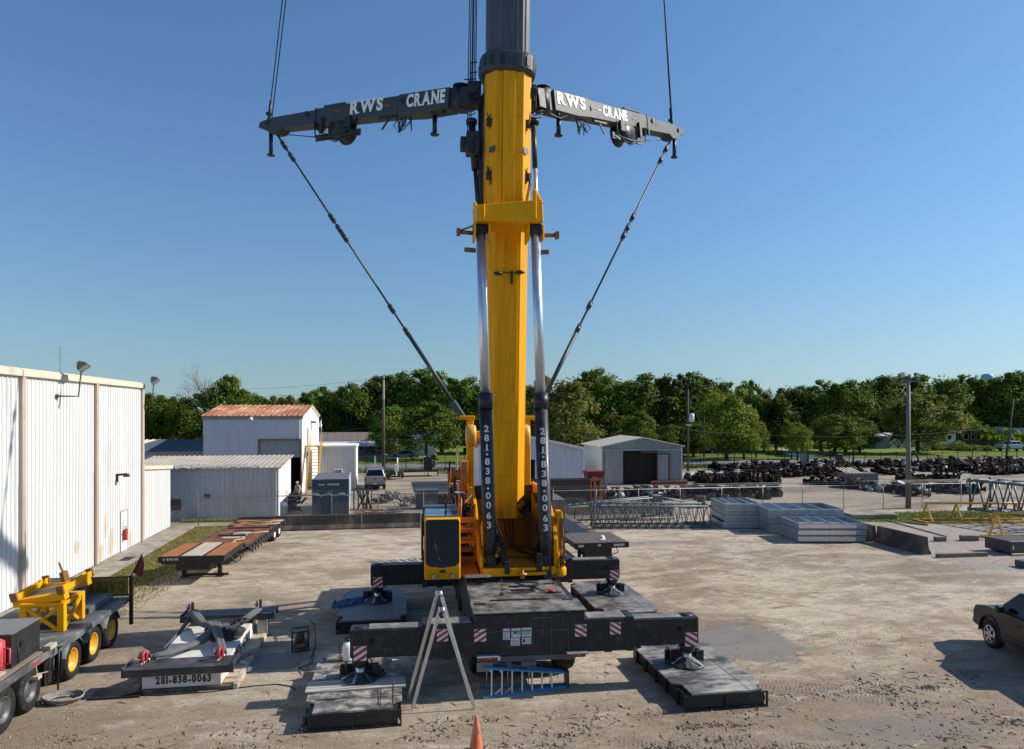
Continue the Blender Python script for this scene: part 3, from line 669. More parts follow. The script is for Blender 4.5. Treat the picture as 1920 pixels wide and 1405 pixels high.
b = B(); b.corr((o0-1.9, JY0-.16), (o0, JY0-.16), .05, 3.45, .28, .03, .3, 1); b.box(o0-.05,o0,JY0-.2,JY0-.17,.05,3.45); obj("sliding_door", b, M("dull_galvanised_sheet", (.25,.27,.29)), gs, world=True, recalc=False)
q0, q1 = sx(1232), sx(1253); b = B(); b.corr((q0, JY0-.17), (q1, JY0-.17), .35, 3.05, .28, .03, .3, 1); obj("sliding_door", b, M("dull_galvanised_sheet", (.25,.27,.29)), gs, world=True, recalc=False)
b = B(); b.bar((q0-.06,JY0-.22,.1),(q0-.06,JY0-.22,3.1),.1); b.bar((q1+.03,JY0-.22,.1),(q1+.03,JY0-.22,3.1),.1); b.bar((q0-.1,JY0-.22,3.12),(q1+.1,JY0-.22,3.12),.1); b.bar((sx(1222),JY0-.3,.3),(sx(1270),JY0-.3,.3),.18,.22); b.bar((sx(1200),JY0-.3,3.38),(sx(1232),JY0-.3,3.3),.12,.2); obj("rusty_door_frame", b, M("rust_steel", (.12,.045,.028), .75, var=.3), gs, world=True)
b = B(); b.box(JX0+.15, JX1-.15, JY0+.25, JY1-.2, .02, 3.6); obj("interior", b, DARKIN, gs, world=True)

# --- dark brown waste skip in front of the white shed
dp = thing("waste_container", "long dark brown roll-off waste container with an orange-brown end gate", "container", G(1060, 945)*1)
e1 = G(1126, 944); ex1, ey = e1.x, e1.y; ex0 = ex1-6.6
SKIP = M("skip_brown", (.055, .035, .028), .7, var=.3, dirt=(.12,.06,.035), da=.25, ds=2)
b = B(); b.box(ex0, ex1-.15, ey, ey+.06, .25, 1.85); b.box(ex0, ex1-.15, ey+2.3, ey+2.36, .25, 1.85); b.box(ex0, ex0+.06, ey+.06, ey+2.3, .25, 1.85); b.box(ex0, ex1-.15, ey+.06, ey+2.3, .25, .3)
for i in range(12): b.box(ex0+.3+i*.53, ex0+.4+i*.53, ey-.09, ey-.001, .3, 1.55)
b.box(ex0-.03, ex1-.12, ey-.12, ey+.08, 1.853, 1.98); b.box(ex0, ex1-.2, ey-.13, ey-.1, 1.2,1.3); obj("body", b, SKIP, dp, world=True)
b = B(); GT = M("skip_gate", (.36,.12,.045), .7, var=.25, dirt=(.2,.07,.03), da=.2)
b.box(ex1-.02, ex1+.05, ey-.1, ey+2.4, .2, 1.9)
for yy in (ey-.1, ey+.6, ey+1.5, ey+2.28): b.box(ex1+.051, ex1+.15, yy, yy+.12, .2, 2.0)
b.box(ex1-.14, ex1+.1, ey-.2, ey-.101, .2, 2.05); b.box(ex1-.9, ex1-.78, ey-.2, ey-.101, .2, 2.05); b.box(ex1-.779, ex1-.141, ey-.19, ey-.11, 1.85, 2.0);  b.box(ex1-.779, ex1-.141, ey-.19, ey-.11, .25, .4); b.bar((ex1-.7,ey-.15,.4),(ex1-.2,ey-.15,1.15),.09); b.box(ex1-.62, ex1-.4, ey-.16, ey-.121, .4, 1.85)
obj("end_gate", b, GT, dp, world=True)
b = B()
for x in (ex0+1, ex1-1): b.tube((x, ey, .13), (x, ey+2.2, .13), .12)
obj("roller", b, BLK, dp, world=True)
c = D(1113, 890, 61); b = B(); b.frustum((c.x-.5,c.x+.5,c.y-.5,c.y+.5), c.z-1.2, (c.x-.75,c.x+.75,c.y-.7,c.y+.7), c.z+.25); b.box(c.x-.78,c.x+.78,c.y-.73,c.y+.73,c.z+.251,c.z+.33)
for i, j in ((-1,-1),(1,-1),(-1,1),(1,1)): b.bar((c.x+i*.45,c.y+j*.45,0),(c.x+i*.45,c.y+j*.45,c.z-1.1),.1)
solo("red_hopper", b, M("dull_red", (.22,.02,.018), .6, var=.2), "dark red steel hopper on legs beside the open galvanised shed", "hopper")

# --- shipping container
cl_, cr_ = G(587, 968), G(652, 968)
sc = thing("shipping_container", "dark blue shipping container with a green rope hung across its end", "container", ((cl_.x+cr_.x)/2, cl_.y, 0), rad(2.0))
CB = M("container_blue", (.035, .06, .10), .55, var=.2, vs=2, stretch=(1,1,.3), dirt=(.07,.06,.06), da=.2)
CP = M("container_lit_blue", (.36, .42, .52), .55, var=.12, dirt=(.5,.48,.46), da=.2)  # container blue lightened to paint the sunlight on its long side
b = B(); b.corr((-1.2, 0), (1.2, 0), .15, 2.45, .22, .035, .5, 1)
for x in (-1.22, 1.22): b.box(x-.06, x+.06, -.06, .06, 0, 2.6)
b.box(-1.16, 1.16, -.06, .06, 2.451, 2.6); b.box(-1.16, 1.16, -.06, .06, 0, .149); obj("end_wall", b, CB, sc, recalc=False)
b = B(); b.corr((1.25, .06), (1.25, 6.0), .15, 2.45, .27, .035, .5, 1); b.box(1.2, 1.27, .061, 6, 2.451, 2.58); b.box(1.2, 1.27, .061, 6, 0, .149); obj("side_wall", b, CP, sc, recalc=False)
b = B(); b.quad((-1.25,0,.1),(-1.25,6,.1),(-1.25,6,2.55),(-1.25,0,2.55)); b.quad((-1.25,6,.1),(1.25,6,.1),(1.25,6,2.55),(-1.25,6,2.55)); obj("rear_wall", b, CB, sc)
b = B(); b.box(-1.2,1.19,.07,5.9,2.46,2.54)
for i in range(19): b.box(-1.15,1.15,.2+i*.3,.35+i*.3,2.541,2.56)
obj("roof", b, M("container_roof", (.22,.24,.28), .6, var=.3, dirt=(.20,.12,.09), da=.3), sc)
b = B(); rr = random.Random(9)
for k, (n_, x0) in enumerate(((4, -.82), (8, -.22))):   # illegible stencilled lettering
    for i in range(n_):
        x = x0 + i*.105; 
        for a in range(2): b.box(x+a*.045, x+a*.045+.022, -.0415, -.0385, 2.17, 2.28)
        b.box(x+.022, x+.045, -.0415, -.0385, 2.17+rr.choice((0,.045,.09)), 2.19+rr.choice((0,.045,.09)))
obj("stencilled_lettering", b, WHT, sc)
b = B(); 
for zc in (1.5,): b.path([(-1.3+.13*i, -.09-.02*math.sin(i*1.3), zc+.08*math.sin(i*.9)+.05*math.sin(i*2.3)) for i in range(21)], .055, 6)
rp = solo("green_tarp_roll", b, M("teal_tarp", (.12,.32,.27), .6, var=.35, vs=9), "green rolled tarp strung across the end of the dark blue container", "tarp"); rp.location = sc.location; rp.rotation_euler = sc.rotation_euler
for y0, y1, z0, z1 in ((1.2, 1.7, .5, 1.6), (1.9, 2.3, .4, 1.5), (3.6,4.2,1.9,2.2), (3.9,4.4,1.5,1.75)):
    b = B(); b.box(1.287, 1.291, y0, y1, z0, z1); obj("painted_panel", b, WHT, sc)
# ------------------------------------------------------------------ lettering
_txt = {}
def glyph(s, bold):
    k = (s, bold)
    if k in _txt: return _txt[k]
    cu = bpy.data.curves.new("tmp", 'FONT'); cu.body = s; cu.size = 1; cu.offset = bold; cu.resolution_u = 4
    o = bpy.data.objects.new("tmp", cu); COL.objects.link(o); dg = bpy.context.evaluated_depsgraph_get(); dg.update()
    me = bpy.data.meshes.new_from_object(o.evaluated_get(dg)); vs = [tuple(v.co) for v in me.vertices]; fs = [tuple(p.vertices) for p in me.polygons]
    bpy.data.objects.remove(o); bpy.data.curves.remove(cu); bpy.data.meshes.remove(me)
    x0 = min(v[0] for v in vs); x1 = max(v[0] for v in vs); y0 = min(v[1] for v in vs); y1 = max(v[1] for v in vs)
    _txt[k] = (vs, fs, x0, x1, y0, y1); return _txt[k]
SERIF = {'R': ((0,0,.36),(.66,0,.42),(0,1,.3)), 'W': ((-.02,1,.34),(.72,1,.34)), 'C': ((.86,.66,0),), 'A': ((-.06,0,.36),(.70,0,.36)), 'N': ((-.06,0,.36),(-.06,1,.3),(.7,1,.36)), 'E': ((-.08,0,.3),(-.08,1,.3)), 'S': (), '1': ((-.12,0,1.2),)}
def letters(b, s, org, xd, yd, h, gap=.16, bold=.035, serif=True, wk=1.0, lift=0.0):
    """flat lettering of cap height h; org is the lower left corner"""
    org, xd, yd = Vector(org), Vector(xd).normalized(), Vector(yd).normalized(); n = xd.cross(yd); x = 0.
    for ch in s:
        if ch == ' ': x += h*.45; continue
        vs, fs, x0, x1, y0, y1 = glyph(ch, bold)
        if ch in '-·.': k = h/.74; yo = y0*k
        else: k = h/(y1-y0); yo = 0
        wd = (x1-x0)*k*wk
        b.add([org + xd*(x+(v[0]-x0)*k*wk) + yd*((v[1]-y0)*k+yo) + n*lift for v in vs], fs)
        if serif:
            for fx, top, L in SERIF.get(ch, ()):
                if L == 0: continue
                a = x+fx*wd; t = h*.11; yb = (h-t) if top else 0
                o2 = org + n*(lift+.0015)
                b.add([o2+xd*a+yd*yb, o2+xd*(a+L*wd)+yd*yb, o2+xd*(a+L*wd)+yd*(yb+t), o2+xd*a+yd*(yb+t)], [(0,1,2,3)])
        x += wd + h*gap
    return x - h*gap
def text_width(s, h, gap=.16, bold=.035, wk=1.0):
    return letters(B(), s, (0,0,0), (1,0,0), (0,1,0), h, gap, bold, False, wk)
def wrap_digit(b, ch, p, axis, front, r, h, wk=1.15):
    """one digit bent round a cylinder: p on the axis, front = direction it faces"""
    t = B(); vs, fs, x0, x1, y0, y1 = glyph(ch, .03); k = h/(y1-y0) if ch != '·' else h/.30
    if ch == '·':
        vs = [(.15*math.cos(i*math.pi/6), .15*math.sin(i*math.pi/6), 0) for i in range(12)]; fs = [tuple(range(12))]; x0, x1, y0, y1 = -.15, .15, -.15, .15
    bm = bmesh.new(); bv = [bm.verts.new(((v[0]-(x0+x1)/2)*k*wk, (v[1]-(y0+y1)/2)*k, 0)) for v in vs]
    for f in fs:
        try: bm.faces.new([bv[i] for i in f])
        except ValueError: pass
    if ch == '1':
        q = [bm.verts.new(c) for c in ((-.33*h,-.5*h,0),(.33*h,-.5*h,0),(.33*h,-.42*h,0),(-.33*h,-.42*h,0))]; bm.faces.new(q)
    for i in range(-6, 7):
        g_ = bm.verts[:] + bm.edges[:] + bm.faces[:]
        bmesh.ops.bisect_plane(bm, geom=g_, plane_co=(i*h*.09, 0, 0), plane_no=(1,0,0))
    axis = Vector(axis).normalized(); front = (Vector(front) - axis*Vector(front).dot(axis)).normalized(); side = front.cross(axis).normalized()*-1
    bm.verts.ensure_lookup_table(); idx = {v: i for i, v in enumerate(bm.verts)}; out = []
    for v in bm.verts:
        a = v.co.x/r; out.append(Vector(p) + axis*v.co.y + front*(r*math.cos(a)) + side*(r*math.sin(a)))
    b.add(out, [[idx[v] for v in f.verts] for f in bm.faces]); bm.free()

# ------------------------------------------------------------------ the crane (its own frame: +y away from the camera along the carrier)
CR = thing("mobile_crane", "huge yellow telescopic mobile crane standing on outriggers in the middle of the yard", "crane", (3.700, 21.889, 0), rad(-2.2))
HB = 1.5
# carrier
b = B()
b.prism([(-3.72,.98),(-3.72,2.10),(-1.2,2.10),(-1.1,2.10),(10.5,2.10),(10.5,1.0)], 'x', -HB+.03, HB-.03)
carrier = obj("carrier_body", b, GREY, CR, bevel=.03)
b = B()   # dusty deck plates on top
b.box(-HB, HB, -3.75, -2.62, 2.104, 2.14); b.box(-HB+.02, HB-.22, -2.57, -.55, 2.104, 2.135); b.box(-HB+.06, HB-.3, -.53, 1.0, 2.104, 2.13)
objs("deck_plate", b, DECK, CR, bevel=.008)
b = B(); b.box(-.95, .72, -2.63, -2.56, 2.141, 2.165); b.box(-1.42,-1.08,-3.0,-2.78,2.1405,2.146); b.box(1.05,1.35,-2.8,-2.62,2.1405,2.146); b.box(-1.44,-1.0,-.75,-.68,2.136,2.16); b.box(.85,1.2,-.9,-.82,2.136,2.155); objs("deck_slot", b, BLK, CR)
b = B()   # rear face details: seams, step, lower skirt
b.box(-1.46,1.46,-3.745,-3.722,1.63,1.645); b.box(.55,.565,-3.74,-3.722,1.0,1.95); b.box(.05,.555,-3.742,-3.722,1.95,1.975); b.box(.86,.874,-3.74,-3.722,1.66,2.09); b.box(1.0,1.015,-3.74,-3.722,1.0,1.3)
b.box(-1.1,1.05,-3.70,-2.9,.84,.978); b.box(-.25,.15,-3.75,-3.3,.72,.839); b.box(-.62,-.5,-3.7,-3.4,.7,.839); b.box(.95,1.2,-3.6,-3.2,.78,.979)
obj("rear_trim", b, M("edge_grey", (.075,.085,.095), .5), CR)
b = B()
for x0, x1, z0, z1 in ((-.72,-.535,1.42,1.71),(-.50,-.26,1.47,1.71),(-.23,.03,1.48,1.715),(-.52,-.28,1.26,1.45),(-.225,.02,1.29,1.455)): b.box(x0, x1, -3.738, -3.722, z0, z1)
pl = objs("notice_plate", b, M("notice_white", (.52,.54,.56), .4), CR)[0]
b = B()
for i in range(5): b.box(-.21,-.01,-3.7405,-3.7385,1.53+i*.03,1.537+i*.03); 
for i in range(6): b.box(-.70,-.56,-3.7405,-3.7385,1.45+i*.038,1.456+i*.038)
for i in range(4): b.box(-.50,-.31,-3.7405,-3.7385,1.29+i*.034,1.297+i*.034); b.box(-.11,.0,-3.7405,-3.7385,1.315+i*.03,1.322+i*.03)
b.box(-.20,-.14,-3.7405,-3.7385,1.33,1.42); b.box(-.45,-.42,-3.7405,-3.7385,1.56,1.63); b.box(-.41,-.37,-3.7405,-3.7385,1.575,1.64); b.lathe([(.028,0),(.048,0)], (-.325,-3.739,1.6), 'y', 14)
obj("print", b, BLK, pl)
def marker(x, y, z, w_, h_, flip=1, parent=CR, cut=0):
    b = B(); b.m = 0; b.box(x-w_/2, x+w_/2, y-.012, y, z-h_/2, z+h_/2)
    b.m = 1
    def clip(poly, ax, lim, keep_less):
        out = []
        for i in range(len(poly)):
            p, q = poly[i], poly[(i+1) % len(poly)]; a = (p[ax] <= lim) == keep_less or p[ax] == lim; c_ = (q[ax] <= lim) == keep_less or q[ax] == lim
            if a: out.append(p)
            if a != c_: t = (lim-p[ax])/(q[ax]-p[ax]); out.append((p[0]+(q[0]-p[0])*t, p[1]+(q[1]-p[1])*t))
        return out
    for i in range(-2, 4):
        s_ = h_*.46; zc = -h_*.5 + i*s_; th = h_*.23; sl = .62*w_*flip
        poly = [(-w_/2, zc-sl/2), (w_/2, zc+sl/2), (w_/2, zc+sl/2+th), (-w_/2, zc-sl/2+th)]
        poly = clip(clip(poly, 1, h_/2, True), 1, -h_/2, False)
        if len(poly) > 2: b.prism([(x+p[0], z+p[1]) for p in poly], 'y', y-.0145, y-.0125)
    return obj("hazard_marker", b, [MARKW, MARKR], parent)
marker(1.34, -3.722, 1.58, .31, .31, -1); marker(-1.31, -3.722, 1.56, .31, .32, 1)
for s in (-1, 1):    # tail lights
    x = -1.12 if s < 0 else 1.22
    b = B(); b.box(x-.28, x+.28, -3.95, -3.6, 1.035, 1.06); b.box(x-.27,x+.27,-3.66,-3.6,.86,1.034); lt = obj("light_bracket", b, M("bracket_grey", (.2,.21,.22), .5), CR)
    b = B(); b.box(x-.2, x+.24, -3.78, -3.661, .90, 1.03); tl = obj("tail_light", b, M("tail_red", (.30,.012,.012), .25, coat=.5), CR, bevel=.015)
    b = B(); b.prism([(x+.02,.965),(x+.10,.93),(x+.075,.965),(x+.10,1.0)], 'y', -3.787, -3.781); obj("reflector_arrow", b, M("pale_red", (.6,.3,.3), .3), tl)
b = B(); b.box(-1.4,-.98,-3.74,-3.71,.62,.86); obj("mud_flap", b, M("mud_flap", (.23,.20,.19), .7), CR)
b = B(); b.box(-.87,-.79,-3.82,-3.73,.92,1.02); obj("marker_lamp", b, M("lamp_cream", (.75,.7,.5), .3), CR, bevel=.01)
# wheels
def wheel(parent, c, r, w_, side, rim, name="wheel", tread=5, rimr=.58, spokes=0, dish=.1):
    """wheel with its axle along x; side = +1 when the outer face looks to +x"""
    c = Vector(c); b = B(); hw = w_/2
    prof = [(r*rimr, -hw*.8), (r*.72, -hw), (r*.90, -hw*.98), (r*.97, -hw*.82)]
    k = tread
    for i in range(k):
        a = -hw*.76 + i*(hw*1.52)/k; e = hw*1.52/k
        prof += [(r, a), (r, a+e*.78), (r*.975, a+e*.80), (r*.975, a+e*.98)]
    prof += [(r*.97, hw*.82), (r*.90, hw*.98), (r*.72, hw), (r*rimr, hw*.8)]
    b.lathe(prof, c, 'x', 32); wh = obj(name, b, RUB, parent)
    b = B(); rr_ = r*rimr
    b.lathe([(rr_*1.04, hw*.72*side), (rr_*1.0, hw*.86*side), (rr_*.92, hw*.78*side), (rr_*.86, hw*.2*side), (rr_*.55, (hw*.2-dish)*side), (rr_*.50, (hw*.35-dish)*side), (0, (hw*.4-dish)*side)], c, 'x', 28)
    for i in range(10):
        a = i*math.pi/5; b.tube(c + Vector(((hw*.2-dish)*side, rr_*.66*math.cos(a), rr_*.66*math.sin(a))), c + Vector(((hw*.32-dish)*side, rr_*.66*math.cos(a), rr_*.66*math.sin(a))), rr_*.05, n=6)
    obj("rim", b, rim, wh); return wh
for y in (-1.95, -.3, 1.35, 4.2, 5.85, 7.5, 9.2):
    for s in (-1, 1): wheel(CR, (s*1.19, y, .68), .68, .56, s, M("crane_rim", (.22,.23,.24), .5, .4), tread=6)
# outriggers
jacks = {}
for yc in (-3.4, 4.25):
    for s in (-1, 1):
        b = B(); b.box(min(s*.4, s*2.78), max(s*.4, s*2.78), yc-.315, yc+.315, 1.0, 1.88)
        o1 = obj("outrigger_beam", b, GREY, CR, bevel=.025)
        b = B(); b.box(min(s*2.781, s*4.62), max(s*2.781, s*4.62), yc-.25, yc+.25, 1.07, 1.80); st = obj("inner_beam", b, GREY, o1, bevel=.03)
        b = B(); b.box(min(s*2.6,s*2.79), max(s*2.6,s*2.79), yc-.325, yc+.325, .985, 1.9); b.box(min(s*2.05,s*2.25),max(s*2.05,s*2.25),yc-.1,yc+.1,.9,.998); obj("beam_collar", b, GREY, o1, bevel=.01)
        b = B(); b.box(min(s*2.80,s*4.15), max(s*2.80,s*4.15), yc-.215, yc+.215, 1.802, 1.812); b.box(min(s*1.55,s*2.58), max(s*1.55,s*2.58), yc-.28, yc+.28, 1.882, 1.892); objs("beam_top", b, M("dusty_top", (.14,.14,.135), .6, var=.3, vs=3, dirt=(.34,.32,.28), da=.3, ds=2), o1)
        b = B(); b.lathe([(0,.012),(.17,.012),(.17,0)], (s*4.37, yc, 1.80), 'z', 18); obj("jack_cover", b, BLK, o1)
        b = B(); b.lathe([(0,0),(.07,0),(.07,-.004)], (s*4.07, yc-.25, 1.5), 'y', 16); b.lathe([(0,0),(.04,0)], (s*2.0, yc-.317, 1.42), 'y', 12); obj("pin_hole", b, BLK, o1)
        if yc < 0: marker(s*2.28, yc-.316, 1.60, .29, .31, -s, o1)
        elif s > 0: marker(s*1.85, yc-.316, 1.62, .29, .31, -s, o1)
        x = s*4.38
        b = B(); b.box(x-.16, x+.2, yc-.2, yc+.2, .98, 1.068); b.lathe([(.2,1.0),(.21,.97),(.2,.82),(.17,.80),(0,.80)], (x,yc,0), 'z', 20); b.path([(x-s*.2,yc-.1,1.05),(x-s*.3,yc-.12,.98),(x-s*.3,yc-.12,.86),(x-s*.2,yc-.1,.84)], .018, 6)
        jk = obj("jack_housing", b, GREY, CR)
        b = B(); b.tube((x,yc,.5), (x,yc,.81), .115, n=20); obj("jack_rod", b, CHR, jk)
        marker(x+.02, yc-.252, 1.2, .33, .37, -s, jk)
        b = B(); b.lathe([(0,.452),(.5,.452),(.5,.485),(.47,.5),(.2,.58),(.17,.66),(0,.66)], (x,yc,0), 'z', 8)
        ft = obj("jack_float", b, M("float_dark", (.04,.042,.045), .45, var=.2), jk)
        b = B()
        for i in range(12):
            a = i*math.pi/6+.2; b.add([(x+.18*math.cos(a-.12), yc+.18*math.sin(a-.12), .665), (x+.18*math.cos(a+.12), yc+.18*math.sin(a+.12), .665), (x+.47*math.cos(a+.1), yc+.47*math.sin(a+.1), .508), (x+.47*math.cos(a-.1), yc+.47*math.sin(a-.1), .508)], [(0,1,2,3)]) if i % 2 == 0 else None
        obj("float_rib", b, M("polished_rib", (.45,.46,.47), .25, .8), jk)
        b = B(); b.box(x-.42,x-.36,yc+.1,yc+.5,.49,.78); b.box(x+.3,x+.52,yc+.1,yc+.16,.47,.76); b.box(x-.52,x+.45,yc+.28,yc+.34,.47,.76); b.tube((x-.5,yc-.05,.47),(x-.5,yc-.05,.85),.012); obj("float_bracket", b, BLK, jk)
# turntable and superstructure
TX = .2
b = B(); b.lathe([(0,2.30),(1.30,2.30),(1.32,2.24),(1.32,2.15),(1.18,2.14),(1.18,2.105)], (TX, 2.0, 0), 'z', 40); obj("slewing_ring", b, BLK, CR)
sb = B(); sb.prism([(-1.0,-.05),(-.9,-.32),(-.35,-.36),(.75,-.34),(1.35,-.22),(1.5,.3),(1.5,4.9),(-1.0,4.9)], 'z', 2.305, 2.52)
base = obj("superstructure_base", sb, YGREASE_SHADE, CR, bevel=.02)
b = B(); b.prism([(-1.005,-.05),(-.905,-.33),(-.35,-.37),(.75,-.35),(1.355,-.23),(1.505,.3),(1.45,.3),(1.33,-.19),(.75,-.30),(-.35,-.32),(-.88,-.28),(-.95,-.03)], "z", 2.29, 2.53); obj("front_lip", b, YEL, CR)
ck = [(-.15,2.525),(-.15,3.35),(.15,3.85),(.8,4.25),(1.8,4.6),(2.9,4.72),(4.4,4.72),(5.6,4.2),(5.6,2.525)]
b = B(); b.prism(ck, 'x', 1.30, 1.42); obj("side_frame", b, YEL, CR, bevel=.015)
b = B(); b.prism([(-.15,2.525),(-.15,2.8),(.5,3.05),(1.2,3.4),(2.2,4.2),(3.2,4.55),(4.4,4.55),(5.6,4.0),(5.6,2.525)], 'x', -1.03, -.92); obj("side_frame", b, YEL, CR, bevel=.015)
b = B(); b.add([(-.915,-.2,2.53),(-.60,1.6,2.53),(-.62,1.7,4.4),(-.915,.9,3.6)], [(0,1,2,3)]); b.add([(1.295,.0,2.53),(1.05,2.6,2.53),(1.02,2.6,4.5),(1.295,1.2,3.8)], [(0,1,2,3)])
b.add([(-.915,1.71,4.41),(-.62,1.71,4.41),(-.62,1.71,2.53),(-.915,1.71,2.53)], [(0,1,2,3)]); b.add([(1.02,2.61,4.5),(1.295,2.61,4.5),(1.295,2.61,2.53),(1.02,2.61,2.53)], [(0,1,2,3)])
objs("frame_gusset", b, YGREASE_SHADE, CR)
b = B(); b.box(-.9, 1.28, 3.2, 3.4, 2.53, 3.55); b.box(-.9,1.28,3.1,3.5,3.551,3.68); b.box(-.6,1.05,1.2,1.3,2.525,2.62); b.box(-.25,.75,-.2,.9,2.525,2.57); objs("cross_member", b, YGREASE_SHADE, CR, bevel=.015)
b = B(); b.box(-.85,1.25,4.3,4.4,2.53,4.6); b.box(-.8,1.2,3.42,3.5,3.69,4.7); objs("cavity_shade_panel", b, M("cavity_shade_brown", (.05,.03,.015), .7), CR)  # dark sheets painting in the shade of the cavity below the boom
rr = random.Random(3)
b = B()
for x0, x1 in ((-.48,-.25),(.75,1.0)):
    for i in range(4): b.path([(x0+.05*i, .1+.1*i, 2.55), (x0+.06*i, .25, 3.0+.1*i), (x0+.1*i-.05, 1.0, 3.3), (x0+.05*i, 2.2, 3.5+.1*i), (x0+.05*i, 3.2, 4.0)], .03, 6)
for i in range(3): b.path([(.25+.1*i, 3.05, 4.0), (.1+.16*i, 2.95, 3.6), (.15+.13*i, 2.9, 3.1), (.3+.05*i, 2.6, 2.65), (.65+.05*i,1.6,2.6),(1.0,.7+.1*i,2.6)], .022, 6)
for i in range(9): a_ = V(rr.uniform(.7,1.2), rr.uniform(.4,2.6), 2.58); b.path([a_, a_+V(rr.uniform(-.3,.1),-.3,.12), a_+V(rr.uniform(-.2,.2),-.7,.03)], .024, 6)
for i in range(6): x_ = rr.uniform(-.45,.95); b.path([(x_,3.0,3.7),(x_+rr.uniform(-.3,.3),2.8,3.95+rr.random()*.3),(x_+rr.uniform(-.4,.4),3.0,4.3)], .03, 6)
for i in range(3): b.path([(-.3+.05*i,-.25,2.62),(-.3+.04*i,-.1,3.0),(-.45+.05*i,.25,3.35+.1*i),(-.5,.5,3.2)], .032, 6)
obj("hydraulic_hose", b, RUB, CR)
b = B(); b.box(-.28,-.12,-.42,-.2,2.36,2.75); b.box(.72,.9,-.4,-.15,2.4,2.95); b.box(.3,1.2,-.38,-.3,2.4,2.44); objs("hose_block", b, BLK, CR, bevel=.01)
b = B(); b.lathe([(0,.14),(.05,.14),(.05,.06),(.15,.04),(.15,0),(.07,-.03),(.07,-.12),(0,-.12)], (.27,-.42,2.34), 'z', 16); b.lathe([(0,.12),(.05,.1),(.06,0),(0,0)], (-.5,-.25,2.9), 'y', 10); objs("grease_cap", b, ORG, CR)
b = B()   # bright valve block with pipes on the right side
b.box(1.43,1.62,-.1,.5,2.4,2.7); b.box(1.43,1.6,.1,.4,2.7,4.2); b.lathe([(0,.16),(.16,.16),(.2,.1),(.2,-.1),(.12,-.14),(0,-.14)], (1.52,-.05,2.32), 'z', 14)
for i in range(6):
    x = 1.44+.03*i; b.path([(x,-.16+.03*i,2.45),(x,-.18+.03*i,2.9),(x+.02,-.05,3.0+.1*i),(x,-.02,3.9+.05*i),(x,.3,4.15)], .022, 6)
    b.lathe([(0,.06),(.045,.05),(.05,-.05),(0,-.05)], (1.46+.03*i,-.18,2.55+.09*(i%4)), 'y', 8)
obj("valve_block", b, YEL, CR, bevel=.01)
b = B()
for i in range(3): b.path([(1.5+.05*i,-.22,2.5),(1.5+.05*i,-.25,2.8),(1.48+.05*i,-.2,3.3),(1.5+.04*i,-.12,4.0)], .018, 6)
obj("valve_hose", b, RUB, CR)
b = B(); b.box(1.66,2.15,2.2,3.9,2.4,4.3); b.box(1.66,2.22,2.15,3.95,2.2,2.38); b.box(1.70,2.1,2.19,2.199,3.3,3.34); obj("oil_cabinet", b, M("cabinet_grey", (.10,.115,.12), .5), CR, bevel=.03)
b = B(); b.box(1.45,1.6,1.6,1.66,4.3,4.75); b.tube((1.52,1.63,3.9),(1.52,1.63,4.3),.03); obj("mirror", b, BLK, CR, bevel=.02)
# steps and platform between cab and frame
b = B(); b.box(-1.62,-1.05,-.3,1.6,2.31,2.36); b.box(-1.6,-1.06,.9,1.6,3.1,3.14); b.box(-1.6,-1.06,1.2,1.8,3.5,3.54)
for i in range(5): b.box(-1.55,-1.08,1.4,1.44,2.4+i*.32,2.58+i*.32)
for x in (-1.58,-1.06): b.bar((x,1.38,2.36),(x,1.38,4.3),.05)
obj("access_steps", b, ORG, CR)
b = B(); b.box(-1.5,-.72,-.62,-.34,2.33,2.37)
for i in range(12): b.box(-1.48+.063*i,-1.45+.063*i,-.6,-.36,2.371,2.385)
obj("step_tread", b, ALU, CR)
# cab
cx0, cx1, cy0, cy1, cz0, cz1 = -2.72, -1.66, -.95, 1.2, 2.36, 4.18
b = B(); side = [(cy0+.05,cz0),(cy0-.02,cz0+.35),(cy0+.12,cz1-.1),(cy0+.22,cz1),(cy1,cz1),(cy1,cz0)]
b.prism(side, 'x', cx0, cx1); cab = obj("operator_cab", b, YEL, CR, bevel=.05, seg=2)
def onf(x, z): t_ = (z-(cz0+.35))/(cz1-.1-cz0-.35); return (x, cy0-.02+.14*t_-.012, z)
b = B(); zz0, zz1 = cz0+.42, cz1-.07
pts = [(cx0+.035,zz1-.02),(cx0+.08,zz1+.03),(cx1-.08,zz1+.03),(cx1-.035,zz1-.02),(cx1-.03,zz0+.1),(cx1-.16,zz0-.0),((cx0+cx1)/2,zz0-.05),(cx0+.14,zz0-.0),(cx0+.03,zz0+.1)]
b.add([onf(*p) for p in pts] + [Vector(onf(*p))+Vector((0,.011,0)) for p in pts], [tuple(range(9))] + [(i,(i+1)%9,9+(i+1)%9,9+i) for i in range(9)]); obj("windscreen", b, GLS, cab)
b = B(); b.box(cx0+.02,cx1-.02,cy0+.3,cy1-.05,cz1+.001,cz1+.04); obj("roof_window", b, M("roof_sky_tint", (.05,.10,.17), .08, var=.02, spec=.9), cab, bevel=.01)  # blue of the reflected sky put into the base colour
b = B(); b.box(cx0-.012,cx0-.001,cy0+.3,cy1-.1,cz0+.55,cz1-.12); obj("side_window", b, GLS, cab)
b = B(); b.path([onf(cx0+.45,zz0+.1), Vector(onf(cx0+.28,zz0+.75))+Vector((0,-.03,0))], .012, 6); b.path([Vector(onf(cx0+.36,zz0+.3))+Vector((0,-.03,0)), Vector(onf(cx0+.5,zz0+.1))+Vector((0,-.03,0))], .012, 6); b.bar(Vector(onf(cx0+.22,zz0+.5))+Vector((0,-.03,0)), Vector(onf(cx0+.36,zz0+.95))+Vector((0,-.03,0)), .02); obj("wiper", b, BLK, cab)
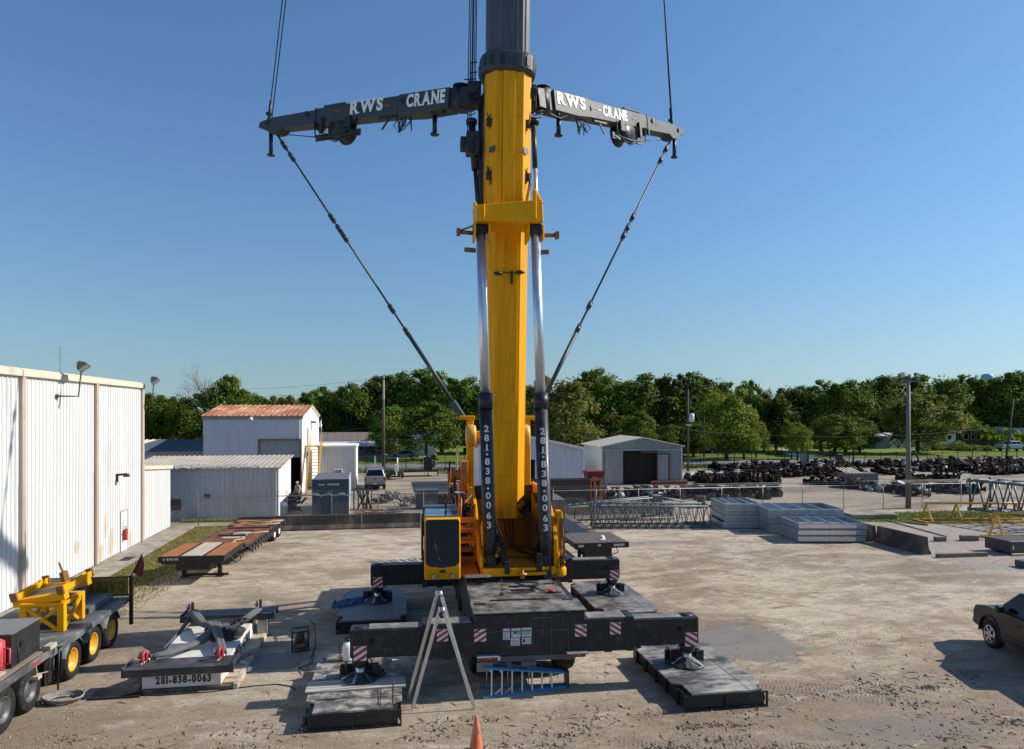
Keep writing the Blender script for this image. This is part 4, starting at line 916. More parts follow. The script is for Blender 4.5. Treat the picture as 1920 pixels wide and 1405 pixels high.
b = B(); b.box((cx0+cx1)/2-.09,(cx0+cx1)/2+.09,cy0-.012,cy0+.05,cz0+.22,cz0+.31); obj("vent", b, BLK, cab)
for x in (cx0+.26, cx1-.24):
    b = B(); b.box(x-.06,x+.06,cy0-.12,cy0+.0,cz0+.08,cz0+.2); wl = obj("work_light", b, BLK, cab, bevel=.01); b = B(); b.box(x-.048,x+.048,cy0-.126,cy0-.121,cz0+.09,cz0+.19); obj("lens", b, M("lamp_glass", (.42,.43,.42)), wl)
b = B(); b.box(cx0-.1,cx0-.03,cy0+.6,cy1-.2,cz0+.6,cz1-.1); b.bar((cx0-.06,cy0+.5,cz0+.5),(cx0-.06,cy0+.5,cz1),.05); obj("door_frame", b, BLK, cab, bevel=.02)
b = B(); b.path([(cx1+.03,cy0+.5,cz1-.2),(cx1+.05,cy0+.5,cz1+.5),(cx1+.05,cy1-.2,cz1+.5),(cx1+.03,cy1-.2,cz1-.2)], .025, 6); b.path([(cx1+.05,cy0+.5,cz1+.2),(cx1+.05,cy1-.2,cz1+.2)], .02, 6); b.path([(cx1-.1,cy0+1.0,cz1-.1),(cx1-.1,cy0+1.0,cz1+.45),(cx1-.1,cy1-.1,cz1+.45)], .02, 6); obj("guard_rail", b, ORG, cab)
b = B(); b.path([(-2.0,1.1,4.2),(-2.05,.9,4.45),(-1.75,.8,4.75),(-1.45,1.2,4.7),(-1.4,1.9,4.2)], .05, 8); b.box(cx0-.05,cx1,cy1+.02,cy1+.7,3.3,4.25); obj("rear_unit", b, M("blue_black", (.04,.055,.075), .4), cab, bevel=.03)
b = B(); b.box(-2.75,-1.05,cy1+.72,cy1+.95,2.3,2.7); b.box(-2.6,-1.1,.2,cy1+.7,2.2,2.33); obj("cab_support", b, GREY, CR)
# rear superstructure: winches, stair frame, guy post
b = B(); b.box(-1.6,-1.06,3.6,5.8,3.3,3.5); b.box(-1.55,-1.2,3.9,4.5,3.51,4.3); b.box(-1.75,-1.45,4.2,5.2,4.3,4.7); b.lathe([(0,-.3),(.3,-.3),(.3,-.25),(.2,-.25),(.2,.25),(.3,.25),(.3,.3),(0,.3)], (-1.4,5.0,4.95), 'x', 22); b.box(-1.32,-1.06,4.6,5.6,4.3,5.5); b.box(-1.8,-1.5,5.3,5.4,3.4,5.0)
obj("winch_frame", b, ORG, CR, bevel=.02)
b = B(); b.path([(-1.75,3.6,4.6),(-1.7,3.4,4.3),(-1.6,3.3,3.9),(-1.75,3.2,3.6)], .07, 8); b.path([(-1.6,3.5,5.0),(-1.65,3.2,4.6),(-1.5,3.1,4.0),(-1.4,2.9,3.6)], .05, 8); b.lathe([(0,-.2),(.22,-.2),(.22,.2),(0,.2)], (-1.95,3.2,3.9), 'x', 14); b.box(-2.2,-1.7,2.5,3.1,2.7,3.7); obj("rope_and_hose", b, BLK, CR)
b = B(); b.box(-2.25,-2.0,2.9,3.1,3.7,4.2); b.lathe([(0,-.1),(.12,-.1),(.12,.1),(0,.1)], (-2.0,2.9,4.35), 'y', 12); obj("red_fitting", b, M("rust_red", (.2,.05,.035), .7), CR)
b = B()
for x in (-.92, 1.3): b.bar((x,5.4,2.5),(x,5.6,7.2),.26,.3); b.bar((x,7.4,2.5),(x,5.7,6.9),.2)
b.box(-1.35,-.75,5.35,5.6,7.05,7.2); b.box(1.1,1.7,5.35,5.6,7.05,7.2); b.box(-1.0,1.4,5.45,5.75,6.3,6.6)
obj("guy_post", b, YEL, CR, bevel=.02)
for x in (-.92, 1.16):
    b = B(); b.lathe([(0,-.2),(.36,-.19),(.42,-.1),(.42,.1),(.36,.19),(0,.2)], (x,5.2,6.45), 'x', 24); obj("rope_drum", b, M("drum_yellow", (.58,.33,.06), .5, var=.15), CR)
b = B(); b.box(-1.9,2.1,6.2,8.6,2.35,3.3); b.box(-1.2,1.5,5.7,8.4,3.31,4.0); obj("counterweight", b, GREY, CR, bevel=.04)
b = B()
for i in range(14): a_ = V(rr.uniform(-1.7,-1.1), rr.uniform(2.2,3.6), rr.uniform(2.7,4.2)); b.path([a_, a_+V(rr.uniform(-.2,.2),rr.uniform(-.3,.1),rr.uniform(.1,.5)), a_+V(rr.uniform(-.3,.3),rr.uniform(-.4,.3),rr.uniform(-.1,.6))], rr.uniform(.02,.05), 6)
for i in range(6): a_ = V(rr.uniform(-1.65,-1.15), rr.uniform(2.4,3.4), rr.uniform(2.6,4.0)); b.box(a_.x-.08,a_.x+.08,a_.y-.08,a_.y+.08,a_.z-.1,a_.z+.1)
obj("hose_bundle", b, M("hose_mixed", (.03,.02,.016), .6, var=.6, vs=5), CR)
b = B()
for x, y, z0, z1 in ((-1.55,1.9,2.4,4.1),(-1.1,2.3,2.4,4.5),(-1.6,3.5,2.4,4.3)): b.bar((x,y,z0),(x,y,z1),.06)
b.bar((-1.55,1.9,4.1),(-1.1,2.3,4.5),.05); b.bar((-1.6,3.5,4.3),(-1.1,2.3,4.5),.05); b.bar((-1.55,1.9,3.3),(-1.6,3.5,3.3),.05); obj("side_rail", b, ORG, CR)
# lifting cylinders
def V(*a): return Vector(a)
for p0, p1, dz in ((V(-.66,.09,2.1), V(-.88,1.12,13.14), 0), (V(1.08,-.14,2.1), V(.89,.89,13.14), -.08)):
    ax = (p1-p0).normalized(); q = p0 + (p1-p0)*((7.93-p0.z)/(p1.z-p0.z))
    b = B(); b.path([p0+ax*.62, p0+ax*1.15, q], [.16,.212,.212], 32); b.tube(q-ax*.5, q, .238, n=32)
    b.bar(p0-ax*.1, p0+ax*.75, .25, .34); cy = obj("lift_cylinder", b, GREY, CR)
    b = B(); b.tube(q+ax*.001, p1-ax*.02, .155, n=32); obj("piston_rod", b, CHR, cy)
    b = B(); b.bar(p1-ax*.02, p1+ax*.45, .33, .36); b.tube(p1+ax*.2+V(-.26,0,0), p1+ax*.2+V(.26,0,0), .14, n=16); obj("rod_eye", b, BLK, cy)
    b = B(); zs = 6.79+dz
    for i, (ch, z) in enumerate(zip("281·838·0063", (6.79,6.5,6.2,5.985,5.76,5.46,5.17,4.92,4.70,4.405,4.08,3.79))):
        z += dz; c = p0 + (p1-p0)*((z-p0.z)/(p1.z-p0.z)); wrap_digit(b, ch, c, ax, (-.10,-1,0), .2145, .215 if ch != '·' else .075, 1.12 if ch != '·' else 1)
    obj("phone_number", b, MARKW, cy, recalc=False)
# boom
B0, B1 = V(.13,3.55,3.62), V(.18,2.7,19.05)
bd = (B1-B0).normalized(); bx = V(1,0,0); by = bd.cross(bx)*-1 if bd.cross(bx).y < 0 else bd.cross(bx); by = by.normalized(); bx = by.cross(bd).normalized()
def bp(x, y, t): return B0 + (B1-B0)*t + bx*x + by*y
def boom_sec(w_, dp, ch): return [(-w_*.30,-dp),(w_*.30,-dp),(w_*.5,-dp+ch),(w_*.5,dp*.7),(w_*.34,dp),(-w_*.34,dp),(-w_*.5,dp*.7),(-w_*.5,-dp+ch)]
b = B(); s0, s1, s2 = boom_sec(1.40,.74,.34), boom_sec(1.46,.76,.36), boom_sec(1.60,.80,.40)
rings = [(s0,0),(s1,.62),(s2,.70),(s2,1)]; vs = []
for s_, t_ in rings: vs += [bp(x, y, t_) for x, y in s_]
fs = [(i*8+j, i*8+(j+1)%8, i*8+8+(j+1)%8, i*8+8+j) for i in range(3) for j in range(8)] + [tuple(range(7,-1,-1)), tuple(range(24,32))]
b.add(vs, fs); boom = obj("boom", b, BOOMY, CR, bevel=.012)
def strip(x, y, t0, t1, w_, d_): 
    return b.bar(bp(x,y,t0), bp(x,y,t1), w_, d_, -by)
b = B()
for x, t0, t1, w_ in ((-.20,.26,.62,.10),(.05,.26,.62,.05),(.30,.26,.62,.10),(-.02,.705,.995,.42),(-.30,.705,.99,.05)):
    k = .775+.012 if t0 < .5 else .815; yb = -(.752 if t0 < .5 else .80)
    b.bar(bp(x, -(.745+.02*t0), t0) if t0 < .5 else bp(x, -.80, t0), bp(x, -.757, t1) if t0 < .5 else bp(x, -.80, t1), w_, .10 if t0 > .5 else .05, -by)
objs("stiffener_rib", b, BOOMY, boom, bevel=.006)
b = B()
for t_ in (.10,.22,.345,.47,.585,.755,.82,.90): b.bar(bp(-.42,-.745 if t_ < .62 else -.803,t_), bp(.42,-.745 if t_ < .62 else -.803,t_), .018, .012, bd)
obj("weld_seam", b, M("weld_brown", (.42,.18,.01), .6), boom)
b = B()  # bracket where the cylinders push
tz = lambda z: (z-B0.z)/(B1.z-B0.z)
zb = 13.45
b.add([V(-1.06,.60,zb),V(1.08,.46,zb),V(1.08,1.9,zb),V(-1.06,2.0,zb),V(-1.04,.67,zb+.52),V(1.06,.54,zb+.75),V(1.1,1.9,zb+.95),V(-1.1,2.0,zb+.75)], [(3,2,1,0),(4,5,6,7),(0,1,5,4),(1,2,6,5),(2,3,7,6),(3,0,4,7)])
b.prism([(.42,zb+.6),(1.9,zb+.6),(2.2,zb+1.5),(1.85,zb+1.5)], 'x', .98, 1.08); b.prism([(.62,zb+.4),(1.9,zb+.4),(2.2,zb+1.0),(1.9,zb+1.0)], 'x', -1.06, -.98)
b.box(.80,.84,.36,.44,zb+.05,zb+.95); b.box(-.84,-.80,.53,.60,zb+.03,zb+.55)
for x in (-1.1, -.62, .66, 1.12): b.box(x-.035,x+.035,.75,1.6,zb-.5,zb)
obj("cylinder_bracket", b, YEL, boom, bevel=.02)
b = B(); 
for s in (-1,1): b.tube((s*1.15+.0,1.1,zb-.28),(s*1.62,1.0,zb-.28),.07,n=12); b.box(s*1.62-.06,s*1.62+.06,.9,1.1,zb-.4,zb-.18); b.bar((s*1.05,1.3,zb-.8),(s*1.4,1.2,zb-.8),.13)
b.bar((-1.6,1.0,zb-.25),(-1.1,1.0,zb-.05),.05); objs("rope_guide", b, M("brown_bracket", (.2,.09,.02), .6), boom)
b = B(); c1 = bp(-.36,-.80,tz(12.15)); c2 = bp(.42,-.80,tz(12.15)); b.path([c1, c1.lerp(c2,.3)+V(0,-.03,.05), c1.lerp(c2,.6)+V(0,-.03,.03), c2+V(0,0,.06)], .02, 6); b.lathe([(0,.06),(.14,.03),(.16,-.04),(0,-.08)], c1+V(0,-.08,0), 'z', 14); b.lathe([(0,.06),(.14,.03),(.16,-.04),(0,-.08)], c2+V(0,-.08,.06), 'z', 14); b.bar(c1.lerp(c2,.62)+V(0,-.05,.1), c1.lerp(c2,.62)+V(0,-.05,-.35), .07); obj("spot_lamp_bar", b, BLK, boom)
for z in (17.3, 15.5):   # sooty clamps with hose ends
    for s in (-1, 1):
        b = B(); c = bp(s*.66, -.60, tz(z)); r_ = random.Random(int(z*10)+s)
        b.box(c.x-.11,c.x+.11,c.y-.06,c.y+.05,c.z-.13,c.z+.13)
        for i in range(7): b.tube(c+V(r_.uniform(-.13,.13),-.07,r_.uniform(.05,.34)), c+V(r_.uniform(-.13,.13),-.05,r_.uniform(-.34,-.05)), .018, n=5)
        obj("pad_adjuster", b, M("sooty_brown", (.06,.03,.015), .7, var=.4), boom)
for s in (-1, 1):
    b = B(); c = bp(s*.55, -.80+.02, tz(16.35)); 
    b.v = []; b.box(-.13,.13,-.012,.0,-.10,.10); R = Matrix.Rotation(rad(44*s), 3, 'Z'); b.v = [bp(s*.56,-.715,tz(16.35)) + R @ v + V(.02*s,-.03,0) for v in b.v]; objs("notice_sticker", b, M("blue_grey_sticker", (.06,.06,.09) if s < 0 else (.06,.06,.09), .4, var=.3, vs=8), boom)
b = B(); b.box(.56,.64,2.3,2.34,17.0,17.3) if 0 else None
for i in range(4): b.path([bp(-.86-.03*i,-.35+.25*i,.66), bp(-.88-.02*i,-.3+.2*i,.85), bp(-.87-.03*i,-.3+.2*i,.955)], .035, 6)
b.box(-.98,-.86,2.4,2.9,16.2,16.9); obj("side_hose", b, BLK, boom)
# head collar
def ring(z0, z1, w_, d_, y, n=40):
    return [(w_*math.copysign(abs(math.cos(a))**.8, math.cos(a)), d_*math.copysign(abs(math.sin(a))**.8, math.sin(a))) for a in (2*math.pi*i/n for i in range(n))]
cc = bp(0, .02, 1.0); n = 44; b = B(); vs = []
prof = [(.84,.86,-.10),(.95,.97,-.02),(.98,1.0,.03),(.98,1.0,.50),(.95,.97,.56),(.80,.82,.56)]
for w_, d_, z in prof:
    for i in range(n):
        a = 2*math.pi*i/n; vs.append(cc + bx*w_*math.copysign(abs(math.cos(a))**.75, math.cos(a)) + by*d_*math.copysign(abs(math.sin(a))**.75, math.sin(a)) + bd*z)
b.add(vs, [(i*n+j, i*n+(j+1)%n, i*n+n+(j+1)%n, i*n+n+j) for i in range(len(prof)-1) for j in range(n)]); col = obj("boom_collar", b, ARMG, boom)
b = B()
for i in range(16):
    a = 2*math.pi*(i+.5)/16; p = cc + bx*.982*math.copysign(abs(math.cos(a))**.75, math.cos(a)) + by*1.002*math.copysign(abs(math.sin(a))**.75, math.sin(a)) + bd*.265
    nn = (bx*math.cos(a)/.98**2 + by*math.sin(a)).normalized(); tt = bd.cross(nn).normalized()
    pts = [(-.09,-.13),(-.07,-.16),(.07,-.16),(.09,-.13),(.09,.13),(.07,.16),(-.07,.16),(-.09,.13)]
    b.add([p + tt*x*.9 + bd*z + nn*.012 for x, z in pts] + [p + tt*x*.9 + bd*z - nn*.05 for x, z in pts], [tuple(range(8))] + [(j,(j+1)%8,8+(j+1)%8,8+j) for j in range(8)])
objs("collar_slot", b, BLK, col)
# telescopic sections, far up out of the picture
HEAD = 78.0
zlist = [(19.2, 32, .74), (32, 45, .66), (45, 58, .58), (58, HEAD, .5)]
TS = M("telescope_grey", (.055,.06,.072), .5, var=.25, vs=14, stretch=(1,1,.03), dirt=(.10,.10,.11), da=.2, ds=5, bump=.25, bs=18)
for z0, z1, h_ in zlist:
    b = B(); n = 48; vs = []
    for z in (z0, z1):
        c = B0 + bd*((z-B0.z)/bd.z)
        for i in range(n):
            a = 2*math.pi*i/n; e = .55; k = 1 + (.012 if i % 2 else -.006)
            vs.append(c + bx*h_*k*math.copysign(abs(math.cos(a))**e, math.cos(a)) + by*h_*k*math.copysign(abs(math.sin(a))**e, math.sin(a)))
    b.add(vs, [(j,(j+1)%n,n+(j+1)%n,n+j) for j in range(n)] + [tuple(range(n,2*n))]); obj("telescopic_section", b, TS, boom)
hd = B0 + bd*((HEAD-B0.z)/bd.z)
b = B(); b.box(hd.x-.7,hd.x+.7,hd.y-1.2,hd.y+.9,hd.z-.2,hd.z+1.2); obj("boom_head", b, GREY, boom, bevel=.05)
# star guying arms
I = MW["mobile_crane"].inverted()
def loc(px, py, Y): return I @ D(px, py, Y)
armT = {-1: loc(494,238,30.06), 1: loc(1273,250,33.15)}
armR = {-1: V(-1.02,2.95,18.38), 1: V(1.16,3.0,18.50)}
for s in (-1, 1):
    A, T = armR[s], armT[s]; d = (T-A).normalized(); L = (T-A).length; up = V(0,0,1); up = (up-d*up.dot(d)).normalized(); nn = d.cross(up)
    if nn.y > 0: nn = -nn          # nn looks toward the camera side
    def P(t, u, k=0): return A + d*(L*t) + up*u + nn*k
    def t_at(px):
        lo, hi = -.05, 1.05
        for _ in range(40):
            m = (lo+hi)/2; q = MW["mobile_crane"] @ P(m, 0); X_, Y_ = q.x*CA - q.y*SA, q.x*SA + q.y*CA
            if (960 + FPX*X_/Y_ - px)*s < 0: lo = m
            else: hi = m
        return (lo+hi)/2
    def slab(bb, pts, k0, k1):
        n = len(pts); bb.add([P(t,u,k0) for t,u in pts] + [P(t,u,k1) for t,u in pts], [tuple(range(n)), tuple(range(2*n-1,n-1,-1))] + [(i,(i+1)%n,n+(i+1)%n,n+i) for i in range(n)])
    b = B(); t1_ = t_at(757 if s < 0 else 1093); t2_ = t_at(602 if s < 0 else 1203); t3_ = t_at(657 if s < 0 else 1160)
    slab(b, [(.075,-.36),(.075,.37),(t1_,.36),(t1_,-.34),(t1_*.72,-.40)], -.34, .34); slab(b, [(t1_+.001,-.33),(t1_+.001,.34),(t2_,.30),(t2_,-.28)], -.31, .31); slab(b, [(t3_,.322),(t3_,.40),(t3_+.11,.38),(t3_+.11,.311)], -.32, .32)
    arm = obj("guying_arm", b, ARMG, CR, bevel=.02)
    b = B(); slab(b, [(t2_+.001,-.30),(t2_+.001,.28),(.93,.22),(.995,.10),(1.0,-.12),(.965,-.22),(.93,-.42),(.895,-.42),(.87,-.27)], -.27, .27); b.box(0,0,0,0,0,0) if 0 else None; obj("arm_tip", b, ARMG, arm, bevel=.02)
    b = B(); b.tube(P(.045,-.38), P(.045,.44), .29, n=20); slab(b, [(.0,-.30),(.0,.32),(.074,.37),(.074,-.37)], -.26, .26); b.tube(P(.045,.441), P(.045,.48), .34, n=20); b.tube(P(.1,-.5,.2), P(.1,-.42,.2), .1)
    b.path([P(.02,-.4,.3),P(.05,-.56,.35),P(.1,-.6,.3),P(.15,-.42,.25)], .025, 6); obj("arm_joint", b, BLK, arm)
    b = B(); b.lathe([(0,-.3),(.5,-.3),(.5,-.24),(.36,-.24),(.36,.24),(.5,.24),(.5,.3),(0,.3)], (0,0,0), 'x', 24); q = nn.to_track_quat('X','Z').to_matrix(); tw_ = t_at(645 if s < 0 else 1165); b.v = [P(tw_,-.55) + q @ v for v in b.v]; wn = obj("guy_winch", b, GREY, arm)
    b = B(); slab(b, [(tw_-0.065,-.60),(tw_-0.065,-.2),(tw_-0.040,-.2),(tw_-0.035,-.60)], .31, .4); slab(b, [(tw_+0.070,-.72),(tw_+0.070,-.1),(tw_+0.085,-.1),(tw_+0.085,-.72)], .3, .4); b.path([P(tw_-0.105,-.3,.45),P(tw_-0.105,-.85,.45),P(tw_-0.025,-.95,.45),P(tw_+0.095,-.9,.45),P(tw_+0.105,-.3,.45)], .03, 6); b.path([P(tw_-0.085,-.75,.3),P(tw_+0.005,-1.1,.3),P(tw_+0.095,-.75,.3)], .02, 6); b.bar(P(tw_-0.105,-.78,.2),P(tw_+0.115,-.84,.2),.05,.25); obj("winch_guard", b, BLK, wn)
    b = B(); b.path([P(tw_+.1,-.75),P(.90,-.40)], .02, 6); obj("winch_rope", b, BLK, wn)
    for t_, u0, u1 in ((t_at(817 if s < 0 else 1045),-.42,-1.08),(.955,-.22,-1.12 if s > 0 else -1.2)):
        b = B(); p = P(t_,u0); b.tube(p, p+V(0,0,u1-u0), .085, n=10); b.tube(p+V(0,0,u1-u0), p+V(0,0,u1-u0-.06), .16, n=10); obj("rest_leg", b, GREY, arm)
    b = B(); r_ = random.Random(4+s)
    for i in range(7): t_ = t_at(764 if s < 0 else 1080)-.03+.009*i; b.path([P(t_,-.40,.15), P(t_+r_.uniform(-.02,.03),-.62-.1*r_.random(),.2), P(t_+r_.uniform(-.03,.03),-.85-.15*r_.random(),.15), P(t_+r_.uniform(-.02,.02),-.5,.1)], .02, 5)
    th_ = t_at(740 if s < 0 else 1112); b.bar(P(th_,-.36,.2),P(th_+.035,-.8,.2),.05); b.bar(P(th_-.03,-.36,.2),P(th_+.05,-.38,.2),.1); obj("dangling_hose", b, BLK, arm)
    b = B()
    for t_, u in ((.735,.16),(.95,.02),(t1_+.012,.05) if s > 0 else (t1_-.02,.12)):
        b.tube(P(t_,u,.305 if t_ > .5 else .362), P(t_,u,.325 if t_ > .5 else .37), .10, n=12)
    slab(b, [(t2_-.004,-.5),(t2_-.004,.32),(t2_+.003,.32),(t2_+.003,-.5)], -.33, .335); objs("arm_fitting", b, BLK, arm)
    b = B(); b.box(min(s*.74,s*1.2), max(s*.74,s*1.2), 2.6, 3.15, 18.05, 18.85); b.box(min(s*.85,s*1.12), max(s*.85,s*1.12), 2.45, 2.599, 18.2, 18.7); b.tube((s*1.05,2.38,18.45),(s*1.05,2.3,18.45),.16,n=14)
    for i in range(3): b.path([(s*.95,2.5,17.9-.1*i),(s*1.1,2.3,17.75-.12*i),(s*1.4,2.4,17.85-.1*i)], .022, 6)
    obj("arm_mount", b, BLK, arm, bevel=.02)
    # lettering on the camera side
    xd = d if s > 0 else -d; LB = B()
    yd = up
    n_ = xd.cross(yd)
    words = (("RWS", 667, 728, -.13, .50, .325), ("CRANE", 773, 845, -.17, .48, .358)) if s < 0 else (("RWS", 1031, 1084, -.12, .44, .358), ("CRANE", 1118, 1164, -.16, .42, .325))
    for word, pa, pb, u0, h_, k_ in words:
        ta, tb = t_at(pa), t_at(pb); wk = (abs(tb-ta)*L - .1*h_*(len(word)-1)) / (text_width(word, h_, 0, .045))
        letters(LB, word, P(ta, u0, k_), xd, yd, h_, .10, .045, True, wk)
    if s > 0:
        b2 = B(); slab(b2, [(t_at(1109),.0),(t_at(1109),.05),(t_at(1115),.05),(t_at(1115),.0)], .322, .326); obj("white_dash", b2, MARKW, arm)
    obj("lettering", LB, M("lettering_white", (.80,.79,.76) , .5, var=.03), arm, recalc=False)
    b = B()
    for t_, u in (((t_at(742),.02),(t_at(650),.08)) if s < 0 else ((t_at(1098),.05),(t_at(1173),.02))): slab(b, [(t_,u-.03),(t_,u+.03),(t_+.03,u+.03),(t_+.03,u-.03)], .32, .326)
    obj("reflector_strip", b, M("reflector_red", (.35,.04,.05), .4), arm)
    # erecting ram along the boom
    b = B(); p, q_ = (loc(884,226,25.0), loc(897,396,24.6)) if s < 0 else (loc(1000,226,25.3), loc(1006,392,24.6)); m_ = p.lerp(q_,.55); b.tube(p, m_, .13 if s < 0 else .09, n=14); b.tube(p+V(0,0,.0), p.lerp(q_,.04), .2, n=12); rm = obj("erecting_ram", b, GREY, arm)
    b = B(); b.tube(m_, q_, .075, n=12); obj("ram_rod", b, CHR if s > 0 else GREY, rm)
    if s < 0:
        b = B(); b.box(-1.45,-1.0,2.7,3.2,16.55,16.95); b.box(-1.25,-.75,2.55,3.25,16.4,17.1); obj("rope_pulley", b, BLK, arm, bevel=.03)
    # guy rod down to the superstructure, with its turnbuckles
    g0 = P(.915,-.44); g1 = V(-1.13,5.5,7.02) if s < 0 else V(1.55,5.5,7.02); gd = (g1-g0).normalized(); GL = (g1-g0).length
    def Q(t): return g0 + gd*(GL*t)
    b = B(); b.tube(Q(0), Q(.72), .042, n=8); b.tube(Q(.72), Q(.94), .085, n=10); b.bar(Q(.94), Q(1.0), .2, .22)
    for t_ in (.03,.075,.30,.34,.37,.62,.70): b.tube(Q(t_), Q(t_+.012), .10, n=8); b.bar(Q(t_-.008), Q(t_+.02), .09, .16)
    obj("guy_rod", b, M("guy_grey", (.045,.05,.055), .5, .3), CR)
    # two ropes up to the boom head
    b = B(); hp = hd + V(s*.5, .3, .5)
    for t_, k_ in ((.945,.1),(.985,-.1)) if s < 0 else ((.93,.1),(.955,-.1)):
        b.tube(P(t_,.15,k_), hp + V(s*(.25 if k_ < 0 else .0),k_*2,0), .022, n=6)
    b.tube(P(.985 if s < 0 else .955,.12,-.1), P(.985 if s < 0 else .955,.12,-.1).lerp(hp,.016), .06, n=8); b.bar(P(.985 if s < 0 else .955,.5,-.1), P(.985 if s < 0 else .955,.62,-.1), .22, .1); obj("guy_rope", b, BLK, CR)
b = B()
for x, y in ((-.98,3.05),(-1.03,3.3),(-1.12,2.9),(-1.17,3.1),(-.90,3.4),(-.86,3.2)): b.tube(V(x-.03,y,16.8 if x < -1 else 19.0), hd+V(-.75+.1*(x+1),y-3.0,.4), .018, n=5)
obj("hoist_rope", b, M("rope_dark", (.035,.028,.035), .6), CR)
b = B()
for z in (19.0, 19.35, 19.7): b.bar((-1.08,3.1,z),(-.85,3.0,z),.03); 
b.bar((-1.08,3.1,18.9),(-1.08,3.1,19.8),.03); b.bar((-1.3,3.1,19.1),(-.9,3.0,19.1),.03); obj("rope_guide_frame", b, BLK, CR)
# odds and ends lying on the carrier deck
b = B(); r_ = random.Random(2); pts = [(.1+.35*math.cos(a)*(1+.02*i), -1.75+.12*math.sin(a), 2.15+.012*i) for i, a in enumerate([k*.7 for k in range(22)])] + [(.8,-1.9,2.16),(1.2,-1.95,2.16)]
M1 = MW["mobile_crane"]; b.path([M1 @ V(*p) for p in pts], .022, 6); b.box(0,0,0,0,0,0) if 0 else None
solo("coiled_cable", b, RUB, "black cable coiled on the dusty deck at the tail of the crane", "cable")
b = B(); vs = []
for i in range(6):
    for j in range(4): vs.append(M1 @ V(.72+.055*i+r_.uniform(-.02,.02), -2.0+.06*j+r_.uniform(-.02,.02), 2.15+r_.uniform(0,.09)))
b.add(vs, [(i*4+j, i*4+j+1, i*4+j+5, i*4+j+4) for i in range(5) for j in range(3)]); solo("red_cloth", b, M("red_cloth", (.5,.03,.04), .8), "crumpled red cloth on the dusty deck at the tail of the crane", "cloth")
b = B(); b.path([M1 @ V(*p) for p in ((-.55,-2.0,2.14),(-.55,-2.0,2.45),(-.57,-1.9,2.6))], .012, 6); b.path([M1 @ V(*p) for p in ((-.56,-2.02,2.3),(-.3,-2.0,2.3))], .012, 6); b.lathe([(0,0),(.07,0),(.07,.015),(0,.015)], M1 @ V(-.55,-2.0,2.14), 'z', 10)
solo("steel_pin", b, BLK, "thin bent steel pin standing on the dusty deck at the tail of the crane", "pin")
# ------------------------------------------------------------------ outrigger mats
MATTOP = M("mat_top", (.075,.073,.074), .55, var=.45, vs=2.2, stretch=(.7,1.6,1), dirt=(.40,.37,.325), da=.34, ds=1.1, bump=.15, spec=.3)
MATTOPW = M("mat_top_dusty", (.09,.085,.08), .65, var=.5, vs=3.2, dirt=(.46,.42,.355), da=.33, ds=2.4, bump=.15)
MATSIDE = M("mat_side", (.012,.013,.016), .5, var=.2, dirt=(.05,.042,.035), da=.2)
MATRUST = M("mat_side_brown", (.10,.06,.035), .65, var=.3)
def outrigger_mat(label, x0, x1, y0, y1, top, side, rz=0):
    t = thing("outrigger_mat", label, "mat", ((x0+x1)/2, (y0+y1)/2, 0), rz, "steel mats under the crane outriggers")
    w_, l_ = (x1-x0)/2, (y1-y0)/2; h_ = .40
    b = B(); b.box(-w_+.1, w_-.1, -l_+.06, l_-.06, 0, h_-.03)
    b.box(-w_+.02, w_-.02, -l_, -l_+.05, .0, .05); b.box(-w_+.02, w_-.02, -l_, -l_+.04, h_-.05, h_-.012)
    for x in (-w_+.02, -.02, w_-.06): b.box(x, x+.04, -l_+.005, -l_+.058, .051, h_-.051)
    b.torus((-w_+.06, -l_+.2, .18), .09, .02, 'x', 14, 6); b.torus((w_-.06, -l_+.2, .18), .09, .02, 'x', 14, 6)
    for i in range(5): y = -l_+.5+i*(2*l_-1)/4; b.box(-w_+.03, -w_+.1, y-.02, y+.02, 0, h_-.04); b.box(w_-.1, w_-.03, y-.02, y+.02, 0, h_-.04)
    obj("mat_frame", b, side, t)
    b = B(); n = .45
    poly = [(-w_,-l_+.75),(-w_+.22,-l_+.62),(-w_+.22,-l_),(w_-.22,-l_),(w_-.22,-l_+.3),(w_,-l_+.5),(w_,l_-.5),(w_-.22,l_-.35),(w_-.22,l_),(-w_+.22,l_),(-w_+.22,l_-.5),(-w_,l_-.65)]
    b.prism(poly, 'z', h_, h_+.045); obj("top_plate", b, top, t)
    b = B(); b.box(w_-.52, w_-.505, -l_+.02, l_-.02, h_+.046, h_+.048); obj("seam", b, BLK, t)
    b = B()
    return t
outrigger_mat("pale dusty steel mat next to the folding ladder, carrying the white sprayer", -2.02, .24, 16.75, 20.75, MATTOPW, MATSIDE)
outrigger_mat("grey sunlit steel mat beside the damp patch, with only an outrigger jack on it", 7.0, 9.25, 16.35, 20.35, MATTOP, MATSIDE)
outrigger_mat("shaded steel mat behind the crane beam, with crumpled blue sheet on it", -1.85, .5, 24.05, 28.2, M("mat_top_shade", (.16,.165,.17), .55, var=.3), MATSIDE)
outrigger_mat("dark steel mat with a brown side, beyond the sunlit grey one", 7.05, 9.25, 23.4, 28.1, M("mat_top_dark", (.085,.075,.068), .5, var=.35, dirt=(.26,.245,.225), da=.36, ds=1.3), MATRUST)
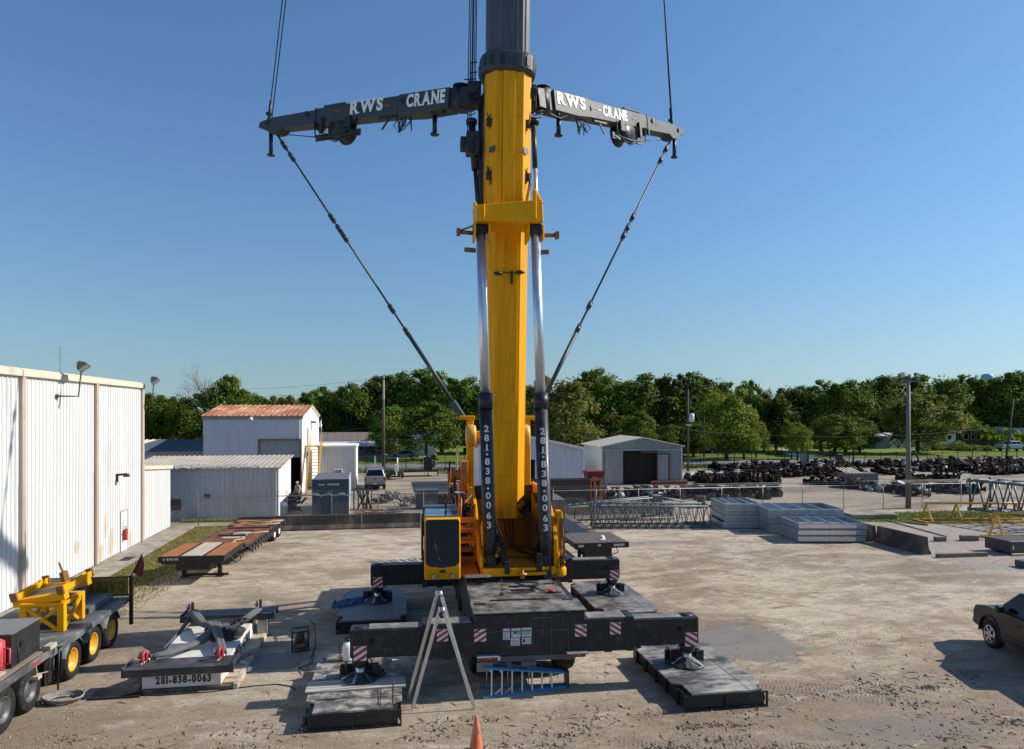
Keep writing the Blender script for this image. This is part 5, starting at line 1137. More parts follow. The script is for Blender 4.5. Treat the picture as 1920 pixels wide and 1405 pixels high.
# timber boards across the left mat
b = B()
for y0, y1 in ((17.95,18.17),(18.2,18.42),(18.46,18.62)): b.box(-2.1, .34, y0, y1, .448, .475)
solo("timber_boards", b, M("grey_timber", (.40,.375,.33), .8, var=.25, vs=3, stretch=(.3,4,1)), "row of pale timber boards laid across the front left mat", "boards")
b = B(); 
for x in (.02, -.32): b.path([(x,16.98,.45),(x,17.0,.78),(x+.01,17.02,1.0 if x > 0 else .72)], .014, 6)
solo("mat_pins", b, BLK, "two thin steel lifting pins standing at the near edge of the left mat", "pins")
b = B(); r_ = random.Random(6)
for i in range(26):
    x, y = r_.uniform(-1.2,-.1), r_.uniform(18.55,19.0); b.bar((x,y,.47),(x+r_.uniform(-.3,.3),y+r_.uniform(-.2,.2),.5+r_.random()*.12), r_.uniform(.03,.09), r_.uniform(.03,.08))
solo("tools_heap", b, M("tools_dark", (.035,.035,.04), .5, var=.5, vs=7), "heap of dark tools and shackles around the foot of the left outrigger jack", "tools")
b = B(); b.box(.0,.5,19.2,19.32,.62,.70); b.bar((.05,19.26,.45),(.05,19.26,.62),.06); b.bar((.45,19.26,.45),(.52,19.2,.62),.05); b.bar((-.1,19.9,.5),(.7,20.0,.52),.12,.04)
solo("timber_prop", b, M("pale_prop", (.42,.38,.31), .8), "short pale timber prop beside the left outrigger jack", "timber")
# white pump sprayer
c = G(652, 1238, .447); b = B(); b.lathe([(0,0),(.13,.0),(.15,.04),(.15,.36),(.12,.46),(.05,.5),(0,.5)], c, 'z', 18)
sp = solo("pump_sprayer", b, WHT, "white plastic pump sprayer on the far edge of the front left mat", "sprayer")
b = B(); b.tube(c+V(0,0,.5), c+V(0,0,.6), .045, n=10); b.bar(c+V(-.1,0,.62), c+V(.1,0,.62), .03); b.path([c+V(-.1,-.02,.4), c+V(-.22,-.02,.5), c+V(-.22,-.03,.2), c+V(-.15,-.04,.05)], .014, 6); obj("pump_handle", b, BLK, sp)
b = B(); b.box(-.30+c.x,-.16+c.x,c.y-.05,c.y+.1,.447,.52); solo("yellow_rag", b, YDULL, "small yellow rag beside the white pump sprayer", "rag", bevel=.03)
# blue sheet on the shaded mat
r_ = random.Random(12); b = B(); vs = []
for i in range(14):
    for j in range(7): vs.append((-2.1+.12*i+.05*r_.random(), 25.4+.17*j+.1*i*.7+.05*r_.random(), .46+.13*r_.random()*(1 if 0 < j < 6 else .1)))
b.add(vs, [(i*7+j, i*7+j+7, i*7+j+8, i*7+j+1) for i in range(13) for j in range(6)]); solo("blue_sheet", b, M("blue_sheet", (.02,.06,.15), .6), "crumpled dark blue sheet on the shaded mat", "sheet")

# ------------------------------------------------------------------ ladders
lf = thing("folding_ladder", "tall aluminium folding ladder standing in an A shape in front of the crane", "ladder", G(830, 1322))
YF = 17.5; c0 = W2(0, YF)
def CW(px, Y, z): x, y = W2((px-960)*Y/FPX, Y); return Vector((x, y, z))
ax_z = 2.60
for px0, s in ((773, -1), (890, 1)):
    f0, f1 = CW(px0, YF, .02), CW(px0-8, YF+.62, .02); a0, a1 = CW(828+s*3, YF+.08, ax_z-.16), CW(823+s*3, YF+.50, ax_z+.14)
    b = B()
    for p, q in ((f0, a0), (f1, a1)): b.bar(p, q, .035, .085, (q-p).cross(f1-f0))
    fr = obj("ladder_rail", b, ALU, lf, world=True, bevel=.006)
    b = B()
    for i in range(9): t_ = .07+i*.107; b.bar(f0.lerp(a0,t_), f1.lerp(a1,t_), .085, .03)
    obj("rung", b, ALU, fr)
    b = B()
    for p, q in ((f0, a0), (f1, a1)):
        for i in range(9): e = p.lerp(q,.07+i*.107); b.bar(e+V(0,-.056,-.028), e+V(0,-.056,.028), .03, .012)
        for t0, t1 in ((.03,.42),(.5,.9)): b.bar(p.lerp(q,t0)+V(.012*s,-.0545,0), p.lerp(q,t1)+V(.012*s,-.0545,0), .014, .006)
    obj("rail_slot", b, M("slot_dark", (.06,.06,.06), .6), fr)
    b = B()
    for p, q in ((f0, a0), (f1, a1)):
        for t_ in (.15,.3,.45,.60): e = p.lerp(q,t_); b.bar(e+V(s*.05,-.02,-.03), e+V(s*.05,-.02,.05), .035, .03)
    obj("lock_knob", b, M("lock_dark", (.5,.5,.5), .4), fr)
    b = B()
    for p, q in ((f0, a0), (f1, a1)): b.bar(p-V(0,0,.015), p.lerp(q,.03), .05, .1)
    obj("foot", b, M("yellow_plastic", (.6,.35,.03), .5), fr)
for px, dY, dz_ in ((828, .08, -.16), (823, .50, .14)):
    b = B(); b.path([CW(px-5,YF+dY,ax_z-.1+dz_), CW(px-3,YF+dY,ax_z+.04+dz_), CW(px+3,YF+dY,ax_z+.04+dz_), CW(px+5,YF+dY,ax_z-.1+dz_)], .045, 8); obj("hinge", b, ALU, lf, world=True)
b = B(); b.lathe([(0,-.05),(.055,-.05),(.055,.05),(0,.05)], CW(828,YF+.02,ax_z-.3), 'y', 14); obj("hinge_lock", b, BLK, lf, world=True)

BLU = M("blue_fibreglass", (.05,.22,.42), .45, var=.12)
sl_ = thing("step_ladder", "blue fibreglass stepladder lying on its side in front of the crane tail", "ladder", G(985, 1300))
g = lambda px, py, z=0: G(px, py, z)
L0, L1 = G(905,1308,.03), G(1062,1287,.03); U0, U1 = L0+V(.02,.06,.74), L1+V(.0,.03,.36)
b = B(); b.bar(L0, L1, .05, .10, (0,1,.2)); b.bar(U0, U1, .05, .10, (0,1,.2)); rl = obj("front_rail", b, BLU, sl_, world=True, bevel=.005)
b = B()
for i in range(7): t_ = .10+i*.12; p, q = L0.lerp(L1,t_), U0.lerp(U1,t_); b.bar(p+V(0,.01,.02), q+V(0,.01,-.02), .035, .075)
objs("step", b, ALU, sl_, world=True)
b = B(); p0_, p1_ = L0.lerp(L1,.24), U0.lerp(U1,.05)
for i in (0, 1): b.bar(U0.lerp(U1,.06+.12*i)+V(0,.03,-.02), U0.lerp(U1,.10+.12*i)+V(0,.03,-.14), .02,.03); b.bar(L0.lerp(L1,.14+.12*i)+V(0,.03,.02), L0.lerp(L1,.22+.12*i)+V(0,.03,.16), .02,.03)
obj("brace", b, ALU, sl_, world=True)
K0, K1 = L0+V(.0,.62,0), L1+V(-.03,.16,0); K2, K3 = V(K0.x,K0.y,.76), V(K1.x,K1.y,.38)
b = B(); b.bar(K0,K1,.04,.07,(0,1,.2)); b.bar(K2,K3,.04,.07,(0,1,.2)); obj("rear_rail", b, BLU, sl_, world=True)
b = B()
for i in range(4): t_ = .08+i*.25; b.bar(K0.lerp(K1,t_), K2.lerp(K3,t_), .02,.03)
obj("rear_rung", b, ALU, sl_, world=True)
b = B(); b.box(L1.x-.02,L1.x+.07,L1.y-.06,L1.y+.22,.0,.46); obj("top_cap", b, M("ladder_cap", (.03,.04,.06), .5), sl_, world=True, bevel=.02)

# ------------------------------------------------------------------ traffic cone
cn = thing("traffic_cone", "faded orange traffic cone at the bottom of the picture", "cone", G(893, 1411))
b = B(); b.lathe([(.0,.80),(.028,.80),(.036,.77),(.152,.045),(.16,.035),(.15,.03)], (0,0,0), 'z', 28); obj("cone_body", b, M("faded_orange", (.62,.13,.05), .6, var=.2, vs=5, dirt=(.55,.27,.17), da=.25, ds=5), cn)
b = B(); b.lathe([(.062,.632),(.0935,.432),(.092,.430)], (0,0,0), 'z', 28); b.v = [V(v.x*1.03, v.y*1.03, v.z) for v in b.v]; obj("reflective_band", b, M("faded_band", (.66,.24,.15), .5), cn)
b = B(); b.box(-.2,.2,-.2,.2,0,.03); obj("base", b, BLK, cn, bevel=.012)
b = B(); r_ = random.Random(3); c = G(795,1392)
for i in range(9): x, y = c.x+r_.uniform(-.18,.18), c.y+r_.uniform(-.06,.06); b.add([(x,y,.006),(x+.07,y+.02,.03),(x+.1,y+.05,.02),(x+.02,y+.05,.012)], [(0,1,2,3)])
solo("litter", b, M("red_litter", (.22,.05,.07), .7), "small crumpled reddish wrapper on the dirt left of the traffic cone", "litter")

# ------------------------------------------------------------------ small engine-driven pump
c = G(563, 1219); pu = thing("power_unit", "small yellow engine power unit in a black tube frame on the dirt", "generator", c, rad(8))
b = B()
for x in (-.24,.24):
    b.path([(x,-.24,.02),(x,-.24,.62),(x,.24,.62),(x,.24,.02)], .022, 6)
for y in (-.24,.24):
    for z in (.05,.62): b.tube((-.24,y,z),(.24,y,z),.022,n=6)
obj("frame", b, BLK, pu)
b = B(); b.box(-.18,.2,-.17,.18,.08,.3); b.lathe([(0,-.1),(.13,-.1),(.13,.1),(0,.1)], (0,-.1,.42), 'y', 16); obj("engine", b, M("engine_dark", (.04,.035,.03), .6, var=.4), pu, bevel=.02)
b = B(); b.box(-.16,.17,-.2,-.12,.12,.24); b.box(-.12,.12,-.08,.16,.46,.56); objs("fuel_tank", b, M("dull_orange_brown", (.22,.10,.02), .6, var=.3), pu, bevel=.03)
b = B(); 
b.path([G(580,1190)+V(0,0,.5), G(590,1195)+V(0,0,.4), G(592,1215)+V(0,0,.1), G(585,1245)+V(0,0,.03), G(560,1255)+V(0,0,.03), G(575,1265)+V(0,0,.1), G(590,1240)+V(0,0,.4)], .015, 6)
solo("power_cable", b, RUB, "thin black cable trailing from the yellow power unit to the left mat", "cable")
b = B(); b.path([G(px,py)+V(0,0,.015) for px, py in ((222,1300),(240,1305),(300,1305),(400,1298),(440,1292),(480,1287),(520,1284),(545,1288),(555,1296))], .014, 6)
solo("ground_cable", b, RUB, "long thin cable lying on the dirt in front of the white spreader block", "cable")

# ------------------------------------------------------------------ lifting beams, slings and the white block
PALT = M("pale_pallet", (.50,.44,.33), .8, var=.25, vs=3, dirt=(.2,.12,.06), da=.3)
sk = thing("skid_base", "flat steel and timber skid under the white phone-number block", "skid", (-5.4, 22.2, 0))
b = B(); b.box(-6.82,-4.1,19.75,24.7,.0,.1); obj("skid_plate", b, M("skid_dark", (.06,.05,.045), .6, var=.3, dirt=(.22,.15,.09), da=.3), sk, world=True)
b = B(); 
for i in range(12): b.box(-4.48,-4.14,19.9+i*.385,20.25+i*.385,.101,.135)
b.box(-4.139,-4.03,19.72,24.5,.0,.15); obj("timber_edge", b, PALT, sk, world=True)
b = B(); b.box(-7.6,-6.4,19.55,20.25,.0,.05); b.bar((-6.9,19.9,.06),(-6.5,19.95,.12),.6,.03); solo("rubber_sheet", b, BLK, "dark flat sheet on the dirt at the left of the white phone-number block", "sheet")
wbk = thing("ballast_block", "long white ballast block lettered with a phone number on its end", "block", (-5.45, 22, 0))
b = B(); b.box(-6.42,-4.46,19.82,24.4,.11,.52); obj("block", b, M("block_white", (.62,.60,.56), .6, var=.1, dirt=(.42,.34,.24), da=.15), wbk, world=True, bevel=.012)
LB = B(); tw = text_width("281-838-0063", .205, .10, .05, .8); letters(LB, "281-838-0063", (-5.42-tw/2+.02, 19.815, .215), (1,0,0), (0,0,1), .205, .10, .05, True, .8); obj("phone_number", LB, BLK, wbk, world=True, recalc=False)
LB = B(); letters(LB, "RWS CRANE", (-4.455, 20.9, .17), (0,1,0), (0,0,1), .28, .2, .05, True, 1.6); obj("side_lettering", LB, M("letter_dark_blue", (.03,.05,.09), .5), wbk, world=True, recalc=False)
b = B(); b.box(-4.458,-4.452,20.35,20.85,.13,.5); b.box(-4.458,-4.452,23.6,24.2,.13,.5); obj("white_sticker", b, WHT, wbk, world=True)
def beam(label, x0, x1, y0, y1, z0):
    t = thing("lifting_beam", label, "beam", ((x0+x1)/2, y0, z0), 0, "black lifting beams on the white block")
    b = B(); b.box(x0,x1,y0,y1,z0+.09,z0+.14); b.box(x0,x1,y0,y0+.04,z0-.06,z0+.0899); b.box(x0,x1,y1-.04,y1,z0-.06,z0+.0899); b.box(x0+.2,x1-.2,y0+.06,y1-.06,z0,z0+.0899)
    b.bar((x0+.03,y0,z0+.17),(x0+.03,y1,z0+.17),.05,.05); b.bar((x1-.03,y0,z0+.17),(x1-.03,y1,z0+.17),.05,.05)
    obj("beam_body", b, M("beam_black", (.035,.034,.036), .45, var=.25, dirt=(.10,.085,.07), da=.25, ds=2), t, world=True, bevel=.008)
beam("near black lifting beam across the front end of the white block", -6.88, -4.12, 19.68, 20.48, .53)
beam("far black lifting beam across the back end of the white block", -6.65, -3.75, 24.0, 24.75, .68)
b = B(); b.box(-4.3,-4.0,24.1,24.5,.1,.58); solo("timber_post", b, M("grey_timber", (.40,.375,.33)), "short timber post under the far black lifting beam", "timber")
def shackle(x, y, z, rz, label):
    t = thing("shackle", label, "shackle", (x,y,z), rz, "red shackles on the lifting beams")
    b = B(); b.path([(-.1,0,-.12),(-.11,0,.02),(-.08,0,.14),(0,0,.19),(.08,0,.14),(.11,0,.02),(.1,0,-.12)], .045, 8); obj("bow", b, REDM, t)
    b = B(); b.tube((-.2,0,-.1),(.2,0,-.1),.035,n=10); b.tube((.14,0,-.1),(.21,0,-.1),.07,n=8); b.lathe([(.06,-.05),(.1,-.02),(.1,.02),(.06,.05)], (.03,.12,.08), 'y', 12); obj("pin", b, STEEL, t)
for x, y, z, l_ in ((-6.45,20.1,.82,"near left red shackle on the near lifting beam"),(-4.55,20.1,.82,"near right red shackle on the near lifting beam"),(-6.35,24.3,.98,"far left dark red shackle on the far lifting beam"),(-4.25,24.3,.98,"far right dark red shackle on the far lifting beam")):
    shackle(x, y, z, rad(80 if y < 22 else 100), l_)
SLG = M("sling_web", (.11,.11,.115), .85, var=.3, vs=8, bump=.4, bs=60)
def sling(label, pts, r=.075):
    b = B(); r_ = random.Random(int(pts[0][0]*100)); rs = [r*r_.uniform(.8,1.25) for _ in pts]; b.path(pts, rs, 8)
    for off in (.09,): b.path([(p[0]+off, p[1]+off*.5, p[2]-.02) for p in pts], rs, 8)
    solo("lifting_sling", b, SLG, label, "sling", "grey round slings over the lifting beams")
sling("grey round sling running from the near left shackle to the middle of the block", [(-6.40,20.3,.8),(-6.1,20.8,.72),(-5.6,21.5,.72),(-5.3,22.2,.86),(-5.25,22.6,.9)])
sling("grey round sling running from the near right shackle to the middle of the block", [(-4.58,20.3,.8),(-4.75,20.9,.7),(-4.95,21.6,.78),(-5.15,22.1,.9),(-5.3,22.7,.92)], .085)
sling("thick grey round sling bunched up from the middle to the far left shackle", [(-6.32,24.1,.95),(-6.05,23.6,.85),(-5.75,23.0,.85),(-5.45,22.6,.92),(-5.2,22.3,.9)], .10)
sling("grey round sling running from the middle to the far right shackle", [(-4.3,24.1,.95),(-4.6,23.6,.8),(-5.0,23.2,.74),(-5.3,22.8,.8)])
b = B(); r_ = random.Random(8)
for k in range(7):
    pts = [(-4.95+.45*math.cos(a)+.04*k*math.sin(a*2+k), 22.6+.5*math.sin(a)+.03*k, .60+.045*k+.03*math.sin(a*3+k)) for a in (i*.52 for i in range(13))]; b.path(pts, .055, 6)
solo("sling_heap", b, M("sling_black", (.03,.03,.033), .9, var=.3, vs=8), "dark heap of coiled sling lying on the white block", "sling")
b = B(); b.path([(-6.2,21.2,.6),(-6.0,21.5,.62),(-5.7,21.55,.62),(-5.4,21.8,.66),(-5.2,22.2,.8)], .065, 8); b.path([(-6.2,21.2,.6),(-6.25,21.45,.6),(-6.05,21.6,.6),(-5.7,21.65,.6)], .065, 8)
b.path([(-6.7,20.6,.2),(-6.65,22,.3),(-6.5,23.4,.5),(-6.3,24.1,.85)], .06, 8)
solo("loose_sling", b, SLG, "loose grey sling with a looped end on the left of the white block", "sling")
b = B(); c = G(451,1252); b.lathe([(0,0),(.05,0),(.05,.12),(.02,.16),(.02,.2),(0,.2)], c+V(0,0,.14), 'x', 10); solo("plastic_bottle", b, M("clear_plastic", (.5,.52,.55), .2), "small clear bottle lying on the timber edge of the skid", "bottle")
b = B(); c = G(466,1262); r_=random.Random(5)
vs=[(c.x+.12*math.cos(i)*r_.uniform(.5,1), c.y+.08*math.sin(i)*r_.uniform(.5,1), r_.uniform(.02,.16)) for i in range(8)]; b.add(vs,[(0,1,2,3),(3,4,5),(5,6,7,0),(0,3,5)]); solo("paper_scrap", b, WHT, "crumpled white paper on the dirt beside the skid", "paper")

# ------------------------------------------------------------------ grey dolly with yellow wheels
DG = M("dolly_grey", (.075,.09,.098), .55, var=.15, vs=2, dirt=(.24,.23,.21), da=.25, ds=1.5)
DY = thing("boom_dolly", "grey three-axle boom dolly with yellow wheel rims", "trailer", (-9.8, 22.5, 0))
b = B(); b.box(-11.1,-8.55,19.75,21.6,1.06,1.24); b.box(-11.1,-8.55,21.605,25.3,1.06,1.22); b.box(-11.0,-9.3,22.2,23.2,1.225,1.5); b.box(-10.9,-9.0,23.25,25.1,1.225,1.42); b.box(-10.7,-9.6,23.6,24.6,1.425,1.75); b.box(-10.9,-9.7,23.9,25.0,1.425,2.0)
obj("deck", b, DG, DY, world=True, bevel=.02)
b = B(); b.box(-10.6,-9.1,19.8,25,.55,1.055); b.box(-9.2,-8.7,19.75,20.3,.35,1.05); b.box(-10.4,-8.95,19.55,19.74,.2,1.0); obj("chassis", b, BLK, DY, world=True)
YR = M("yellow_rim", (.66,.34,.012), .45, var=.1, coat=.2)
for y in (21.28,22.65,24.0):
    for x, s in ((-8.86,1),(-10.8,-1)): 
        bW = wheel(DY, (0,0,0), .52, .48, s, YR, tread=6, rimr=.60, dish=.02); bW.location = (x+9.8, y-22.5, .52)
b = B(); b.box(-9.1,-8.62,20.5,20.53,.35,1.0)
b.lathe([(.56,-.22),(.62,-.22),(.62,.22),(.56,.22)], (-8.85,21.28,.55), 'x', 24, rad(-20), rad(190)) if 0 else None
obj("mud_flap", b, BLK, DY, world=True)
for y in (21.28,22.65,24.0):
    b = B(); b.lathe([(.58,-.26),(.60,-.26),(.60,.26),(.58,.26)], (-8.86,y,.52), 'x', 20, rad(20), rad(160)); obj("fender", b, DG, DY, world=True)
b = B(); b.tube((-8.45,19.9,.2),(-8.42,19.88,1.3),.025,n=8); b.bar((-8.45,19.88,1.3),(-8.33,19.86,1.32),.03); b.path([(-8.6,20.0,1.0),(-8.6,19.95,.8),(-8.55,19.9,.6),(-8.6,19.95,.45)], .03, 6); obj("post_and_chain", b, BLK, DY, world=True)
# yellow rest standing on the dolly
RS = thing("boom_rest", "yellow braced boom rest with a tilted saddle on the grey dolly", "stand", (-9.75, 22.0, 1.24))
p = {k: D(px, py, Y) for k, (px, py, Y) in dict(a=(65,1166,20.6), b=(115,1168,21.6), c=(158,1147,22.6), d=(97,1145,21.9)).items()}
lx0, lx1, ly0, ly1, lz0, lz1 = -10.0, -9.05, 21.55, 22.75, 1.245, 1.95
b = B()
for x in (lx0, lx1):
    for y in (ly0, ly1): b.box(x-.09, x+.09, y-.09, y+.09, lz0, lz1)
b.box(lx0-.09,lx1+.09,ly0-.09,ly0+.09,lz1+.001,lz1+.1); b.box(lx0-.09,lx1+.09,ly1-.09,ly1+.09,lz1+.001,lz1+.1); b.box(lx1-.09,lx1+.09,ly0+.091,ly1-.091,lz1+.001,lz1+.1); b.box(lx0-.09,lx0+.09,ly0+.091,ly1-.091,lz1+.001,lz1+.1)
obj("leg_frame", b, YEL, RS, world=True, bevel=.012)
b = B()
for y in (ly0, ly1): b.bar((lx0+.08,y+.02,lz0+.04),(lx1-.08,y+.02,lz1-.04),.06,.09); b.bar((lx0+.08,y-.045,lz1-.04),(lx1-.08,y-.045,lz0+.04),.06,.09)
for x in (lx0, lx1): b.bar((x+.02,ly0+.08,lz0+.04),(x+.02,ly1-.08,lz1-.04),.06,.09); b.bar((x-.045,ly0+.08,lz1-.04),(x-.045,ly1-.08,lz0+.04),.06,.09)
obj("cross_brace", b, YEL, RS, world=True)
R = Matrix.Rotation(rad(-11), 3, 'Y') @ Matrix.Rotation(rad(6), 3, 'X') @ Matrix.Rotation(rad(-12), 3, 'Z'); pc = V((lx0+lx1)/2, (ly0+ly1)/2, lz1+.33)
b = B(); b.box(-.78,.72,-.62,-.42,-.18,.02); b.box(-.78,.72,.42,.62,-.18,.02); b.box(-.7,.6,-.419,.419,-.1,-.04); b.v = [pc + R @ v for v in b.v]; obj("saddle", b, YEL, RS, world=True, bevel=.01)
for x0 in (-.74, .60):
    b = B(); b.box(x0,x0+.14,-.62,.72,.021,.1); b.box(x0-.01,x0+.02,-.62,.72,.101,.18); b.box(x0+.12,x0+.15,-.62,.72,.101,.18); b.v = [pc + R @ v for v in b.v]; ra = obj("saddle_rail", b, YEL, RS, world=True, bevel=.006)
    b = B()
    for y in (-.64, .70): b.box(x0-.03,x0+.17,y-.03,y+.03,.0,.24)
    b.v = [pc + R @ v for v in b.v]; obj("end_bracket", b, M("brown_bracket", (.2,.09,.02)), ra, world=True)
b = B(); b.box(-.1,.02,.5,.72,.02,.3); b.bar((-.05,.6,.3),(-.2,.75,.55),.05); b.v = [pc + R @ v for v in b.v]; obj("lock_lever", b, M("brown_bracket", (.2,.09,.02)), RS, world=True)
b = B(); b.box(-.72,.7,-.41,.41,-.039,-.02); b.v = [pc + R @ v for v in b.v]; obj("saddle_pad", b, M("tan_pad", (.42,.29,.13), .8, var=.2), RS, world=True)
# oversize sign seen from behind, and its flag
os_ = thing("oversize_sign", "yellow sign board with black mirrored lettering seen from behind on the grey dolly", "sign", (-9.6, 25.3, 1.2))
b = B(); b.box(-10.45,-8.62,25.32,25.36,1.30,1.86); obj("board", b, M("sign_yellow", (.22,.155,.015), .6), os_, world=True)
LB = B(); letters(LB, "OVERSIZE", (-8.72, 25.317, 1.40), (-1,0,0), (0,0,1), .36, .12, .05, False, .62); obj("lettering", LB, M("sign_letter", (.10,.075,.01), .6), os_, world=True, recalc=False)
b = B(); b.bar((-10.47,25.34,1.28),(-8.6,25.34,1.28),.05); b.bar((-10.47,25.34,1.88),(-8.6,25.34,1.88),.04); obj("frame", b, BLK, os_, world=True)
fg = thing("warning_flag", "dark red warning flag on a leaning staff at the end of the grey dolly", "flag", (-8.45, 25.2, 0))
b = B(); b.box(-8.52,-8.42,25.1,25.2,.35,1.95); b.tube((-8.47,25.15,1.95),(-8.15,25.2,2.65),.018,n=6); obj("staff", b, BLK, fg, world=True)
b = B(); b.add([(-8.15,25.2,2.64),(-8.42,25.17,2.05),(-8.2,25.22,1.86),(-8.12,25.22,2.02),(-8.09,25.21,2.3)], [(0,1,2,3,4)]); obj("flag", b, M("flag_red", (.12,.02,.03), .8), fg, world=True)

# ------------------------------------------------------------------ black flatbed at the lower left
FB = thing("flatbed_trailer", "black flatbed trailer with big worn tyres carrying the tool chest and red can", "trailer", (-9.8, 17, 0))
b = B(); b.box(-11.1,-8.62,11.5,19.95,1.08,1.28); b.box(-8.619,-8.54,11.5,19.95,1.12,1.30)
obj("chassis", b, M("flatbed_steel", (.07,.072,.075), .55, var=.25, dirt=(.2,.19,.17), da=.3), FB, world=True, bevel=.012)
b = B(); 
for i in range(8): b.box(-11.05+i*.3,-10.77+i*.3,11.6,19.9,1.282,1.31)
obj("deck_board", b, M("deck_wood", (.23,.18,.125), .85, var=.3, vs=3, stretch=(4,.3,1)), FB, world=True)
for y in (17.9, 19.12, 16.7):
    for x, s in ((-8.86,1),(-9.24,-1),(-10.5,1),(-10.9,-1)):
        if x < -10: continue
        wv = wheel(FB, (0,0,0), .525, .30, s, M("dark_rim", (.10,.105,.11), .5, .3), tread=5, rimr=.56, dish=-.02 if s > 0 else 0); wv.location = (x+9.8, y-17, .525)
b = B(); b.box(-8.539,-8.53,18.75,19.15,1.16,1.24); b.box(-8.539,-8.53,16.9,17.3,1.16,1.24); b.box(-8.539,-8.53,15.6,16.0,1.16,1.24); obj("reflector", b, M("reflector_red", (.35,.04,.05)), FB, world=True)
b = B(); b.box(-8.66,-8.5,19.6,19.97,1.31,1.42); b.box(-8.9,-8.6,19.2,19.4,.72,.8); b.path([(-8.7,19.3,1.1),(-8.72,19.4,.8),(-8.6,19.7,.75)], .015, 6); obj("rear_block", b, PALT, FB, world=True)
b = B(); b.bar((-8.75,16.2,1.36),(-8.8,18.0,1.36),.12,.05); b.bar((-9.2,16.6,1.35),(-9.1,18.2,1.35),.1,.06); solo("timber_batten", b, M("grey_timber", (.40,.375,.33)), "pale timber battens lying along the edge of the black flatbed", "timber")
b = B(); b.box(-11.0,-8.78,18.35,19.7,1.312,2.10); tb = solo("tool_chest", b, M("chest_black", (.020,.020,.021), .45, var=.2, dirt=(.07,.07,.065), da=.15), "large black steel tool chest on the black flatbed", "chest", bevel=.015)
b = B(); b.box(-11.02,-8.76,18.33,19.72,2.102,2.13); obj("lid", b, M("lid_grey", (.13,.135,.14), .5, var=.2), tb, bevel=.008)
b = B(); b.box(-10.02,-10.0,18.33,18.349,1.33,2.1); b.box(-8.779,-8.75,18.7,18.85,1.70,1.82); b.tube((-8.76,18.6,1.75),(-8.76,18.6,1.35),.012); obj("latch", b, BLK, tb)
b = B(); c = D(-12, 1225, 16.4)
for x, z0, z1, r_ in ((0,0,.75,.22),): b.lathe([(0,z0),(r_,z0),(r_*1.02,z1*.5),(r_,z1*.92),(r_*.6,z1),(0,z1)], (c.x,c.y,1.312), 'z', 16)
b.path([(c.x+.2,c.y,1.85),(c.x+.34,c.y,1.84),(c.x+.34,c.y,1.5),(c.x+.2,c.y,1.48)], .025, 6)
solo("fuel_can", b, M("faded_red_plastic", (.55,.06,.07), .5, var=.2), "faded red can standing on the black flatbed at the left edge", "can")
# coiled hose on the ground
b = B(); c = G(118, 1315); r_ = random.Random(4)
for k in range(7): 
    ph = r_.uniform(0,6); b.path([(c.x+(.36+.02*k)*math.cos(a+ph)+.03*r_.random(), c.y+(.26+.015*k)*math.sin(a+ph), .03+.018*k+.015*math.sin(2*a+k)) for a in (i*.42 for i in range(16))], .02, 6)
solo("hose_coil", b, M("hose_grey", (.25,.235,.22), .8, var=.4, vs=6), "coiled grey rope on the dirt beside the tyres of the black flatbed", "rope")

# ------------------------------------------------------------------ rusty step-deck trailer
RST = M("rust_deck", (.12,.036,.016), .8, var=.35, vs=2, dirt=(.24,.085,.03), da=.3, ds=1.5)
RSTB = M("rust_deck_bright", (.30,.105,.026), .75, var=.2, vs=3)
WOODP = M("pale_deck_wood", (.42,.36,.28), .85, var=.2, vs=2, stretch=(3,.4,1))
TR = thing("step_deck_trailer", "rusty step-deck trailer standing on its legs beside the white warehouse", "trailer", (-8.45, 32.2, 0), rad(-3))
b = B(); b.box(-1.35,1.35,0,3.2,.98,1.18); b.box(-1.25,1.25,.0,3.2,.86,.979); b.box(-.7,.7,.2,4,.55,.859)
b.box(-1.36,1.36,-.05,-.001,.94,1.19); b.box(-1.4,1.4,3.9,13.0,.66,.84); b.box(-.6,.6,3.3,12,.4,.659); b.bar((-1.0,3.2,1.05),(-1.0,4.0,.75),.2,.25); b.bar((1.0,3.2,1.05),(1.0,4.0,.75),.2,.25)
obj("chassis", b, BLK, TR, bevel=.012)
b = B(); b.box(-1.3,-.62,.02,3.15,1.181,1.2); b.box(.55,1.3,.02,3.15,1.181,1.2); obj("rusty_deck", b, RSTB, TR)
b = B(); b.box(-.42,.38,.02,3.15,1.181,1.21); b.box(-.3,.5,7.0,8.2,.842,.87); b.box(-.5,.6,6.1,6.5,.86,.90); objs("wood_deck", b, WOODP, TR)
b = B(); b.box(-1.3,1.3,3.2,6.0,.841,.855); b.box(-1.3,-.5,6.0,12.8,.841,.856); b.box(.55,1.3,6.0,12.8,.841,.856); b.box(-.49,.54,8.8,12.8,.841,.855); b.box(-.49,.54,4.5,6.9,.8555,.859); obj("lower_deck", b, RST, TR)
b = B(); b.box(.6,1.3,11.2,12.8,.857,.864); b.box(-1.3,-.6,9.5,12.7,.857,.864); obj("bright_rust_plate", b, RSTB, TR)
b = B(); b.box(-1.4,1.3,3.7,3.86,.856,1.02); b.box(-1.1,1.2,9.4,9.5,.857,.93); b.bar((-.9,7.0,.88),(.5,7.0,.88),.1,.1)
for i in range(14): b.box(1.401,1.47,4.0+i*.62,4.2+i*.62,.6,.8); 
for i in range(8): b.path([(1.45,4.1+i*.6,.75),(1.5,4.3+i*.6,.5),(1.46,4.5+i*.6,.72)], .035, 6)
b.path([(1.2,1.4,.9),(1.4,1.7,.55),(1.5,2.1,.6),(1.35,2.6,.8)], .03, 6); b.path([(1.3,2.0,.85),(1.5,2.5,.65),(1.3,3.3,.7)], .025, 6); obj("winch_rail", b, M("chain_dark", (.05,.04,.035), .6, var=.4), TR)
b = B()
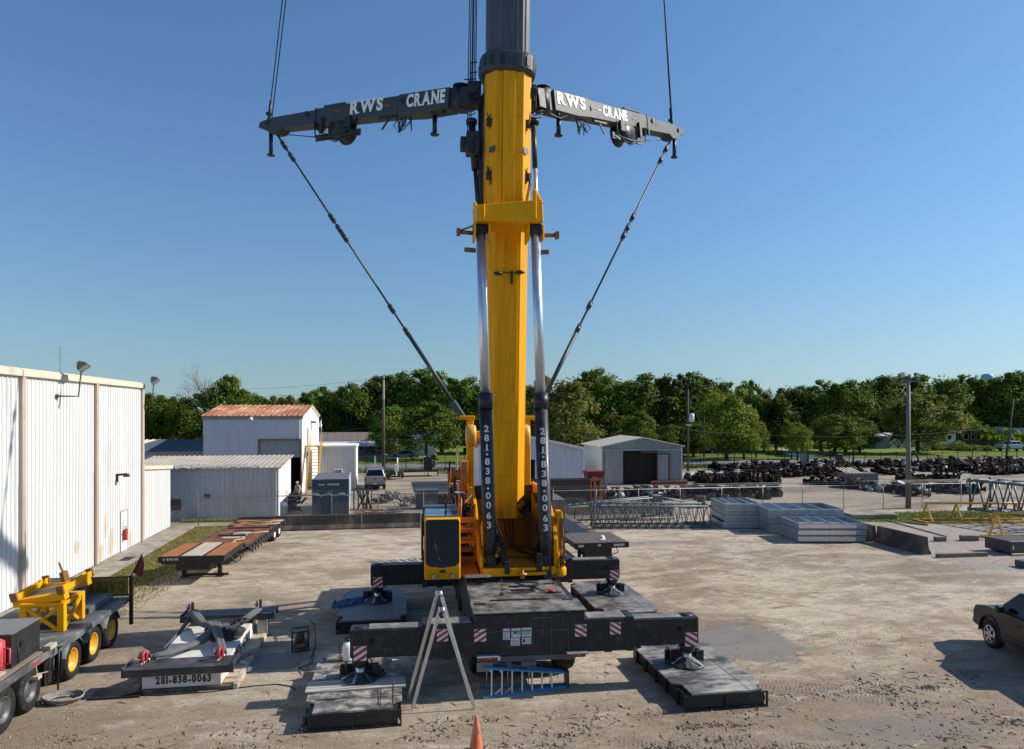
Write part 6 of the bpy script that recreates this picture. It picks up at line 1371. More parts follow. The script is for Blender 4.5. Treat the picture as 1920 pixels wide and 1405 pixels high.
for y, a in ((7.6,.1),(10.6,-.15),(11.6,.2)): b.path([(-1.35,y,.88),(-.5,y+.3+a,.885),(.4,y-.2,.885),(1.4,y+.5,.88)], .035, 6)
b.path([(.1,4.4,.88),(.5,5.0,.9),(.3,5.4,.89),(.7,5.9,.9),(.4,6.3,.9)], .03, 6)
solo_ = objs("tie_strap", b, M("strap_tan", (.42,.33,.2), .8, var=.3), TR)
for x in (-.75, .78):
    b = B(); b.box(x-.08,x+.08,1.3,1.46,.06,.979); b.box(x-.14,x+.14,1.22,1.54,0,.06); obj("landing_leg", b, BLK, TR)
b = B(); b.bar((-.8,1.38,.1),(1.15,1.38,.1),.12,.09); b.box(-.66,.68,1.34,1.42,.7,.8); obj("leg_brace", b, BLK, TR)
b = B()
for i, t_ in enumerate((0,.12,.2,.28,.38,.46)): b.box(-1.15+t_*1.2,-1.15+t_*1.2+.07,-.056,-.0505,1.03,1.13)
obj("plate_lettering", b, M("plate_letter", (.45,.44,.42), .6), TR)
for y in (10.2, 11.45):
    for x, s in ((1.12,1),(-1.12,-1)): wheel(TR, (x,y,.46), .46, .42, s, DIRTYW, tread=4, rimr=.62, dish=-.05)

# ------------------------------------------------------------------ dark timber flatbed behind the crane
FT = thing("timber_trailer", "dark timber-decked trailer parked behind the right side of the crane", "trailer", W2((1128-960)*32.0/FPX, 32.0)+(0,), rad(0))
DKW = M("dark_planks", (.10,.080,.068), .85, var=.35, vs=2.5, stretch=(5,.35,1), bump=.3)
b = B(); b.box(-1.25,1.25,0,2.7,1.3,1.44); b.box(-1.27,1.27,-.06,-.001,1.22,1.47); b.box(-1.25,1.25,2.9,13,.95,1.08); b.box(-.55,.55,.2,12,.7,1.29); b.box(-.5,.2,.3,1.5,.45,.7); obj("chassis", b, BLK, FT, bevel=.01)
b = B()
for i in range(8): b.box(-1.24+i*.31,-.945+i*.31,.0,2.7,1.441,1.475)
for i in range(8): b.box(-1.24+i*.31,-.945+i*.31,2.95,12.9,1.081,1.12)
obj("deck_plank", b, DKW, FT)
b = B(); b.box(-1.25,1.25,2.72,2.88,1.081,1.2)
for y in (3.2,5.6,8.0): b.box(-1.25,1.25,y,y+.1,1.121,1.16)
obj("cross_rail", b, M("dark_rail", (.05,.04,.035), .7), FT)
b = B()
for x in (-.7,.75): b.box(x-.07,x+.07,1.2,1.34,.03,1.29)
b.bar((-.7,1.27,.75),(.75,1.27,.75),.08); b.path([(.8,.4,1.2),(.95,.5,.9),(.7,.6,.8),(.75,.9,.6)], .02, 6); b.prism([(-.3,1.2),(.6,1.2),(.55,.75),(.3,.55)], 'y', .9, 1.0); obj("landing_leg", b, BLK, FT)
b = B(); b.box(-1.1,-.85,-.068,-.061,1.3,1.4); b.box(.55,1.05,-.068,-.061,1.3,1.4); b.box(-.2,-.05,-.068,-.061,1.32,1.4); obj("reflector", b, M("marker_strip", (.55,.5,.48), .5), FT)
for y in (10.5, 11.7): wheel(FT, (1.0,y,.48), .48, .4, 1, M("dark_rim", (.10,.105,.11)), tread=4); wheel(FT, (-1.0,y,.48), .48, .4, -1, M("dark_rim", (.10,.105,.11)), tread=4)
o_ = MW[FT.name]
b = B(); r_ = random.Random(2); pts = []
for i in range(30): pts.append(o_ @ V(-.55+.4*math.sin(i*1.7)+.1*r_.random(), 4.6+1.6*math.sin(i*.9), 1.15+.03*r_.random()))
b.path(pts, .035, 6); solo("red_chain", b, M("rust_red_chain", (.25,.05,.035), .8, var=.4), "rusty red binder chain heaped on the dark timber trailer", "chain")
b = B(); b.tube(o_ @ V(-1.5,9.5,1.55), o_ @ V(.55,9.5,1.55), .42, n=20); solo("white_roll", b, DIRTYW, "large white roll lying across the far end of the dark timber trailer", "roll")
b = B(); c = o_ @ V(.28,.85,1.476); b.lathe([(0,.17),(.06,.165),(.11,.12),(.13,.05),(.135,.02),(.165,.0),(.17,.0)], c, 'z', 20); b.add([c+V(.1,-.1,.005),c+V(.0,-.21,.0),c+V(-.12,-.2,0),c+V(-.12,-.08,.012)], [(0,1,2,3)])
solo("hard_hat", b, WHT, "white hard hat on the front edge of the dark timber trailer", "helmet")

# ------------------------------------------------------------------ concrete barriers
BARM = M("stained_concrete", (.06,.05,.041), .9, var=.35, vs=1.6, stretch=(1,1,.35), dirt=(.17,.14,.11), da=.25, ds=1.3, bump=.4, bs=12)
BART = M("pale_barrier_concrete", (.24,.21,.17), .9, var=.3, vs=2, bump=.3)
def barrier(label, x, y, L, along='x', group=None, h=.92, mat=None):
    b = B(); prof = [(-.30,0),(-.30,.08),(-.15,.32),(-.09,h),(.09,h),(.15,.32),(.30,.08),(.30,0)]
    b.prism(prof, 'x', -L/2+.015, L/2-.015); return solo("concrete_barrier", b, mat or BARM, label, "barrier", group, (x,y,0), 0 if along == 'x' else rad(90), bevel=.02)
x0s = [G(565,993).x, G(676,991).x]
Lb = 3.72; bx0 = x0s[0]; g_ = "concrete barriers in front of the wire fence"
for i, l_ in enumerate(("concrete barrier segment partly behind the rusty trailer, left end of its row", "middle concrete barrier segment in front of the dark blue container", "right-hand end segment of the concrete barrier row left of the crane")):
    barrier(l_, bx0 + Lb*(i-.5), 45.9, Lb, 'x', g_)
for i, (x, l_) in enumerate(((7.0,"concrete barrier hidden behind the left half of the lattice section"),(10.75,"pale concrete barrier behind the right half of the lattice section"),(14.2,"pale concrete barrier beside the end of the lattice section"))): barrier(l_, x+3.4, 47.2, Lb, 'x', "pale concrete barriers behind the lattice section", .92, BART)
for i, (y, l_) in enumerate(((34.4,"near segment of the dark concrete barrier on the right, broken at its end"),(38.15,"second segment of the dark concrete barrier on the right, beside the galvanised trays"),(41.9,"far segment of the dark concrete barrier on the right, behind the galvanised trays"))): barrier(l_, 27.2-(y-34.4)*.055, y, Lb, 'y', "dark concrete barriers beside the galvanised trays")
b = B(); c = G(1612, 968); b.prism([(c.x-1.6,c.y-1.4),(c.x+1.7,c.y-1.7),(c.x+2.2,c.y-.2),(c.x+.4,c.y+1.2),(c.x-1.5,c.y+.9)], 'z', .02, .35); solo("concrete_slab", b, CONC, "broken pale concrete slab behind the galvanised trays", "slab", bevel=.04)
for px0, py0, px1, py1, w_, l_ in ((1757,1050,1849,1047,.2,"long grey timber on the gravel right of the concrete barrier"),(1802,1018,1832,1018,.3,"short dark timber block on the gravel below the yellow trestle"),(1753,1019,1772,1019,.25,"short tan timber beside the end of the concrete barrier"),(1660,980,1774,1011,.06,"thin dark rod along the top side of the concrete barrier"),(1700,985,1740,990,.1,"dark board on the dirt beside the yellow trestle")):
    b = B(); p_, q_ = G(px0,py0-4), G(px1,py1-4); b.bar(p_+V(0,0,w_/2), q_+V(0,0,w_/2), w_*1.2, w_); solo("timber_beam", b, M("weathered_beam", (.17,.13,.10), .85, var=.3, vs=3), l_, "timber", "timbers beyond the concrete barrier")
# stacked dark weights at the right edge
b = B(); c = G(1894,1042); b.box(c.x,c.x+2.0,c.y,c.y+1.6,.12,.72); t_ = solo("dark_weight", b, M("weight_dark", (.05,.046,.044), .6, var=.3), "dark square weight on timbers at the right edge of the picture", "weight", bevel=.02)
b = B(); b.box(c.x+.15,c.x+.22,c.y-.01,c.y-.002,.3,.5); obj("lifting_mark", b, MARKW, t_)
b = B(); b.box(c.x,c.x+2.2,c.y-.2,c.y-.05,0,.11); b.box(c.x+.1,c.x+2.2,c.y+1.2,c.y+1.35,0,.11); obj("timber", b, PALT, t_)
c = G(1895,1062); b = B(); b.box(c.x+.2,c.x+2.5,c.y-.7,c.y,.02,.32); solo("steel_crate", b, M("crate_steel", (.06,.065,.06), .6), "low dark steel crate at the right edge in front of the dark weight", "crate", bevel=.02)

# ------------------------------------------------------------------ galvanised trays in three stacks
TRAY = M("tray_galvanised", (.36,.40,.44), .38, .55, var=.25, vs=1.2, dirt=(.30,.28,.24), da=.2)
TRAYP = M("tray_panel", (.78,.69,.63), .45, .15, var=.15, vs=.9)
def tray_stack(px0, pyb, w_, d_, n, hh, labels, group, panel, rz=-9.59, jit=.0):
    c = G(px0, pyb); R = Matrix.Rotation(rad(rz), 3, 'Z'); r_ = random.Random(px0)
    for i in range(n):
        z = .03 + i*(hh+.02); off = R @ V(r_.uniform(-jit,jit), r_.uniform(-jit,jit), 0)
        t = thing("steel_tray", labels[i], "tray", c + off + V(0,0,z), rad(rz), group)
        b = B(); b.box(0,w_,0,.04,0,hh); b.box(0,w_,d_-.04,d_,0,hh); b.box(0,.04,.041,d_-.041,0,hh); b.box(w_-.04,w_,.041,d_-.041,0,hh)
        b.box(-.03,w_+.03,-.04,-.001,hh-.06,hh); b.box(-.03,w_+.03,-.04,-.001,0,.06); b.box(-.03,-.001,0,d_,hh-.06,hh); b.box(-.03,-.001,0,d_,0,.05)
        for k in range(1,4): b.box(w_*k/4-.03,w_*k/4+.03,.041,d_-.041,hh-.1,hh-.01)
        b.box(.041,w_-.041,.041,d_-.041,.02,.04); obj("tray_frame", b, TRAY, t)
        if panel:
            b = B(); m_ = w_*.46; b.box(.03,m_-.02,-.012,-.001,.062,hh-.062); b.box(m_+.02,w_*.85,-.012,-.001,.062,hh-.062); obj("pale_panel", b, TRAYP, t)
            b = B(); b.box(-.035,w_+.035,-.05,-.041,.0,.03); obj("rusty_edge", b, RST, t)
        else:
            b = B(); b.box(-.02,w_+.02,-.052,-.041,hh-.05,hh); obj("bright_edge", b, M("bright_galvanised", (.62,.65,.68), .3, .5), t)
front = ["lowest tray with pale panels in the front galvanised stack", "middle tray with pale panels in the front galvanised stack", "topmost tray with pale panels in the front galvanised stack"]
tray_stack(1497, 1018, 3.85, 2.6, 3, .345, front, "pale-panelled trays in the front stack", True, jit=.03)
tray_stack(1441, 1000, 4.6, 3.0, 3, .47, ["lowest blue-grey tray in the tall middle galvanised stack", "middle blue-grey tray in the tall middle galvanised stack", "topmost blue-grey tray in the tall middle galvanised stack"], "blue-grey trays in the middle stack", False, jit=.08)
tray_stack(1358, 991, 2.3, 3.2, 4, .37, ["lowest tray in the left galvanised stack next to the lattice section", "second tray from the ground in the left galvanised stack", "third tray from the ground in the left galvanised stack", "topmost tray in the left galvanised stack"], "trays in the left stack", False, jit=.12)

# ------------------------------------------------------------------ lattice boom sections
LAT = M("lattice_grey", (.12,.145,.15), .5, var=.15, dirt=(.22,.22,.2), da=.15)
def lattice(name, label, p0, p1, w_, h_, nb, r=.05, rb=.025, mat=LAT, lift=.08, group=None, w1=None, h1=None):
    p0, p1 = V(*p0), V(*p1); d = (p1-p0); L = d.length; d.normalize(); s_ = V(-d.y, d.x, 0); up = V(0,0,1)
    t = thing(name, label, "lattice boom", p0, 0, group); w1 = w1 or w_; h1 = h1 or h_
    def C(t_, i, j): return p0 + d*(L*t_) + s_*((w_+(w1-w_)*t_)*(i-.5)) + up*(lift + (h_+(h1-h_)*t_)*j)
    b = B()
    for i in (0,1):
        for j in (0,1): b.tube(C(0,i,j), C(1,i,j), r, n=8)
    obj("chord", b, mat, t, world=True)
    b = B()
    for k in range(nb):
        t0, t1 = k/nb, (k+1)/nb; tm = (t0+t1)/2
        for i in (0,1): b.tube(C(t0,i,0), C(tm,i,1), rb, n=6); b.tube(C(tm,i,1), C(t1,i,0), rb, n=6)
        for j in (0,1): b.tube(C(t0,0,j), C(tm,1,j), rb, n=6); b.tube(C(tm,1,j), C(t1,0,j), rb, n=6)
    for t_ in (0,1):
        for i in (0,1): b.tube(C(t_,i,0), C(t_,i,1), rb*1.5, n=6); 
        for j in (0,1): b.tube(C(t_,0,j), C(t_,1,j), rb*1.5, n=6)
    obj("lacing", b, mat, t, world=True)
    b = B()
    for t_ in (0,1):
        for i in (0,1):
            for j in (0,1): b.tube(C(t_,i,j)-s_*.1, C(t_,i,j)+s_*.1, r*1.8, n=10)
    obj("end_lug", b, mat, t, world=True); return t
a0, a1 = G(1118, 991), G(1335, 990)
lattice("lattice_section", "grey lattice boom section lying in front of the pale barriers right of the crane", (a0.x,a0.y+.7,0), (a1.x,a1.y+.7,0), 1.5, 1.3, 13, .06, .03)
b = B(); q0, q1 = D(1030,952,47), D(1235,933,48.5); q2 = D(1292,942,49.2)
for dy_ in (0,.7): b.tube(q0+V(0,dy_,0), q1+V(0,dy_,0), .06, n=8); b.tube(q1+V(0,dy_,0), q2+V(0,dy_,0), .05, n=8)
fl = thing("folding_jib", "grey tapered lattice jib with an A frame lying behind the lattice section", "jib", G(1235, 965)); obj("chord", b, LAT, fl, world=True)
b = B(); b.bar(q1+V(0,.3,.05), V(q1.x-1.2,q1.y+.3,.05), .16); b.bar(q1+V(0,.3,.05), V(q1.x+1.2,q1.y+.3,.05), .16); b.box(q1.x-.3,q1.x+.3,q1.y-.1,q1.y+.8,q1.z-.15,q1.z+.12)
for i in range(14):
    t_ = i/14; p_ = q0.lerp(q1,t_); b.tube(p_, p_.lerp(q1,.09)+V(0,.7,0), .03, n=6); b.tube(V(p_.x,p_.y,.15), q0.lerp(q1,t_+.05), .03, n=6)
b.tube(V(q0.x,q0.y,.15), V(q1.x+2,q1.y,.15), .06, n=8); c = D(1115,948,47.0); b.box(c.x-.35,c.x+.35,c.y-.3,c.y+.3,c.z-.4,c.z+.1); obj("frame", b, LAT, fl, world=True)
c0_, c1_ = D(1838,925,48), D(1960,940,44)
lattice("lattice_section", "blue-grey open lattice section raised above the far yellow trestle", (D(1838,945,49).x, D(1838,945,49).y, 0), (D(1990,985,44).x, D(1990,985,44).y, 0), 1.9, 1.95, 5, .085, .05, M("lattice_blue_grey", (.10,.125,.145), .45, var=.15), .75)
# yellow trestles
def trestle(label, p0, p1, hgt, wd, n, grp):
    p0, p1 = V(*p0), V(*p1); d = (p1-p0); L = d.length; d.normalize(); s_ = V(-d.y,d.x,0)
    t = thing("yellow_trestle", label, "trestle", p0, 0, grp); b = B()
    b.tube(p0+V(0,0,hgt)+d*.3, p1+V(0,0,hgt), .07, n=8)
    for k in (-.5,.5): b.bar(p0+s_*wd*k+V(0,0,.07), p1+s_*wd*k+V(0,0,.07), .12, .13)
    obj("rail", b, YDULL, t, world=True)
    b = B()
    for i in range(n):
        q = p0+d*(L*(i/(n-1))*.96+.45); 
        for k in (-.5,.5): b.bar(q+s_*wd*k+V(0,0,.13), q+V(0,0,hgt-.05), .10)
    b.bar(p0+s_*wd*.6+V(0,0,.06), p0-s_*wd*.6+V(0,0,.06), .14, .1); obj("leg", b, YDULL, t, world=True)
t0_, t1_ = G(1735,981), G(1935,984)
trestle("long yellow A-frame trestle standing on the grass patch at the right", (t0_.x,t0_.y+.5,0), (t1_.x+4,t1_.y+.6,0), 1.25, 1.3, 6, "yellow trestles on the right")
t0_, t1_ = G(1868,1013), G(1960,1015)
trestle("nearer yellow A-frame trestle cut by the right edge of the picture", (t0_.x,t0_.y+.5,0), (t1_.x+3,t1_.y+.5,0), 1.5, 1.2, 3, "yellow trestles on the right")
# ------------------------------------------------------------------ vehicles
def arch(yc, zc, r, n=10):
    return [(yc + r*math.cos(a), zc + r*math.sin(a)) for a in (math.pi*(1-i/n) for i in range(n+1))]
def pickup(name, label, cat, loc, rz, paint, canopy=False, rimm=None, group=None):
    t = thing(name, label, cat, loc, rz, group); zb = .50
    prof = [(-2.92,.62),(-2.95,1.30),(-.98,1.33),(1.35,1.30),(2.2,1.25),(2.72,1.14),(2.84,.95),(2.84,.55)]
    front = [(1.95+.52,zb)] ; body = prof + [(2.50,.50)] + list(reversed(arch(1.95,.46,.53))) + list(reversed(arch(-1.75,.46,.53)))
    body = [p for p in body if p[1] >= .45] 
    b = B(); b.prism(body, 'x', -.98, .98); bo = obj("body", b, paint, t, bevel=.07, seg=3)
    b = B(); b.box(-.9,.9,-2.8,2.6,.38,.52); b.box(-.93,.93,1.45,2.45,.5,1.0); b.box(-.93,.93,-2.25,-1.25,.5,1.0); obj("underbody", b, BLK, t)
    gb, gt_ = (-.93,.93,-1.0 if not canopy else -2.75,1.72), (-.72,.72,-.82 if not canopy else -2.45,.92)
    z0, z1 = 1.28, 1.97
    b = B(); b.frustum(gb, z0, gt_, z1); obj("cab", b, paint, t, bevel=.06, seg=3)
    def sideq(s, y0, y1, u0=.14, u1=.86):
        def pt(y, u): 
            x = (gb[1]+(gt_[1]-gb[1])*u)*s + .006*s; yy0 = gb[2]+(gt_[2]-gb[2])*u; yy1 = gb[3]+(gt_[3]-gb[3])*u
            return (x, min(max(y, yy0+.1), yy1-.1), z0+(z1-z0)*u)
        n = .012*s
        q = [pt(y0,u0), pt(y1,u0), pt(y1,u1), pt(y0,u1)]; return q
    for s in (-1, 1):
        b = B(); b.quad(*sideq(s, .22, 1.6)); w1 = obj("side_window", b, GLS, t); b = B(); b.quad(*sideq(s, -.82, .14)); obj("side_window", b, GLS, t)
        if canopy: b = B(); b.quad(*sideq(s, -2.6, -1.05)); obj("side_window", b, GLS, t)
        b = B(); b.box(s*.98-.01,s*.98+.01,.17,.185,.55,1.26); b.box(s*.98-.01,s*.98+.01,-.93,-.915,.55,1.26); b.box(s*.97-.03,s*.97+.03,-1.1,1.3,.42,.52); b.box(s*.985-.01,s*.985+.012,-1.15,1.35,.60,.66); obj("door_seam", b, BLK, t)
        for y in (.32,-.78): b = B(); b.box(s*.985-.015,s*.985+.03,y-.0,y+.2,1.08,1.12); obj("door_handle", b, BLK, t, bevel=.008)
        b = B(); b.box(min(s*.98,s*1.22),max(s*.98,s*1.22),1.12,1.28,1.30,1.52); obj("door_mirror", b, BLK, t, bevel=.04)
        for y in (1.95,-1.75):
            b = B(); b.lathe([(.525,-.03),(.565,-.03),(.565,.025),(.525,.025)], (s*.975,y,.46), 'x', 20, -.1, math.pi+.1); obj("wheel_arch", b, BLK, t)
            wv = wheel(t, (s*.84,y,.42), .42, .28, s, M("alloy_dark", (.05,.05,.055), .4, .5), tread=4, rimr=.66, dish=-.06)
            b = B(); x = s*.985
            for i in range(6):
                a = i*math.pi/3; 
                for o_ in (-.10,.10):
                    b.bar((x,y+.05*math.cos(a+o_*3),.42+.05*math.sin(a+o_*3)), (x,y+.262*math.cos(a+o_),.42+.262*math.sin(a+o_)), .028, .02, (1,0,0))
            b.torus((x-.01*s,y,.42), .268, .018, 'x', 24, 6); b.lathe([(0,.01*s),(.06,.0),(.06,-.03*s)], (x,y,.42), 'x', 14); obj("spoke", b, M("alloy_bright", (.62,.63,.64), .3, .8), wv)
        b = B(); b.box(min(s*.55,s*.93),max(s*.55,s*.93),2.74,2.85,.92,1.10); obj("headlight", b, M("lamp_glass", (.42,.43,.42)), t, bevel=.03)
        b = B(); b.box(min(s*.80,s*.97),max(s*.80,s*.97),-2.985,-2.90,.86,1.22); obj("tail_light", b, M("tail_red", (.30,.012,.012)), t, bevel=.02)
    b = B(); u0, u1 = .12, .9
    def wq(yb, yt, s, xk=.9): return [(-gb[1]*xk, yb+(yt-yb)*u0+.006*s, z0+(z1-z0)*u0), (gb[1]*xk, yb+(yt-yb)*u0+.006*s, z0+(z1-z0)*u0), (gt_[1]*xk, yb+(yt-yb)*u1+.006*s, z0+(z1-z0)*u1), (-gt_[1]*xk, yb+(yt-yb)*u1+.006*s, z0+(z1-z0)*u1)]
    b.quad(*wq(gb[3],gt_[3],1)); obj("windscreen", b, GLS, t); b = B(); b.quad(*wq(gb[2],gt_[2],-1)); obj("rear_window", b, GLS, t)
    b = B(); b.box(-.97,.97,-3.06,-2.93,.55,.74); b.box(-.97,.97,2.8,2.93,.52,.74); obj("bumper", b, M("bumper_grey", (.2,.2,.2), .4, .5), t, bevel=.04)
    b = B(); b.box(-.5,.5,2.82,2.87,.76,1.06); obj("grille", b, BLK, t, bevel=.02)
    b = B(); b.box(-.76,.76,-2.965,-2.955,.79,.80); b.box(-.12,.12,-2.975,-2.955,1.06,1.13); obj("tailgate", b, BLK, t)
    b = B(); b.box(-.16,.16,-3.07,-3.055,.58,.70) ; obj("number_plate", b, DIRTYW, t)
    if not canopy:
        b = B(); b.box(-.86,.86,-2.85,-1.08,1.30,1.345); obj("bed", b, BLK, t)
    return t
DKP = M("truck_dark_green_grey", (.013,.017,.022), .35, .1, var=.05, coat=.15, spec=.22)
c_ = W2(14.86, 22.1); hd_ = rad(-14.5); fx, fy = 0, 1.95
off = Matrix.Rotation(hd_, 3, 'Z') @ V(-.98, 1.95, 0)
pickup("pickup_truck", "dark grey pickup truck with six-spoke alloy wheels on the open dirt yard", "truck", (c_[0]-off.x, c_[1]-off.y, 0), hd_, DKP)
c_ = G(703, 920); SILV = M("truck_silver", (.34,.34,.35), .35, .4, var=.06, coat=.6)
pickup("pickup_truck", "silver pickup with canopy parked tail-on near the blue container", "truck", (c_.x, c_.y+3.0, 0), 0, SILV, True)
BLW = M("truck_pale_blue", (.36,.48,.50), .4, .1, var=.06, coat=.5)
c_ = G(1897, 846); pickup("pickup_truck", "pale blue old pickup parked on the lawn at the far right", "truck", (c_.x, c_.y, 0), rad(-90), BLW)
def car(label, loc, rz, paint, van=False):
    t = thing("parked_car", label, "car", loc, rz)
    body = [(-2.3,.4),(-2.35,.85),(-1.6,1.0),(1.0,.98),(2.1,.82),(2.3,.6),(2.3,.35)] + list(reversed(arch(1.4,.36,.36,8))) + list(reversed(arch(-1.35,.36,.36,8)))
    b = B(); b.prism([p for p in body if p[1] > .3], 'x', -.9, .9); obj("body", b, paint, t, bevel=.08, seg=2)
    b = B(); b.frustum((-.84,.84,-1.75,1.15), .95, (-.62,.62,-1.0,.35), 1.45); obj("cabin", b, paint, t, bevel=.06, seg=2)
    for s in (-1,1):
        b = B(); b.quad((s*.83,-1.5,1.0),(s*.83,.95,1.0),(s*.655,.28,1.38),(s*.655,-.95,1.38)); obj("side_window", b, GLS, t)
        for y in (1.4,-1.35): wheel(t, (s*.8,y,.32), .32, .2, s, M("alloy_bright", (.62,.63,.64)), tread=3, dish=-.03)
    b = B(); b.quad((-.75,1.1,1.0),(.75,1.1,1.0),(.6,.42,1.40),(-.6,.42,1.40)); obj("windscreen", b, GLS, t); b = B(); b.quad((-.75,-1.7,1.0),(.75,-1.7,1.0),(.6,-1.06,1.40),(-.6,-1.06,1.40)); obj("rear_window", b, GLS, t)
    return t
c_ = G(757, 862); car("blue-grey saloon car parked by the house behind the crane", (c_.x, c_.y, 0), rad(90), M("car_blue_grey", (.10,.14,.20), .3, .4, coat=.8))
c_ = G(1318, 850); car("dark car parked under the trees by the utility pole", (c_.x, c_.y, 0), rad(-90), M("car_dark", (.02,.022,.025), .3, .4, coat=.8))
# utility trailer and machines behind the silver pickup
c_ = G(770, 893); ut = thing("utility_trailer", "black gooseneck utility trailer parked beyond the silver pickup", "trailer", c_, rad(3))
b = B(); b.box(-4.2,3.2,-.9,.9,.55,.72); b.bar((1.8,0,.7),(2.2,0,1.9),.2); b.bar((2.2,0,1.9),(3.2,0,1.9),.2); b.box(1.6,2.4,-.8,-.7,.7,2.2); b.box(1.6,2.4,.6,.7,.7,2.2); b.box(1.6,2.4,-.7,.6,2.1,2.2); b.box(1.9,2.0,-.5,-.4,0,.55); b.box(3.0,3.1,-.5,-.4,0,.55); obj("frame", b, BLK, ut)
b = B(); r_ = random.Random(3)
for i in range(16): x, y, z = r_.uniform(1.3,3.1), r_.uniform(-.7,.6), r_.uniform(1.2,2.5); b.tube((x,y,z),(x+r_.uniform(-.4,.4),y+.2,z+r_.uniform(-.3,.3)), r_.uniform(.05,.2), n=8)
obj("machinery", b, M("machine_dark", (.05,.045,.045), .5, .3, var=.6, vs=3), ut)
for x in (-2.6,-1.6): wheel(ut, (0,0,0), .38, .25, 1, DIRTYW, tread=3).location = (x, -.95, .38)
for w_ in [ch for ch in ut.children if ch.name.startswith("wheel")]: w_.rotation_euler = (0,0,rad(-90))
c_ = G(742, 899); b = B(); b.prism([(-.2,.5),(2.0,.55),(2.4,1.0),(2.5,1.15),(-.4,1.1),(-.5,.8)], 'x', -.8, .8); b.v = [V(v.x*(1 if v.y < 1.9 else .4), v.y, v.z) for v in b.v]
bt = thing("boat", "small dark boat with a white motor on a trailer right of the silver pickup", "boat", c_, rad(5)); obj("hull", b, M("boat_dark", (.05,.06,.055), .4, var=.4), bt, bevel=.05)
b = B(); b.box(-.2,.2,-.75,-.4,.9,1.7); b.box(-.08,.08,-.7,-.5,.4,.9); obj("motor", b, DIRTYW, bt, bevel=.05); b = B(); b.path([(-.7,-.1,1.1),(-.7,-.1,1.7),(.7,-.1,1.7),(.7,-.1,1.1)], .03, 6); b.bar((0,-.6,.45),(0,3.4,.45),.1); b.box(-.9,-.7,.3,.9,.1,.6); b.box(.7,.9,.3,.9,.1,.6); obj("trailer_frame", b, BLK, bt)
for px, py, h_ in ((704, 890, 2.2), (745, 888, 1.9), (797, 890, 2.3)):
    c_ = G(px, py); b = B(); b.tube(c_, c_+V(-.05 if px == 704 else 0,0,h_), .09, n=8); b.lathe([(0,.03),(.09,.0)], c_+V(-.05 if px == 704 else 0,0,h_), 'z', 8); solo("marker_post", b, WHT, {704:"leaning white post beside the roof of the silver pickup",745:"white post behind the small dark boat",797:"white post at the right end of the gooseneck trailer"}[px], "post", "white posts along the picket fence")
# yellow standing frame left of the crane
c_ = G(871, 897); b = B()
for x in (-.85,): b.bar((x-.1,0,0),(x,0,3.5),.17); b.bar((x+.7,0,0),(x+.05,0,3.3),.15); b.bar((x+.1,.4,0),(x,0.05,3.3),.12)
b.bar((-.95,0,3.5),(1.6,0,3.5),.16); b.bar((1.5,0,0),(1.5,0,3.5),.1); b.bar((-.85,0,2.2),(-.45,0,2.4),.08); b.bar((-1.3,0,.05),(1.6,0,.05),.1); solo("yellow_stand", b, M("pale_yellow", (.66,.52,.2), .6), "pale yellow steel stand with braced legs left of the crane", "stand", loc=c_)

# ------------------------------------------------------------------ fences
FY = 48.6
CHL = M("fence_wire", (.30,.31,.31), .5, .6)
cf = thing("chain_link_fence", "galvanised chain-link fence with barbed-wire arms across the yard", "fence", (8, FY, 0))
b = B(); b.tube((-14,FY,1.85),(33.8,FY,1.85),.028,n=6); b.tube((33.8,FY,1.85),(45,FY,1.85),.028,n=6); obj("top_rail", b, CHL, cf, world=True)
fx_ = [ (lambda k: (k*CA+SA)/(-k*SA+CA)*FY)((p_-960)/FPX) for p_ in (372,463,538,622,709,794,880,1037,1118,1197,1275,1353,1430,1505,1582,1656,1729,1802)]
for x in fx_:
    b = B(); b.tube((x,FY,0),(x,FY,1.9),.03,n=6); b.tube((x,FY,1.88),(x-.0,FY-.22,2.2),.016,n=5); obj("post", b, CHL, cf, world=True)
b = B(); p_ = .16; x = -14.0
while x < 45:
    for s in (-1,1):
        x1 = x + s*1.8
        a, c_ = V(x,FY+.004*s,.05), V(x1,FY+.004*s,1.83)
        b.path([a, c_], .0032, 3, False)
    x += p_
obj("wire_mesh", b, CHL, cf, world=True, recalc=False)
b = B()
for k in (.08,.15,.21): b.tube((-14,FY-k,1.9+k*1.35),(45,FY-k,1.9+k*1.35),.006,n=4)
obj("barbed_wire", b, CHL, cf, world=True)
PY = 89.6; PF = thing("picket_fence", "long black steel picket fence along the road behind the yard", "fence", (20, PY, 0))
b = B(); x = -30.0
while x < 92:
    b.add([(x-.013,PY,.1),(x+.013,PY,.1),(x+.013,PY,1.82),(x-.013,PY,1.82),(x,PY+.02,.1),(x,PY+.02,1.82)], [(0,1,2,3),(1,4,5,2),(4,0,3,5)]); x += .15
b.box(-30,92,PY-.02,PY+.03,.25,.29); b.box(-30,92,PY-.02,PY+.03,1.66,1.70); obj("picket_panel", b, BLK, PF, world=True, recalc=False)
for i in range(50):
    x = -30+i*2.44; b = B(); b.box(x-.04,x+.04,PY-.06,PY-.021,0,1.95); obj("post", b, BLK, PF, world=True)
for px, w_ in ((1495,.16),(1515,.16),(1557,.14),(1600,.13)):
    k = (px-960)/FPX; x = (k*CA+SA)/(-k*SA+CA)*(PY-.2); b = B(); b.box(x-w_/2,x+w_/2,PY-.3,PY-.1,0,2.15); obj("gate_post", b, BLK, PF, world=True)
gc = [ (lambda k: (k*CA+SA)/(-k*SA+CA)*PY)((p_-960)/FPX) for p_ in (1497,1513)]
b = B(); b.box(gc[0]+.1,gc[1]-.1,PY-.25,PY-.22,.3,1.75); solo("gate_panel", b, M("pale_gate", (.25,.24,.22), .7), "pale gate panel set in the black picket fence", "gate")

